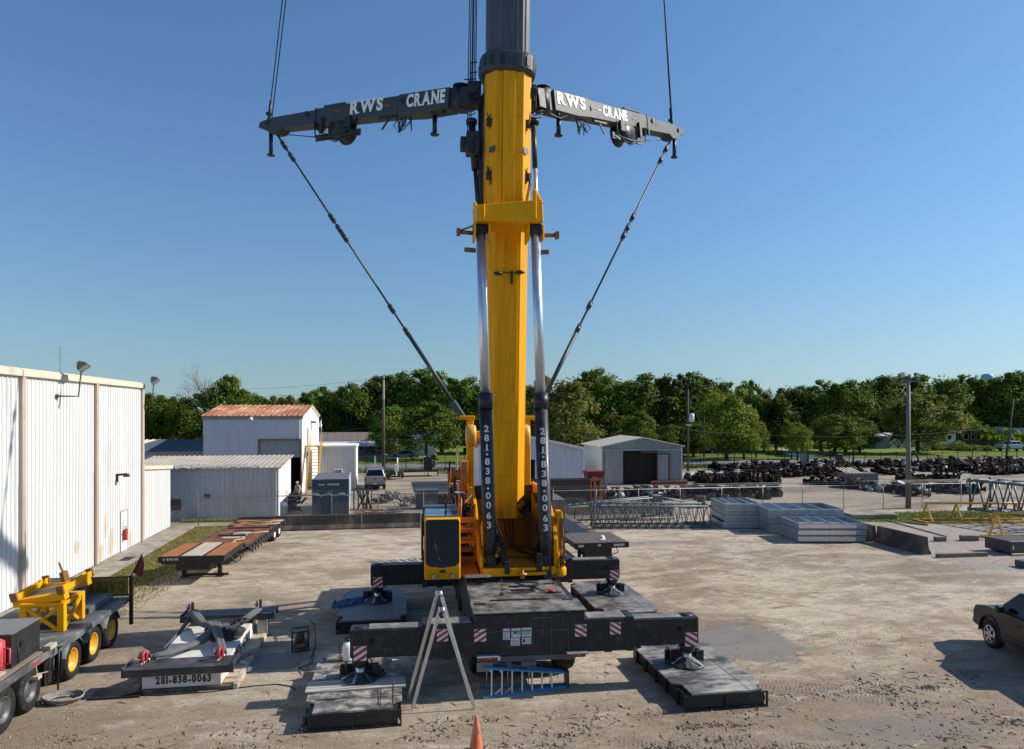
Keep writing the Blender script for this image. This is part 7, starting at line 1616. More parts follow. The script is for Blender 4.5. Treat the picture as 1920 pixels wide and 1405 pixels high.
# ------------------------------------------------------------------ poles and wires
WOODPOLE = M("pole_wood", (.09,.07,.055), .85, var=.3, stretch=(1,1,.1))
c_ = G(1703, 953); lp = thing("light_pole", "tall grey yard light pole with two floodlights on the right", "light pole", c_)
b = B(); b.tube((0,0,0),(0,0,9.9),.20,.13,n=12); obj("pole", b, M("pole_grey", (.15,.145,.13), .7, var=.2), lp)
b = B(); b.bar((-.7,0,9.75),(.75,0,9.75),.1); b.box(-.15,.15,-.1,.1,9.6,9.9); obj("cross_arm", b, M("pole_grey", (.15,.145,.13)), lp)
for x, a in ((-.62,-18),(.72,10)):
    b = B(); b.frustum((-.15,.15,-.11,.11),-.2,(-.22,.22,-.15,.15),.18); R = Matrix.Rotation(rad(70),3,'X') @ Matrix.Rotation(rad(a),3,'Z'); b.v = [V(x,-.05,10.2)+ (Matrix.Rotation(rad(a),3,'Y') @ v) for v in b.v]; h_ = obj("lamp_head", b, M("lamp_housing", (.13,.11,.095)), lp, bevel=.02)
    b = B(); b.tube((x,0,9.75),(x,-.03,10.0),.04,n=8); obj("bracket", b, M("pole_grey", (.15,.145,.13)), lp)
    b = B(); b.box(-.17,.17,-.02,.02,-.15,.15); b.v = [V(x,-.18,10.22)+ (Matrix.Rotation(rad(a),3,'Y') @ v) for v in b.v]; obj("lens", b, M("lens_pinkish", (.5,.46,.43), .3), h_)
def pole(label, px, py, ptop, rtop=.11, rbot=.17, lean=0):
    c_ = G(px, py); d_ = math.hypot(c_.x, c_.y); Yd = c_.x*SA + c_.y*CA; h_ = CAMH-(ptop-HORY)*Yd/FPX
    t = thing("utility_pole", label, "utility pole", c_); b = B(); b.tube((0,0,0),(lean,0,h_),rbot,rtop,n=8); obj("pole", b, WOODPOLE, t); return t, h_, Yd
t1, h1, Y1 = pole("wooden utility pole with a grey transformer right of the open shed", 1290, 884, 730)
b = B(); b.bar((-.9,0,h1-1.1),(.9,0,h1-1.1),.1); b.tube((0,0,h1),(0,0,h1+.7),.03,n=6); b.bar((-.5,0,h1-.5),(.5,0,h1-.5),.08); obj("cross_arm", b, WOODPOLE, t1)
b = B(); b.lathe([(0,-.55),(.32,-.5),(.34,0),(.32,.5),(0,.6)], (.38,-.2,h1-3.6), 'z', 14); b.box(-.3,.3,-.4,-.1,h1-4.6,h1-4.4); obj("transformer", b, M("transformer_grey", (.55,.57,.58), .5), t1)
b = B(); b.tube((0.1,0,h1-1.6),(6.8,3,.1),.012,n=4); obj("guy_wire", b, CHL, t1)
t2, h2, Y2 = pole("plain dark utility pole under the trees right of the transformer pole", 1320, 858, 757)
t3, h3, Y3 = pole("dark wooden utility pole with a pale top left of the crane", 719, 890, 712, .13, .2)
b = B(); b.tube((0,0,h3*.42),(0,0,h3*.99),.145,.138,n=8); b.v = [V(v.x*1.03,v.y*1.03,v.z) for v in b.v]; b.lathe([(0,.5),(.12,.5),(.14,0),(0,0)], (0,0,h3), 'z', 8); obj("pale_sleeve", b, M("pole_pale", (.24,.21,.18), .8), t3)
t4, h4, Y4 = pole("leaning wooden utility pole at the far right by the mobile home", 1886, 862, 748, .1, .16, 1.4)
def wire(p, q, sag, label, n=14, r=.012):
    b = B(); p, q = V(*p), V(*q); b.path([p.lerp(q,i/n)-V(0,0,sag*4*(i/n)*(1-i/n)) for i in range(n+1)], r, 4, False)
    return solo("overhead_wire", b, M("wire_dark", (.05,.05,.055), .6), label, "wire", "overhead wires behind the yard")
wire(D(330,728,130), D(719,708,100), .8, "upper overhead wire crossing the sky left of the crane", r=.016)
wire(D(330,742,130), D(719,725,100), .8, "lower overhead wire crossing the sky left of the crane", r=.016)
P3 = t3.location; P1 = t1.location
wire((P3.x,P3.y,h3*.5), (P1.x,P1.y,h1*.52), 1.0, "slack overhead wire between the left pole and the transformer pole")
wire((P3.x,P3.y,h3*.38), D(890,822,95), .3, "low overhead wire running from the left pole to behind the crane")
wire((P1.x,P1.y,h1*.5), (t4.location.x,t4.location.y,h4*.55), 1.2, "overhead wire from the transformer pole to the leaning pole at the right")
wire((P3.x,P3.y,h3*.52), D(270,828,95), .8, "overhead wire from the left pole to behind the workshop")
# far radio mast and water tower
c_ = D(114, 700, 420); b = B()
for i, j in ((-.5,-.3),(.5,-.3),(0,.5)): b.tube((c_.x+i,c_.y+j,0),(c_.x+i,c_.y+j,47),.07,n=4)
for k in range(30):
    z = k*1.57; b.tube((c_.x-.5,c_.y-.3,z),(c_.x+.5,c_.y-.3,z+1.57),.05,n=4); b.tube((c_.x+.5,c_.y-.3,z),(c_.x,c_.y+.5,z+1.57),.05,n=4)
solo("radio_mast", b, M("mast_grey", (.30,.30,.33), .6), "thin lattice radio mast far beyond the white warehouse", "mast")
c_ = D(1851, 702, 540); wt = thing("water_tower", "pale blue water tower far behind the trees at the right", "water tower", (c_.x, c_.y, 0))
b = B(); b.lathe([(0,37.5),(3.6,36.8),(4.2,35),(4.2,31.5),(3,29.5),(1.2,28)], (0,0,0), 'z', 24); obj("tank", b, M("tank_blue", (.30,.42,.55), .6), wt); b = B(); b.tube((0,0,0),(0,0,29),1.3,n=12); obj("stem", b, M("tank_blue", (.30,.42,.55)), wt)

# ------------------------------------------------------------------ scrap fittings
SCM = [M("fitting_dark", (.014,.012,.012), .8, var=.6, vs=4, dirt=(.05,.028,.02), da=.22, ds=4, spec=.12), M("fitting_rust", (.04,.019,.014), .85, var=.5, vs=4, spec=.1), M("fitting_green", (.018,.035,.033), .8, var=.4, vs=4, spec=.12), M("fitting_pale", (.42,.40,.37), .6, var=.3)]
def fitting(kind, r):
    b = B()
    if kind == 0:      # valve with hand wheel
        b.tube((-.32,0,.2),(.32,0,.2),.15,n=8); b.tube((-.36,0,.2),(-.30,0,.2),.22,n=8); b.tube((.30,0,.2),(.36,0,.2),.22,n=8); b.tube((0,0,.25),(0,0,.62),.10,.07,n=8); b.torus((0,0,.64), .2, .025, 'z', 10, 5); b.bar((-.2,0,.64),(.2,0,.64),.03)
    elif kind == 1:    # elbow with flanges
        b.path([(-.4,0,.18),(-.1,0,.18),(.1,.0,.3),(.16,0,.55)], .15, 8); b.tube((-.42,0,.18),(-.36,0,.18),.23,n=8); b.tube((.155,0,.52),(.165,0,.58),.23,n=8)
    elif kind == 2:    # tee lying down
        b.tube((-.45,0,.17),(.45,0,.17),.14,n=8); b.tube((0,0,.17),(0,.4,.2),.14,n=8); b.tube((-.47,0,.17),(-.41,0,.17),.2,n=8); b.tube((0,.38,.2),(0,.44,.2),.2,n=8); b.tube((.41,0,.17),(.47,0,.17),.2,n=8)
    else:              # flanged spool standing up
        b.tube((0,0,0),(0,0,.85),.11,n=8); b.tube((0,0,0),(0,0,.06),.23,n=8); b.tube((0,0,.8),(0,0,.86),.22,n=8); b.tube((0,0,.4),(.22,0,.42),.07,n=6)
    return b
FM = {}
for k in range(4):
    for m_ in range(4):
        o = obj("pipe_fitting", fitting(k, random), SCM[m_]); FM[k, m_] = o.data; bpy.data.objects.remove(o)
rowdefs = [  # photo polyline of a heap, half depth (m), count, height of pile, kinds, label
 ([(1100,936),(1230,934),(1335,932)], 2.4, 62, .55, (0,1,2), "pipe fitting in the heap just behind the lattice section"),
 ([(1290,930),(1380,932),(1450,929)], 2.0, 44, .4, (0,1,2), "pipe fitting in the dark row behind the galvanised trays"),
 ([(1308,904),(1380,907),(1450,905)], 3.0, 64, .1, (3,3,0), "upright flanged pipe spool standing in the rows right of the open shed"),
 ([(1528,907),(1600,915),(1680,923),(1728,932)], 1.3, 52, .35, (0,1,2), "pipe fitting in the green-tinged row left of the light pole base"),
 ([(1690,917),(1760,922),(1838,924)], 2.2, 60, .5, (0,1,2), "pipe fitting in the dense heap right of the light pole base"),
 ([(1690,903),(1740,902),(1795,904)], 1.6, 18, .6, (0,1,2), "pipe fitting in the mounded row above the heap by the light pole"),
 ([(1440,890),(1520,889),(1602,889)], 5.0, 0, .7, (0,1,2), ""),
 ([(1640,888),(1712,890)], 2.0, 0, .4, (0,1,2), ""),
 ([(1715,882),(1800,885),(1905,891)], 2.8, 0, .5, (0,1,2), ""),
 ([(1520,877),(1610,875),(1720,875),(1930,877)], 2.2, 0, .55, (0,1,2), ""),
 ([(1335,881),(1420,880),(1500,878)], 2.4, 0, .5, (0,1,2), ""),
 ([(1870,884),(1930,886)], 2.6, 0, .5, (0,1,2), ""),
 ([(1278,903),(1330,899)], 1.2, 0, .4, (1,1,2), ""),
 ([(1760,868),(1930,870)], 1.2, 0, .4, (0,1,2), ""),
]
r_ = random.Random(77); scrap = B(); nind = 0
scrapB = [B() for _ in range(4)]
def place(path, hd__):
    L = [(path[i+1]-path[i]).length for i in range(len(path)-1)]; u = r_.random()*sum(L)
    for i, l in enumerate(L):
        if u <= l: 
            d = (path[i+1]-path[i]).normalized(); s_ = V(-d.y, d.x, 0); k = r_.gauss(0, .45); k = max(-1, min(1, k)); p = path[i]+d*u+s_*(k*hd__); return p, abs(k)
        u -= l
    return path[-1], 1
for pts, hw, cnt, ph, kinds, label in rowdefs:
    path = [G(*p) for p in pts]; tot = sum((path[i+1]-path[i]).length for i in range(len(path)-1))
    n_ = cnt if cnt else int(tot*hw*3.9)
    extra = int(tot*hw*2.2) if cnt else 0
    for i in range(n_+extra):
        p, k = place(path, hw); kd = r_.choice(kinds); mi = r_.choices((0,1,2,3), (60,26,7 if "green" not in label else 30,7))[0]
        z = .6*ph*(1-k)*r_.random(); rot = Matrix.Rotation(r_.uniform(0,6.28), 4, 'Z'); tilt = Matrix.Rotation(r_.uniform(-.5,.5) if kd != 3 else r_.uniform(-.08,.08), 4, 'X'); sc = r_.uniform(.7,1.6)
        if i < cnt and nind < 300:
            o = bpy.data.objects.new("pipe_fitting", FM[kd, mi]); COL.objects.link(o); o.location = (p.x,p.y,z); o.rotation_euler = (rot @ tilt).to_euler(); o.scale = (sc,)*3
            tag(o, label, "pipe fitting", label.replace("pipe fitting", "pipe fittings").replace("spool", "spools")); nind += 1
        else:
            scrapB[mi].merge(fitting(kd, r_), Matrix.Translation(V(p.x,p.y,z)) @ rot @ tilt @ Matrix.Scale(sc, 4))
al = B(); 
for mi in range(4):
    al.m = mi; al.add(scrapB[mi].v, scrapB[mi].f, True)
tag(obj("scrap_fittings", al, SCM), "rows and heaps of dark rusty pipe fittings spread over the far storage yard", "scrap", kind='stuff')
# loose junk left of the crane behind the wire fence
def junk(name, label, cat, px, py, fn, mat):
    c_ = G(px, py); b = B(); fn(b, c_, random.Random(px)); return solo(name, b, mat, label, cat)
DJ = M("junk_dark", (.035,.032,.03), .7, .2, var=.5, vs=4, dirt=(.12,.1,.08), da=.25)
def rack(b, c, r):
    for i in range(5): b.box(c.x-.7+i*.33,c.x-.64+i*.33,c.y,c.y+.9,0,1.5); 
    b.box(c.x-.72,c.x+.74,c.y,c.y+.05,1.5,1.56); b.box(c.x-.72,c.x+.74,c.y+.85,c.y+.9,1.5,1.56)
    for i in range(6): b.tube((c.x-.6+r.random()*1.2,c.y+.4,0),(c.x-.6+r.random()*1.2,c.y+.4,1.4),.06,n=6)
junk("steel_rack", "dark steel rack standing right of the blue container", "rack", 680, 957, rack, DJ)
def heap(n, w_, h_, rmax=.09):
    def f(b, c, r):
        for _ in range(n): 
            p = c+V(r.gauss(0,w_*.5), r.gauss(0,.5), r.random()*h_*.6+.03); q = p+V(r.uniform(-.6,.6), r.uniform(-.3,.3), r.uniform(-.15,.35)*h_); q.z = max(q.z,.03); b.tube(p, q, r.uniform(.02,rmax), n=6)
            if r.random() < .25: b.torus(p+V(0,0,.2), r.uniform(.12,.3), .035, r.choice('xyz'), 12, 5)
    return f
junk("hose_heap", "heap of dark pipes and hoses behind the wire fence right of the steel rack", "scrap heap", 722, 943, heap(40,1.0,.9), DJ)
junk("hose_heap", "tangle of pale and dark hoses behind the wire fence left of the cab", "scrap heap", 762, 950, heap(55,1.1,1.2,.06), M("junk_grey", (.16,.15,.14), .6, .2, var=.7, vs=5))
junk("plank_heap", "low pile of brown planks and bars at the foot of the blue container", "scrap heap", 700, 965, lambda b, c, r: [b.bar(c+V(r.uniform(-2.2,2.2),r.uniform(-.4,.9),.05+.03*i%.3), c+V(r.uniform(-2.2,2.4),r.uniform(-.4,.9),.05+.03*i%.3), r.uniform(.06,.16), .06) for i in range(22)] and None, M("plank_brown", (.16,.10,.07), .8, var=.5))
def tank(b, c, r):
    b.box(c.x-.85,c.x+.85,c.y,c.y+1.1,.1,1.35); b.box(c.x-.9,c.x+.9,c.y-.05,c.y+1.15,1.351,1.45)
    for i in range(5): b.box(c.x-.8+i*.38,c.x-.72+i*.38,c.y-.06,c.y-.001,.1,1.35)
junk("steel_tank", "square dark steel tank behind the wire fence left of the crane cab", "tank", 801, 955, tank, M("tank_steel", (.10,.095,.09), .6, .2, var=.3, dirt=(.2,.17,.14), da=.2))
junk("machine_box", "low dark machine with pipes behind the crane cab", "machine", 842, 953, lambda b, c, r: (b.box(c.x-.9,c.x+.9,c.y,c.y+1.2,.3,1.0), heap(22,.8,1.4,.08)(b, c, r)), DJ)
junk("rubbish_heap", "dark machine heap in front of the workshop door beside the worker", "scrap heap", 545, 958, heap(45,.7,1.6,.13), M("junk_black", (.03,.025,.024), .7, var=.6, vs=4))
b = B(); c_ = G(529, 965); b.lathe([(0,.36),(.3,.3),(.42,.12),(.4,0),(0,0)], c_+V(0,0,.55), 'z', 14); b.box(c_.x-.25,c_.x+.25,c_.y-.25,c_.y+.25,0,.55); solo("white_drum_lid", b, WHT, "rounded white cover behind the barrier at the end of the long grey shed", "cover")
junk("trailer_ramp", "flat black low trailer bed with light rails left of the crane", "trailer", 862, 888, lambda b, c, r: (b.box(c.x-1.8,c.x+1.2,c.y,c.y+2,.5,.62), b.box(c.x-1.5,c.x-1.2,c.y+.1,c.y+.3,.0,.5), b.box(c.x+.6,c.x+.9,c.y+.1,c.y+.3,0,.5), b.box(c.x-1.3,c.x-1.1,c.y+.2,c.y+.4,.62,1.5)), BLK)
junk("steel_drum", "dark oil drum behind the right end of the lattice section", "drum", 1315, 952, lambda b, c, r: b.lathe([(0,0),(.33,0),(.35,.04),(.33,.08),(.33,.4),(.35,.43),(.33,.46),(.33,.82),(.35,.86),(.33,.9),(0,.88)], c, 'z', 18), M("drum_dark", (.035,.03,.028), .6, var=.3))
c_ = G(1618, 906); b = B(); b.box(c_.x-1.9,c_.x+1.8,c_.y,c_.y+1.6,.12,1.0)
for i in range(12): b.box(c_.x-1.85+i*.31,c_.x-1.8+i*.31,c_.y-.03,c_.y-.001,.15,.98)
sk2 = solo("waste_skip", b, M("skip_grey", (.15,.14,.13), .6, var=.2), "low grey open skip with pale timber inside, left of the light pole", "skip")
b = B(); r_ = random.Random(4)
for i in range(5): b.bar((c_.x-1.6+i*.4,c_.y+.2,1.0),(c_.x-1.9+i*.4,c_.y+1.7,1.5),.22,.06)
obj("timber_load", b, PALT, sk2)
for px, py, l_ in ((1640,912,"small white marker block among the fittings left of the light pole"),):
    c_ = G(px-30, py); b = B(); b.frustum((c_.x-.25,c_.x+.25,c_.y-.2,c_.y+.2),0,(c_.x-.12,c_.x+.12,c_.y-.1,c_.y+.1),.8); solo("marker_block", b, M("pale_block", (.5,.5,.47), .7), l_, "block")
c_ = G(1722, 868); b = B(); b.path([c_, c_+V(-.05,0,.7), c_+V(-.5,0,1.6), c_+V(-.95,0,1.75)], .14, 8); b.path([c_+V(-.3,0,1.3), c_+V(.4,0,1.75)], .1, 8); solo("bent_stump", b, WOODPOLE, "dark bent stump by the picket fence right of the light pole", "stump")
b = B(); c_ = G(1285, 944); 
for x0, x1 in ((0,2.2),): b.box(c_.x-2.6,c_.x-2.3,c_.y,c_.y+.4,0,1.5); b.box(c_.x-.3,c_.x,c_.y,c_.y+.4,0,1.5); b.box(c_.x-2.8,c_.x+.2,c_.y,c_.y+.4,1.501,1.8)
solo("rusty_stand", b, M("rust_steel", (.12,.045,.028)), "rust-brown steel stand with two thick legs in front of the open shed", "stand")

# ------------------------------------------------------------------ the worker by the shed
def person(label, loc, rz):
    pts = {'pel':(0,0,.95),'waist':(0,.0,1.08),'chest':(0,.03,1.32),'neck':(0,.03,1.48),'head0':(0,.05,1.55),'head':(0,.06,1.64),'top':(0,.05,1.74),
           'shl':(-.18,.02,1.40),'ell':(-.25,.0,1.13),'wrl':(-.22,.16,.93),'hal':(-.21,.22,.86),'shr':(.18,.02,1.40),'elr':(.25,.0,1.13),'wrr':(.20,.17,.95),'har':(.18,.23,.88),
           'hil':(-.10,0,.90),'knl':(-.11,.03,.50),'anl':(-.12,-.02,.09),'tol':(-.13,.14,.04),'hir':(.10,0,.90),'knr':(.12,.03,.50),'anr':(.13,-.02,.09),'tor':(.14,.14,.04)}
    ed = [('pel','waist'),('waist','chest'),('chest','neck'),('neck','head0'),('head0','head'),('head','top'),('chest','shl'),('shl','ell'),('ell','wrl'),('wrl','hal'),('chest','shr'),('shr','elr'),('elr','wrr'),('wrr','har'),('pel','hil'),('hil','knl'),('knl','anl'),('anl','tol'),('pel','hir'),('hir','knr'),('knr','anr'),('anr','tor')]
    rads = dict(pel=.15,waist=.14,chest=.16,neck=.06,head0=.075,head=.105,top=.07,shl=.085,shr=.085,ell=.055,elr=.055,wrl=.035,wrr=.035,hal=.04,har=.04,hil=.1,hir=.1,knl=.065,knr=.065,anl=.05,anr=.05,tol=.04,tor=.04)
    names = list(pts); ix = {n: i for i, n in enumerate(names)}
    me = bpy.data.meshes.new("person"); me.from_pydata([pts[n] for n in names], [(ix[a],ix[b_]) for a, b_ in ed], []); o = bpy.data.objects.new("person", me); COL.objects.link(o)
    sk_ = o.modifiers.new("skin", 'SKIN'); ss = o.modifiers.new("sub", 'SUBSURF'); ss.levels = 2; ss.render_levels = 2
    lay = me.skin_vertices[0].data if me.skin_vertices else None
    if lay is None: bpy.context.view_layer.objects.active = o; o.select_set(True); bpy.ops.mesh.customdata_skin_add(); lay = me.skin_vertices[0].data
    for n in names: lay[ix[n]].radius = (rads[n],)*2; lay[ix[n]].use_root = (n == 'pel')
    m = bpy.data.materials.new("worker_clothes"); m.use_nodes = True; t = m.node_tree; tc = node(t, "ShaderNodeTexCoord"); sp_ = node(t, "ShaderNodeSeparateXYZ"); t.links.new(tc.outputs["Object"], sp_.inputs[0])
    cr = node(t, "ShaderNodeValToRGB"); cr.color_ramp.interpolation = 'CONSTANT'; mp_ = node(t, "ShaderNodeMath", operation='DIVIDE'); t.links.new(sp_.outputs[2], mp_.inputs[0]); mp_.inputs[1].default_value = 2.0; t.links.new(mp_.outputs[0], cr.inputs[0])
    e = cr.color_ramp.elements; e[0].position = 0; e[0].color = (.03,.025,.02,1); e[1].position = .06; e[1].color = (.20,.15,.12,1); x = e.new(.46); x.color = (.62,.50,.45,1); x = e.new(.745); x.color = (.42,.24,.17,1); t.links.new(cr.outputs[0], t.nodes["Principled BSDF"].inputs["Base Color"]); t.nodes["Principled BSDF"].inputs["Roughness"].default_value = .85
    me.materials.append(m); MW[o.name] = Matrix.Identity(4); tag(o, label, "person"); o.location = loc; o.rotation_euler = (0,0,rz)
    b = B(); b.lathe([(0,.14),(.07,.125),(.112,.06),(.118,0),(.09,-.04)], (0,.05,1.66), 'z', 14); b.box(-.07,.07,.13,.25,1.66,1.68); obj("cap", b, M("pale_cap", (.6,.55,.5), .8), o)
    b = B(); 
    for s in (-1,1): b.lathe([(0,.012),(.014,0),(0,-.012)], (s*.04,.158,1.65), 'z', 8)
    obj("eyes", b, BLK, o)
    return o
person("person in pale pinkish shirt and brown trousers standing by the workshop door", W2((558-960)*57.5/FPX, 57.5)+(0,), rad(150))
# ------------------------------------------------------------------ houses beyond the road
def house(name, label, cat, px0, px1, py, ptop, depth, wall, roofm, rh=.9, over=.4, wins=(), flat=False, door=None):
    a, c_ = G(px0, py), G(px1, py); y0 = (a.y+c_.y)/2; x0, x1 = a.x, c_.x; Yd = ((x0+x1)/2)*SA + y0*CA; h_ = CAMH-(ptop-HORY)*Yd/FPX
    t = thing(name, label, cat, ((x0+x1)/2, y0, 0)); b = B(); b.box(x0,x1,y0,y0+depth,0,h_); obj("wall", b, wall, t, world=True)
    b = B()
    if flat: b.box(x0-over,x1+over,y0-over,y0+depth+over,h_+.002,h_+.2)
    else:
        m = y0+depth/2; b.roof((x0-over,y0-over,h_-.05),(x1+over,y0-over,h_-.05),(x1+over,m,h_+rh),(x0-over,m,h_+rh),1.2,.05,.03,.12); b.roof((x0-over,y0+depth+over,h_-.05),(x1+over,y0+depth+over,h_-.05),(x1+over,m,h_+rh),(x0-over,m,h_+rh),1.2,.05,.03,.12)
    obj("roof", b, roofm, t, world=True)
    for u, w_, z0, z1 in wins:
        x = x0+(x1-x0)*u; b = B(); b.box(x-w_/2-.07,x+w_/2+.07,y0-.05,y0-.002,z0-.07,z1+.07); wf = obj("window", b, WHT, t, world=True); b = B(); b.box(x-w_/2,x+w_/2,y0-.062,y0-.051,z0,z1); obj("pane", b, GLS, wf, world=True)
    if door: x = x0+(x1-x0)*door; b = B(); b.box(x-.45,x+.45,y0-.05,y0-.002,.3,2.3); obj("door", b, M("house_door", (.12,.10,.09), .6), t, world=True)
    return t, x0, x1, y0, h_
BRN = M("brown_siding", (.085,.075,.068), .8, var=.2); SHG = M("brown_shingles", (.17,.14,.125), .9, var=.25, vs=2)
t, x0, x1, y0, h_ = house("bungalow", "brown bungalow with a white-edged porch roof behind the workshop", "house", 590, 752, 856, 826, 7, BRN, SHG, 1.3, .5, ((.35,1.0,1.0,2.1),(.75,1.2,1.0,2.1),(.55,.8,1.0,2.1)), door=.62)
b = B(); b.roof((x0-.5,y0-3.2,h_-.75),(x1-.3,y0-3.2,h_-.75),(x1-.3,y0-.3,h_-.1),(x0-.5,y0-.3,h_-.1),.5,.06,.04,.16); obj("porch_roof", b, M("porch_white", (.55,.55,.55), .6), t, world=True)
b = B()
for k in range(5): x = x0+.3+k*(x1-x0-1)/4; b.box(x,x+.12,y0-3.0,y0-2.88,0,h_-.8)
b.box(x0,x1-.5,y0-3.1,y0-3.05,.6,.66); b.bar((x0+6.5,y0-3.1,.2),(x0+8.5,y0-3.1,1.1),.1); obj("porch_post", b, M("porch_grey", (.25,.24,.24), .6), t, world=True)
b = B(); b.box(x0,x1-.3,y0-3.2,y0,0,.35); obj("porch_deck", b, M("porch_grey", (.25,.24,.24)), t, world=True)
b = B(); b.box(x1+.2,x1+6,y0+1,y0+6,0,2.9); b.prism([(y0+.8,2.9),(y0+6.2,2.9),(y0+3.5,4.1)], 'x', x1+.1, x1+6.2); solo("white_cottage", b, DIRTYW, "small pale cottage half hidden by trees right of the brown bungalow", "house")
MH = M("mobile_home_wall", (.36,.36,.36), .6, var=.1); MHD = M("mobile_home_brown", (.085,.07,.062), .7, var=.15); MHB = M("mobile_home_blue", (.26,.36,.42), .6, var=.1); MRF = M("mobile_home_roof", (.50,.50,.50), .6)
WN = ((.15,1.1,1.5,2.6),(.35,.8,1.4,2.7),(.55,1.3,1.5,2.6),(.8,1.0,1.5,2.6))
house("mobile_home", "long dark brown mobile home with white windows at the far right", "mobile home", 1796, 1872, 836, 806, 5, MHD, MRF, .35, .15, WN, door=.45)
house("mobile_home", "pale blue mobile home at the far right edge behind the old pickup", "mobile home", 1873, 1960, 836, 805, 5, MHB, MRF, .35, .15, WN, door=.3)
house("mobile_home", "low pale mobile home under the big tree right of the light pole", "mobile home", 1712, 1745, 838, 812, 5, M("cream_wall", (.50,.48,.42), .7), MRF, .3, .2, ((.6,.9,1.4,2.4),))
house("trailer_home", "white caravan with dark windows left of the brown mobile home", "caravan", 1748, 1795, 838, 808, 3, M("caravan_white", (.62,.62,.60), .45), MRF, .2, .05, ((.25,1.0,1.6,2.5),(.7,1.0,1.6,2.5),(.48,.5,1.5,2.5)), flat=True)
house("garage", "cream shed with a dark open bay left of the light pole", "shed", 1668, 1700, 841, 815, 5, M("cream_wall", (.50,.48,.42)), MRF, .3, .2)
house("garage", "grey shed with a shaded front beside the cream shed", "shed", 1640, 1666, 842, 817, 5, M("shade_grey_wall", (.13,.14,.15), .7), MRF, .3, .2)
house("carport", "dark low house with a pale roof under the light green tree", "house", 1345, 1425, 848, 812, 6, M("dark_wall", (.04,.038,.035), .8), MRF, .25, .4)
house("cottage", "dark cottage with a pale roof behind the transformer pole", "house", 1262, 1330, 850, 813, 6, M("dark_wall", (.04,.038,.035)), MRF, .3, .4)
house("garden_shed", "small grey garden shed with a pale roof behind the open galvanised shed", "shed", 1096, 1122, 846, 816, 4, M("garden_shed_wall", (.20,.20,.19), .7), M("pale_sheet_roof", (.45,.47,.5), .5), .5, .3)
b = B(); c_ = G(1468, 858); b.box(c_.x-5,c_.x+2,c_.y+52,c_.y+60,0,5); 
c_ = G(1512, 856); b = B(); b.lathe([(0,.3),(.5,.28),(.8,.1),(.8,0)], c_, 'z', 12); b.v = [V(c_.x+(v.x-c_.x)*2.2, v.y, v.z) for v in b.v]; solo("upturned_boat", b, WHT, "small upturned white boat on the lawn by the pale driveway", "boat")
c_ = G(1573, 866); b = B(); b.box(c_.x-.5,c_.x+.5,c_.y-.3,c_.y+.3,.2,1.2); b.frustum((c_.x-.2,c_.x+.2,c_.y-.2,c_.y+.2),0,(c_.x-.15,c_.x+.15,c_.y-.15,c_.y+.15),.2); solo("green_bin", b, M("bin_green", (.02,.05,.045), .6), "dark green wheeled bin by the road beyond the picket fence", "bin", bevel=.08)

# ------------------------------------------------------------------ trees
def leafmat(name, c0, c1):
    m = bpy.data.materials.new(name); m.use_nodes = True; t = m.node_tree; p = t.nodes["Principled BSDF"]; p.inputs["Roughness"].default_value = .65; p.inputs["Specular IOR Level"].default_value = .12
    g_ = node(t, "ShaderNodeNewGeometry"); oi = node(t, "ShaderNodeObjectInfo")
    mx = node(t, "ShaderNodeMix", data_type='RGBA'); t.links.new(g_.outputs["Random Per Island"], mx.inputs[0]); mx.inputs[6].default_value = (*c0,1); mx.inputs[7].default_value = (*c1,1)
    hs = node(t, "ShaderNodeHueSaturation"); t.links.new(mx.outputs[2], hs.inputs["Color"])
    r1 = node(t, "ShaderNodeMapRange"); t.links.new(oi.outputs["Random"], r1.inputs[0]); r1.inputs[3].default_value = .82; r1.inputs[4].default_value = 1.15; t.links.new(r1.outputs[0], hs.inputs["Value"])
    r2 = node(t, "ShaderNodeMapRange"); t.links.new(oi.outputs["Random"], r2.inputs[0]); r2.inputs[3].default_value = .485; r2.inputs[4].default_value = .51; t.links.new(r2.outputs[0], hs.inputs["Hue"])
    t.links.new(hs.outputs[0], p.inputs["Base Color"])
    tr = node(t, "ShaderNodeBsdfTranslucent"); t.links.new(hs.outputs[0], tr.inputs[0]); ms = node(t, "ShaderNodeMixShader"); ms.inputs[0].default_value = .36
    t.links.new(p.outputs[0], ms.inputs[1]); t.links.new(tr.outputs[0], ms.inputs[2]); t.links.new(ms.outputs[0], t.nodes["Material Output"].inputs[0]); return m
LF = {'dark': leafmat("foliage_dark", (.060,.105,.011), (.14,.195,.025)), 'mid': leafmat("foliage_mid", (.085,.138,.014), (.165,.23,.028)), 'light': leafmat("foliage_light", (.15,.20,.018), (.235,.28,.032)), 'olive': leafmat("foliage_olive", (.12,.135,.022), (.20,.205,.042))}
BARK = M("bark", (.075,.062,.05), .95, var=.35, vs=3, stretch=(1,1,.2)); BARKP = M("pale_bark", (.26,.235,.21), .9, var=.3, vs=3)
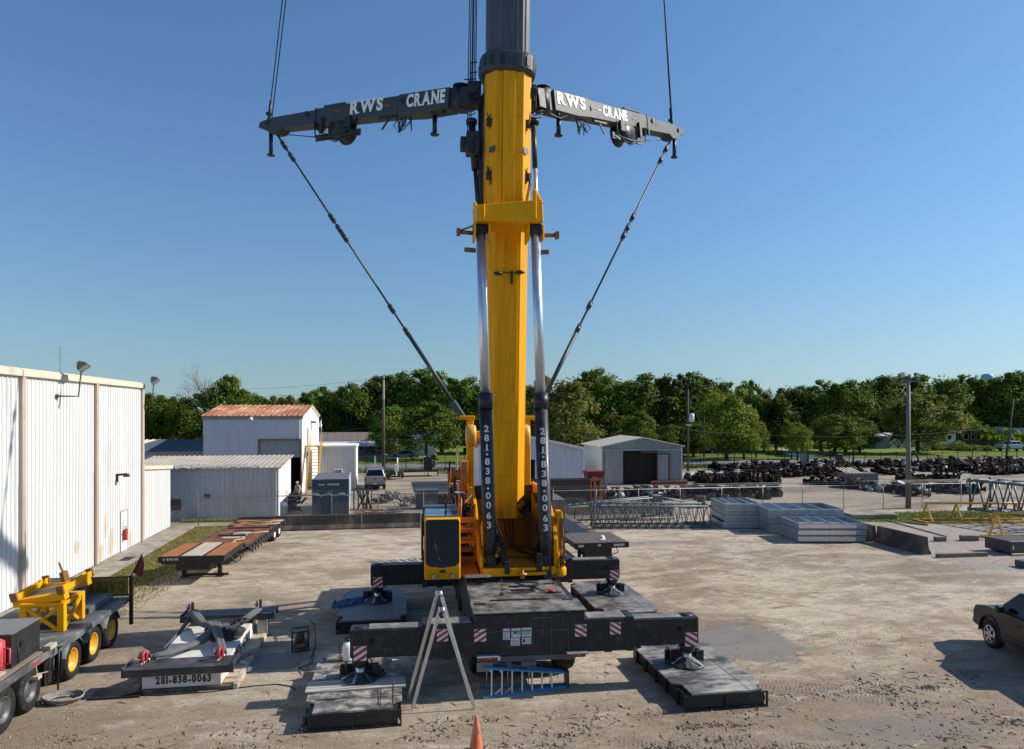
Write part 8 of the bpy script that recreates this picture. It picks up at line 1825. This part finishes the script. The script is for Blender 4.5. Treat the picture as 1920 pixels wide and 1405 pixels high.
def tree_mesh(seed, n, sh=1.0, leaf=.34, open_=.35, nc=46):
    """unit-ish tree: height 10 m, crown radius about 4.2 m; returns crown and trunk shapes"""
    r = random.Random(seed); cr = B(); tk = B(); cl = []
    for i in range(nc):
        while 1:
            x, y, z = r.uniform(-1,1), r.uniform(-1,1), r.uniform(-1,1); q = x*x+y*y+z*z
            if .18 < q < 1: break
        k = (.62+.38*r.random())/math.sqrt(q); x, y, z = x*k, y*k, z*k
        kz = 1-.25*max(0,z)
        cl.append((V(x*3.7*sh*kz+r.gauss(0,.3), y*3.7*sh*kz+r.gauss(0,.3), 5.5+z*(3.9 if z > 0 else 4.3)), r.uniform(.75,1.75)))
    for _ in range(8): cl.append((V(r.uniform(-2,2)*sh, r.uniform(-2,2)*sh, r.uniform(7.5,9.8)), r.uniform(.5,1.0)))
    per = n//len(cl)
    for c, R in cl:
        out = (c - V(0,0,5)).normalized()
        for _ in range(per):
            d = V(r.gauss(0,1), r.gauss(0,1), r.gauss(0,1)).normalized(); p = c + V(d.x*R, d.y*R, d.z*R*.75)*(r.random()**.35)*(1+.12*r.gauss(0,1))
            nrm = (d*.8 + out*.5 + V(0,0,.5) + V(r.gauss(0,.5), r.gauss(0,.5), r.gauss(0,.5))).normalized()
            u = nrm.orthogonal().normalized(); u = Matrix.Rotation(r.uniform(0,6.28), 3, nrm) @ u; w_ = nrm.cross(u); s_ = leaf*r.uniform(.5,1.25); l_ = s_*r.uniform(.9,1.7)
            cr.add([p-u*s_*.5, p+w_*l_*.5+u*s_*.1, p+u*s_*.6, p-w_*l_*.45+nrm*s_*.15], [(0,3,2,1)])
    tk.path([(0,0,-.1),(r.uniform(-.1,.1),0,1.6),(r.uniform(-.25,.25),r.uniform(-.2,.2),3.4),(r.uniform(-.4,.4),r.uniform(-.3,.3),5.5)], [.30,.23,.19,.12], 8)
    for i in range(9):
        c, R = cl[r.randrange(nc)]; a = V(0,0,r.uniform(1.8,4.5)); m = a.lerp(c,.5)+V(0,0,.4); tk.path([a, m, c], [.11,.07,.025], 5)
    return cr, tk
variants = []
for i, (n, sh, lf_, nc) in enumerate(((9000,1.0,.29,54),(9000,1.12,.30,50),(8200,.9,.29,48),(9600,1.0,.27,60),(4200,.95,.30,36))):
    cr, tk = tree_mesh(100+i, n, sh, lf_, nc=nc); o1 = obj("crown", cr, LF['dark'], recalc=False); o2 = obj("trunk", tk, BARK, recalc=False)
    o1.data.polygons.foreach_set("use_smooth", [False]*len(o1.data.polygons)); ms = {}
    for k, m in LF.items():
        me = o1.data.copy(); me.materials.clear(); me.materials.append(m); ms[k] = me
    variants.append((ms, o2.data)); bpy.data.objects.remove(o1); bpy.data.objects.remove(o2)
TREES = [  # photo x, ground row, row of the top, crown width px, tone, label
 (296,846,737,70,'dark',"dark tree just right of the white warehouse corner floodlight"),
 (345,848,736,64,'dark',"dark rounded tree left of the bare tree"),
 (420,846,702,74,'mid',"taller mid-green tree just right of the bare tree"),
 (468,846,730,70,'mid',"mid-green tree above the rusty roof ridge"),
 (508,846,742,52,'dark',"low dark tree over the middle of the rusty roof"),
 (545,848,742,66,'olive',"pale olive tree above the gable end of the workshop"),
 (584,846,730,64,'mid',"mid-green tree right above the workshop gable"),
 (622,846,722,66,'dark',"dark tree between the workshop gable and the left pole"),
 (660,848,718,66,'dark',"bushy dark tree just left of the left utility pole"),
 (700,846,704,84,'dark',"tall dark tree behind the left utility pole"),
 (742,845,694,96,'dark',"tallest dark tree left of the crane with a ragged top"),
 (783,846,690,96,'dark',"broad dark tree under the left guy rod"),
 (828,848,700,92,'dark',"dark tree between the left guy rod and the crane"),
 (872,850,706,88,'mid',"mid-green tree directly left of the lifting cylinders"),
 (800,862,752,92,'dark',"lower dark tree overhanging the parked blue-grey car"),
 (730,858,760,60,'mid',"lower leafy tree behind the bungalow's right end"),
 (640,846,768,72,'dark',"shaded tree behind the bungalow's left roof"),
 (930,850,705,90,'dark',"dark tree hidden mostly behind the boom"),
 (985,850,712,80,'dark',"dark tree between the boom and the right cylinder"),
 (1062,866,704,122,'olive',"big yellow-green tree just right of the right cylinder"),
 (1110,848,690,90,'mid',"bright green tree behind the yellow-green tree"),
 (1160,850,704,90,'mid',"leafy green tree above the open shed's left roof"),
 (1196,862,770,60,'mid',"smaller bright tree right behind the open shed's ridge"),
 (1215,850,699,104,'dark',"large round dark green tree behind the open shed"),
 (1262,850,704,78,'dark',"dark green tree left of the transformer pole"),
 (1305,850,701,92,'dark',"round dark tree behind the transformer pole"),
 (1345,848,706,76,'dark',"dark tree above the light green tree"),
 (1362,862,728,88,'light',"light green tree right of the transformer pole"),
 (1395,862,764,58,'light',"low light green bushy tree over the dark house"),
 (1418,858,790,44,'mid',"small mid-green tree at the end of the dark house"),
 (1398,846,716,60,'dark',"dark tree filling the dip right of the light green tree"),
 (1432,846,723,46,'olive',"thin see-through tree in the gap of the skyline"),
 (1455,848,742,74,'dark',"dark tree behind the two small lawn trees"),
 (1490,846,724,86,'dark',"wide dark tree above the pale driveway"),
 (1540,846,716,86,'mid',"mid-green tree with a feathery top right of the driveway"),
 (1585,848,712,80,'mid',"mid-green tree left of the tall ragged tree"),
 (1484,861,788,32,'light',"left small young tree on the lawn"),
 (1505,861,793,30,'light',"right small young tree on the lawn"),
 (1565,854,776,84,'mid',"broad low tree on the lawn left of the sheds"),
 (1612,852,782,54,'mid',"low bushy tree right beside the grey shed"),
 (1640,835,704,112,'dark',"tall ragged dark tree left of the light pole"),
 (1690,835,703,96,'dark',"tall dark tree directly behind the light pole"),
 (1722,850,736,108,'olive',"olive-green tree overhanging the pale mobile home"),
 (1765,833,701,98,'mid',"tall green tree right of the light pole top"),
 (1812,833,706,90,'mid',"green tree above the white caravan"),
 (1850,833,708,84,'dark',"dark tree below the water tower"),
 (1890,833,696,96,'dark',"tall dark tree above the brown mobile home"),
 (1935,833,690,100,'dark',"tall dark tree rising above the blue mobile home"),
 (1780,834,780,70,'dark',"low dark tree right behind the caravan"),
 (1850,833,768,100,'dark',"shaded low tree behind the brown mobile home"),
 (1910,833,765,90,'dark',"shaded low tree behind the blue mobile home"),
 (255,846,742,80,'dark',"dark tree hidden mostly behind the white warehouse"),
 (1150,856,775,60,'olive',"low olive tree above the garden shed"),
 (1300,856,790,70,'dark',"low shaded tree at the foot of the transformer pole"),
 (1250,858,796,60,'dark',"low shaded tree right behind the open shed's right eave"),
]
r_ = random.Random(31)
for i, (px, py, pt, wpx, tone, label) in enumerate(TREES):
    c_ = G(px, py); Yd = c_.x*SA + c_.y*CA; h_ = CAMH-(pt-HORY)*Yd/FPX; w_ = wpx*Yd/FPX
    v = 4 if 'see-through' in label or 'young' in label else r_.randrange(4) if tone != 'light' else r_.choice((2,3))
    ms, tkm = variants[v]
    t = thing("leafy_tree", label, "tree", c_, r_.uniform(0,6.28), "trees beyond the road")
    sz = h_/9.9; sx_ = w_/8.4
    for nm, me in (("crown", ms[tone]), ("trunk", tkm)):
        o = bpy.data.objects.new(nm, me); COL.objects.link(o); o.parent = t
    t.scale = (sx_*1.28, sx_*1.28, sz)
# far woodland and undergrowth that reads as one mass
ug = B(); rr = random.Random(90)
def leaves(b, c, R, n, s_, fl=.7):
    for _ in range(n):
        d = V(rr.gauss(0,1), rr.gauss(0,1), rr.gauss(0,1)).normalized(); p = c + V(d.x*R, d.y*R, abs(d.z)*R*fl)*(rr.random()**.4); nrm = (d+V(0,0,.4)+V(rr.gauss(0,.5),rr.gauss(0,.5),rr.gauss(0,.5))).normalized(); u = nrm.orthogonal().normalized(); w_ = nrm.cross(u); k = s_*rr.uniform(.6,1.3)
        b.add([p-u*k*.5, p+w_*k*.6, p+u*k*.5, p-w_*k*.6], [(0,3,2,1)])
for px in range(-420, 2300, 9):
    if 590 < px < 640: continue
    Y = rr.uniform(150, 175); x, y = W2((px-960)*Y/FPX, Y); leaves(ug, V(x,y,rr.uniform(-.5,4.5)), rr.uniform(2.2,3.8), 95, .85)
for px in range(-420, 2300, 8):
    Y = rr.uniform(180, 215); x, y = W2((px-960)*Y/FPX, Y); leaves(ug, V(x,y,rr.uniform(2,9.0)), rr.uniform(3,4.5), 70, 1.2)
tag(obj("woodland_undergrowth", ug, LF['mid'], recalc=False), "dark mass of woodland and undergrowth behind the separate trees", "woodland", kind='stuff')
def bush(px, py, R, tone, label):
    c_ = G(px, py); b = B(); 
    for _ in range(5): leaves(b, c_+V(rr.uniform(-R,R)*.7, rr.uniform(-R,R)*.4, .0), R*rr.uniform(.5,.8), 130, .28, 1.1)
    o = obj("bush", b, LF[tone], recalc=False); tag(o, label, "bush", "bushes on the lawn beyond the road")
for a in ((1760,845,2.0,'olive',"tall weedy bush in front of the caravan"),(1788,845,2.2,'olive',"dense weedy bush left of the brown mobile home"),(1818,846,2.0,'olive',"weedy bush in front of the brown mobile home"),(1845,846,1.7,'olive',"weedy bush left of the old pale blue pickup"),(1453,853,1.3,'mid',"round green bush at the start of the pale driveway"),(1440,835,1.8,'mid',"hedge-like bush behind the dark house's end"),(1470,838,2.0,'dark',"dark bush behind the two small lawn trees"),(1730,846,1.5,'mid',"low bush at the foot of the olive-green tree"),(1545,842,2.2,'dark',"dark bush under the broad low lawn tree"),(1600,843,2.2,'dark',"dark bush beside the grey shed")): bush(*a)
# bare tree
def bare(label, px, py, ptop, seed):
    c_ = G(px, py); Yd = c_.x*SA + c_.y*CA; h_ = CAMH-(ptop-HORY)*Yd/FPX; r = random.Random(seed); b = B(); t = thing("bare_tree", label, "tree", c_)
    def grow(p, d, L, rd, k):
        q = p + d*L; b.path([p, p.lerp(q,.5)+V(r.gauss(0,.04),r.gauss(0,.04),0)*L, q], [rd, rd*.85, rd*.65], 5, False)
        if k == 0: return
        for _ in range(3 if k > 1 else 2): 
            nd = (d + V(r.gauss(0,.42), r.gauss(0,.42), r.gauss(.12,.25))).normalized(); grow(q if r.random() < .6 else p.lerp(q, r.uniform(.5,.95)), nd, L*r.uniform(.55,.78), rd*.6, k-1)
    grow(V(0,0,0), V(.02,0,1), h_*.42, .22, 5); zt = max(v.z for v in b.v); b.v = [V(v.x,v.y,v.z*h_/zt) for v in b.v]; obj("branches", b, BARKP, t, recalc=False)
bare("pale bare leafless tree rising above the dark trees left of the workshop", 388, 846, 681, 5)
bare("thin bare treetop showing left of the yellow-green tree", 1040, 850, 694, 8)
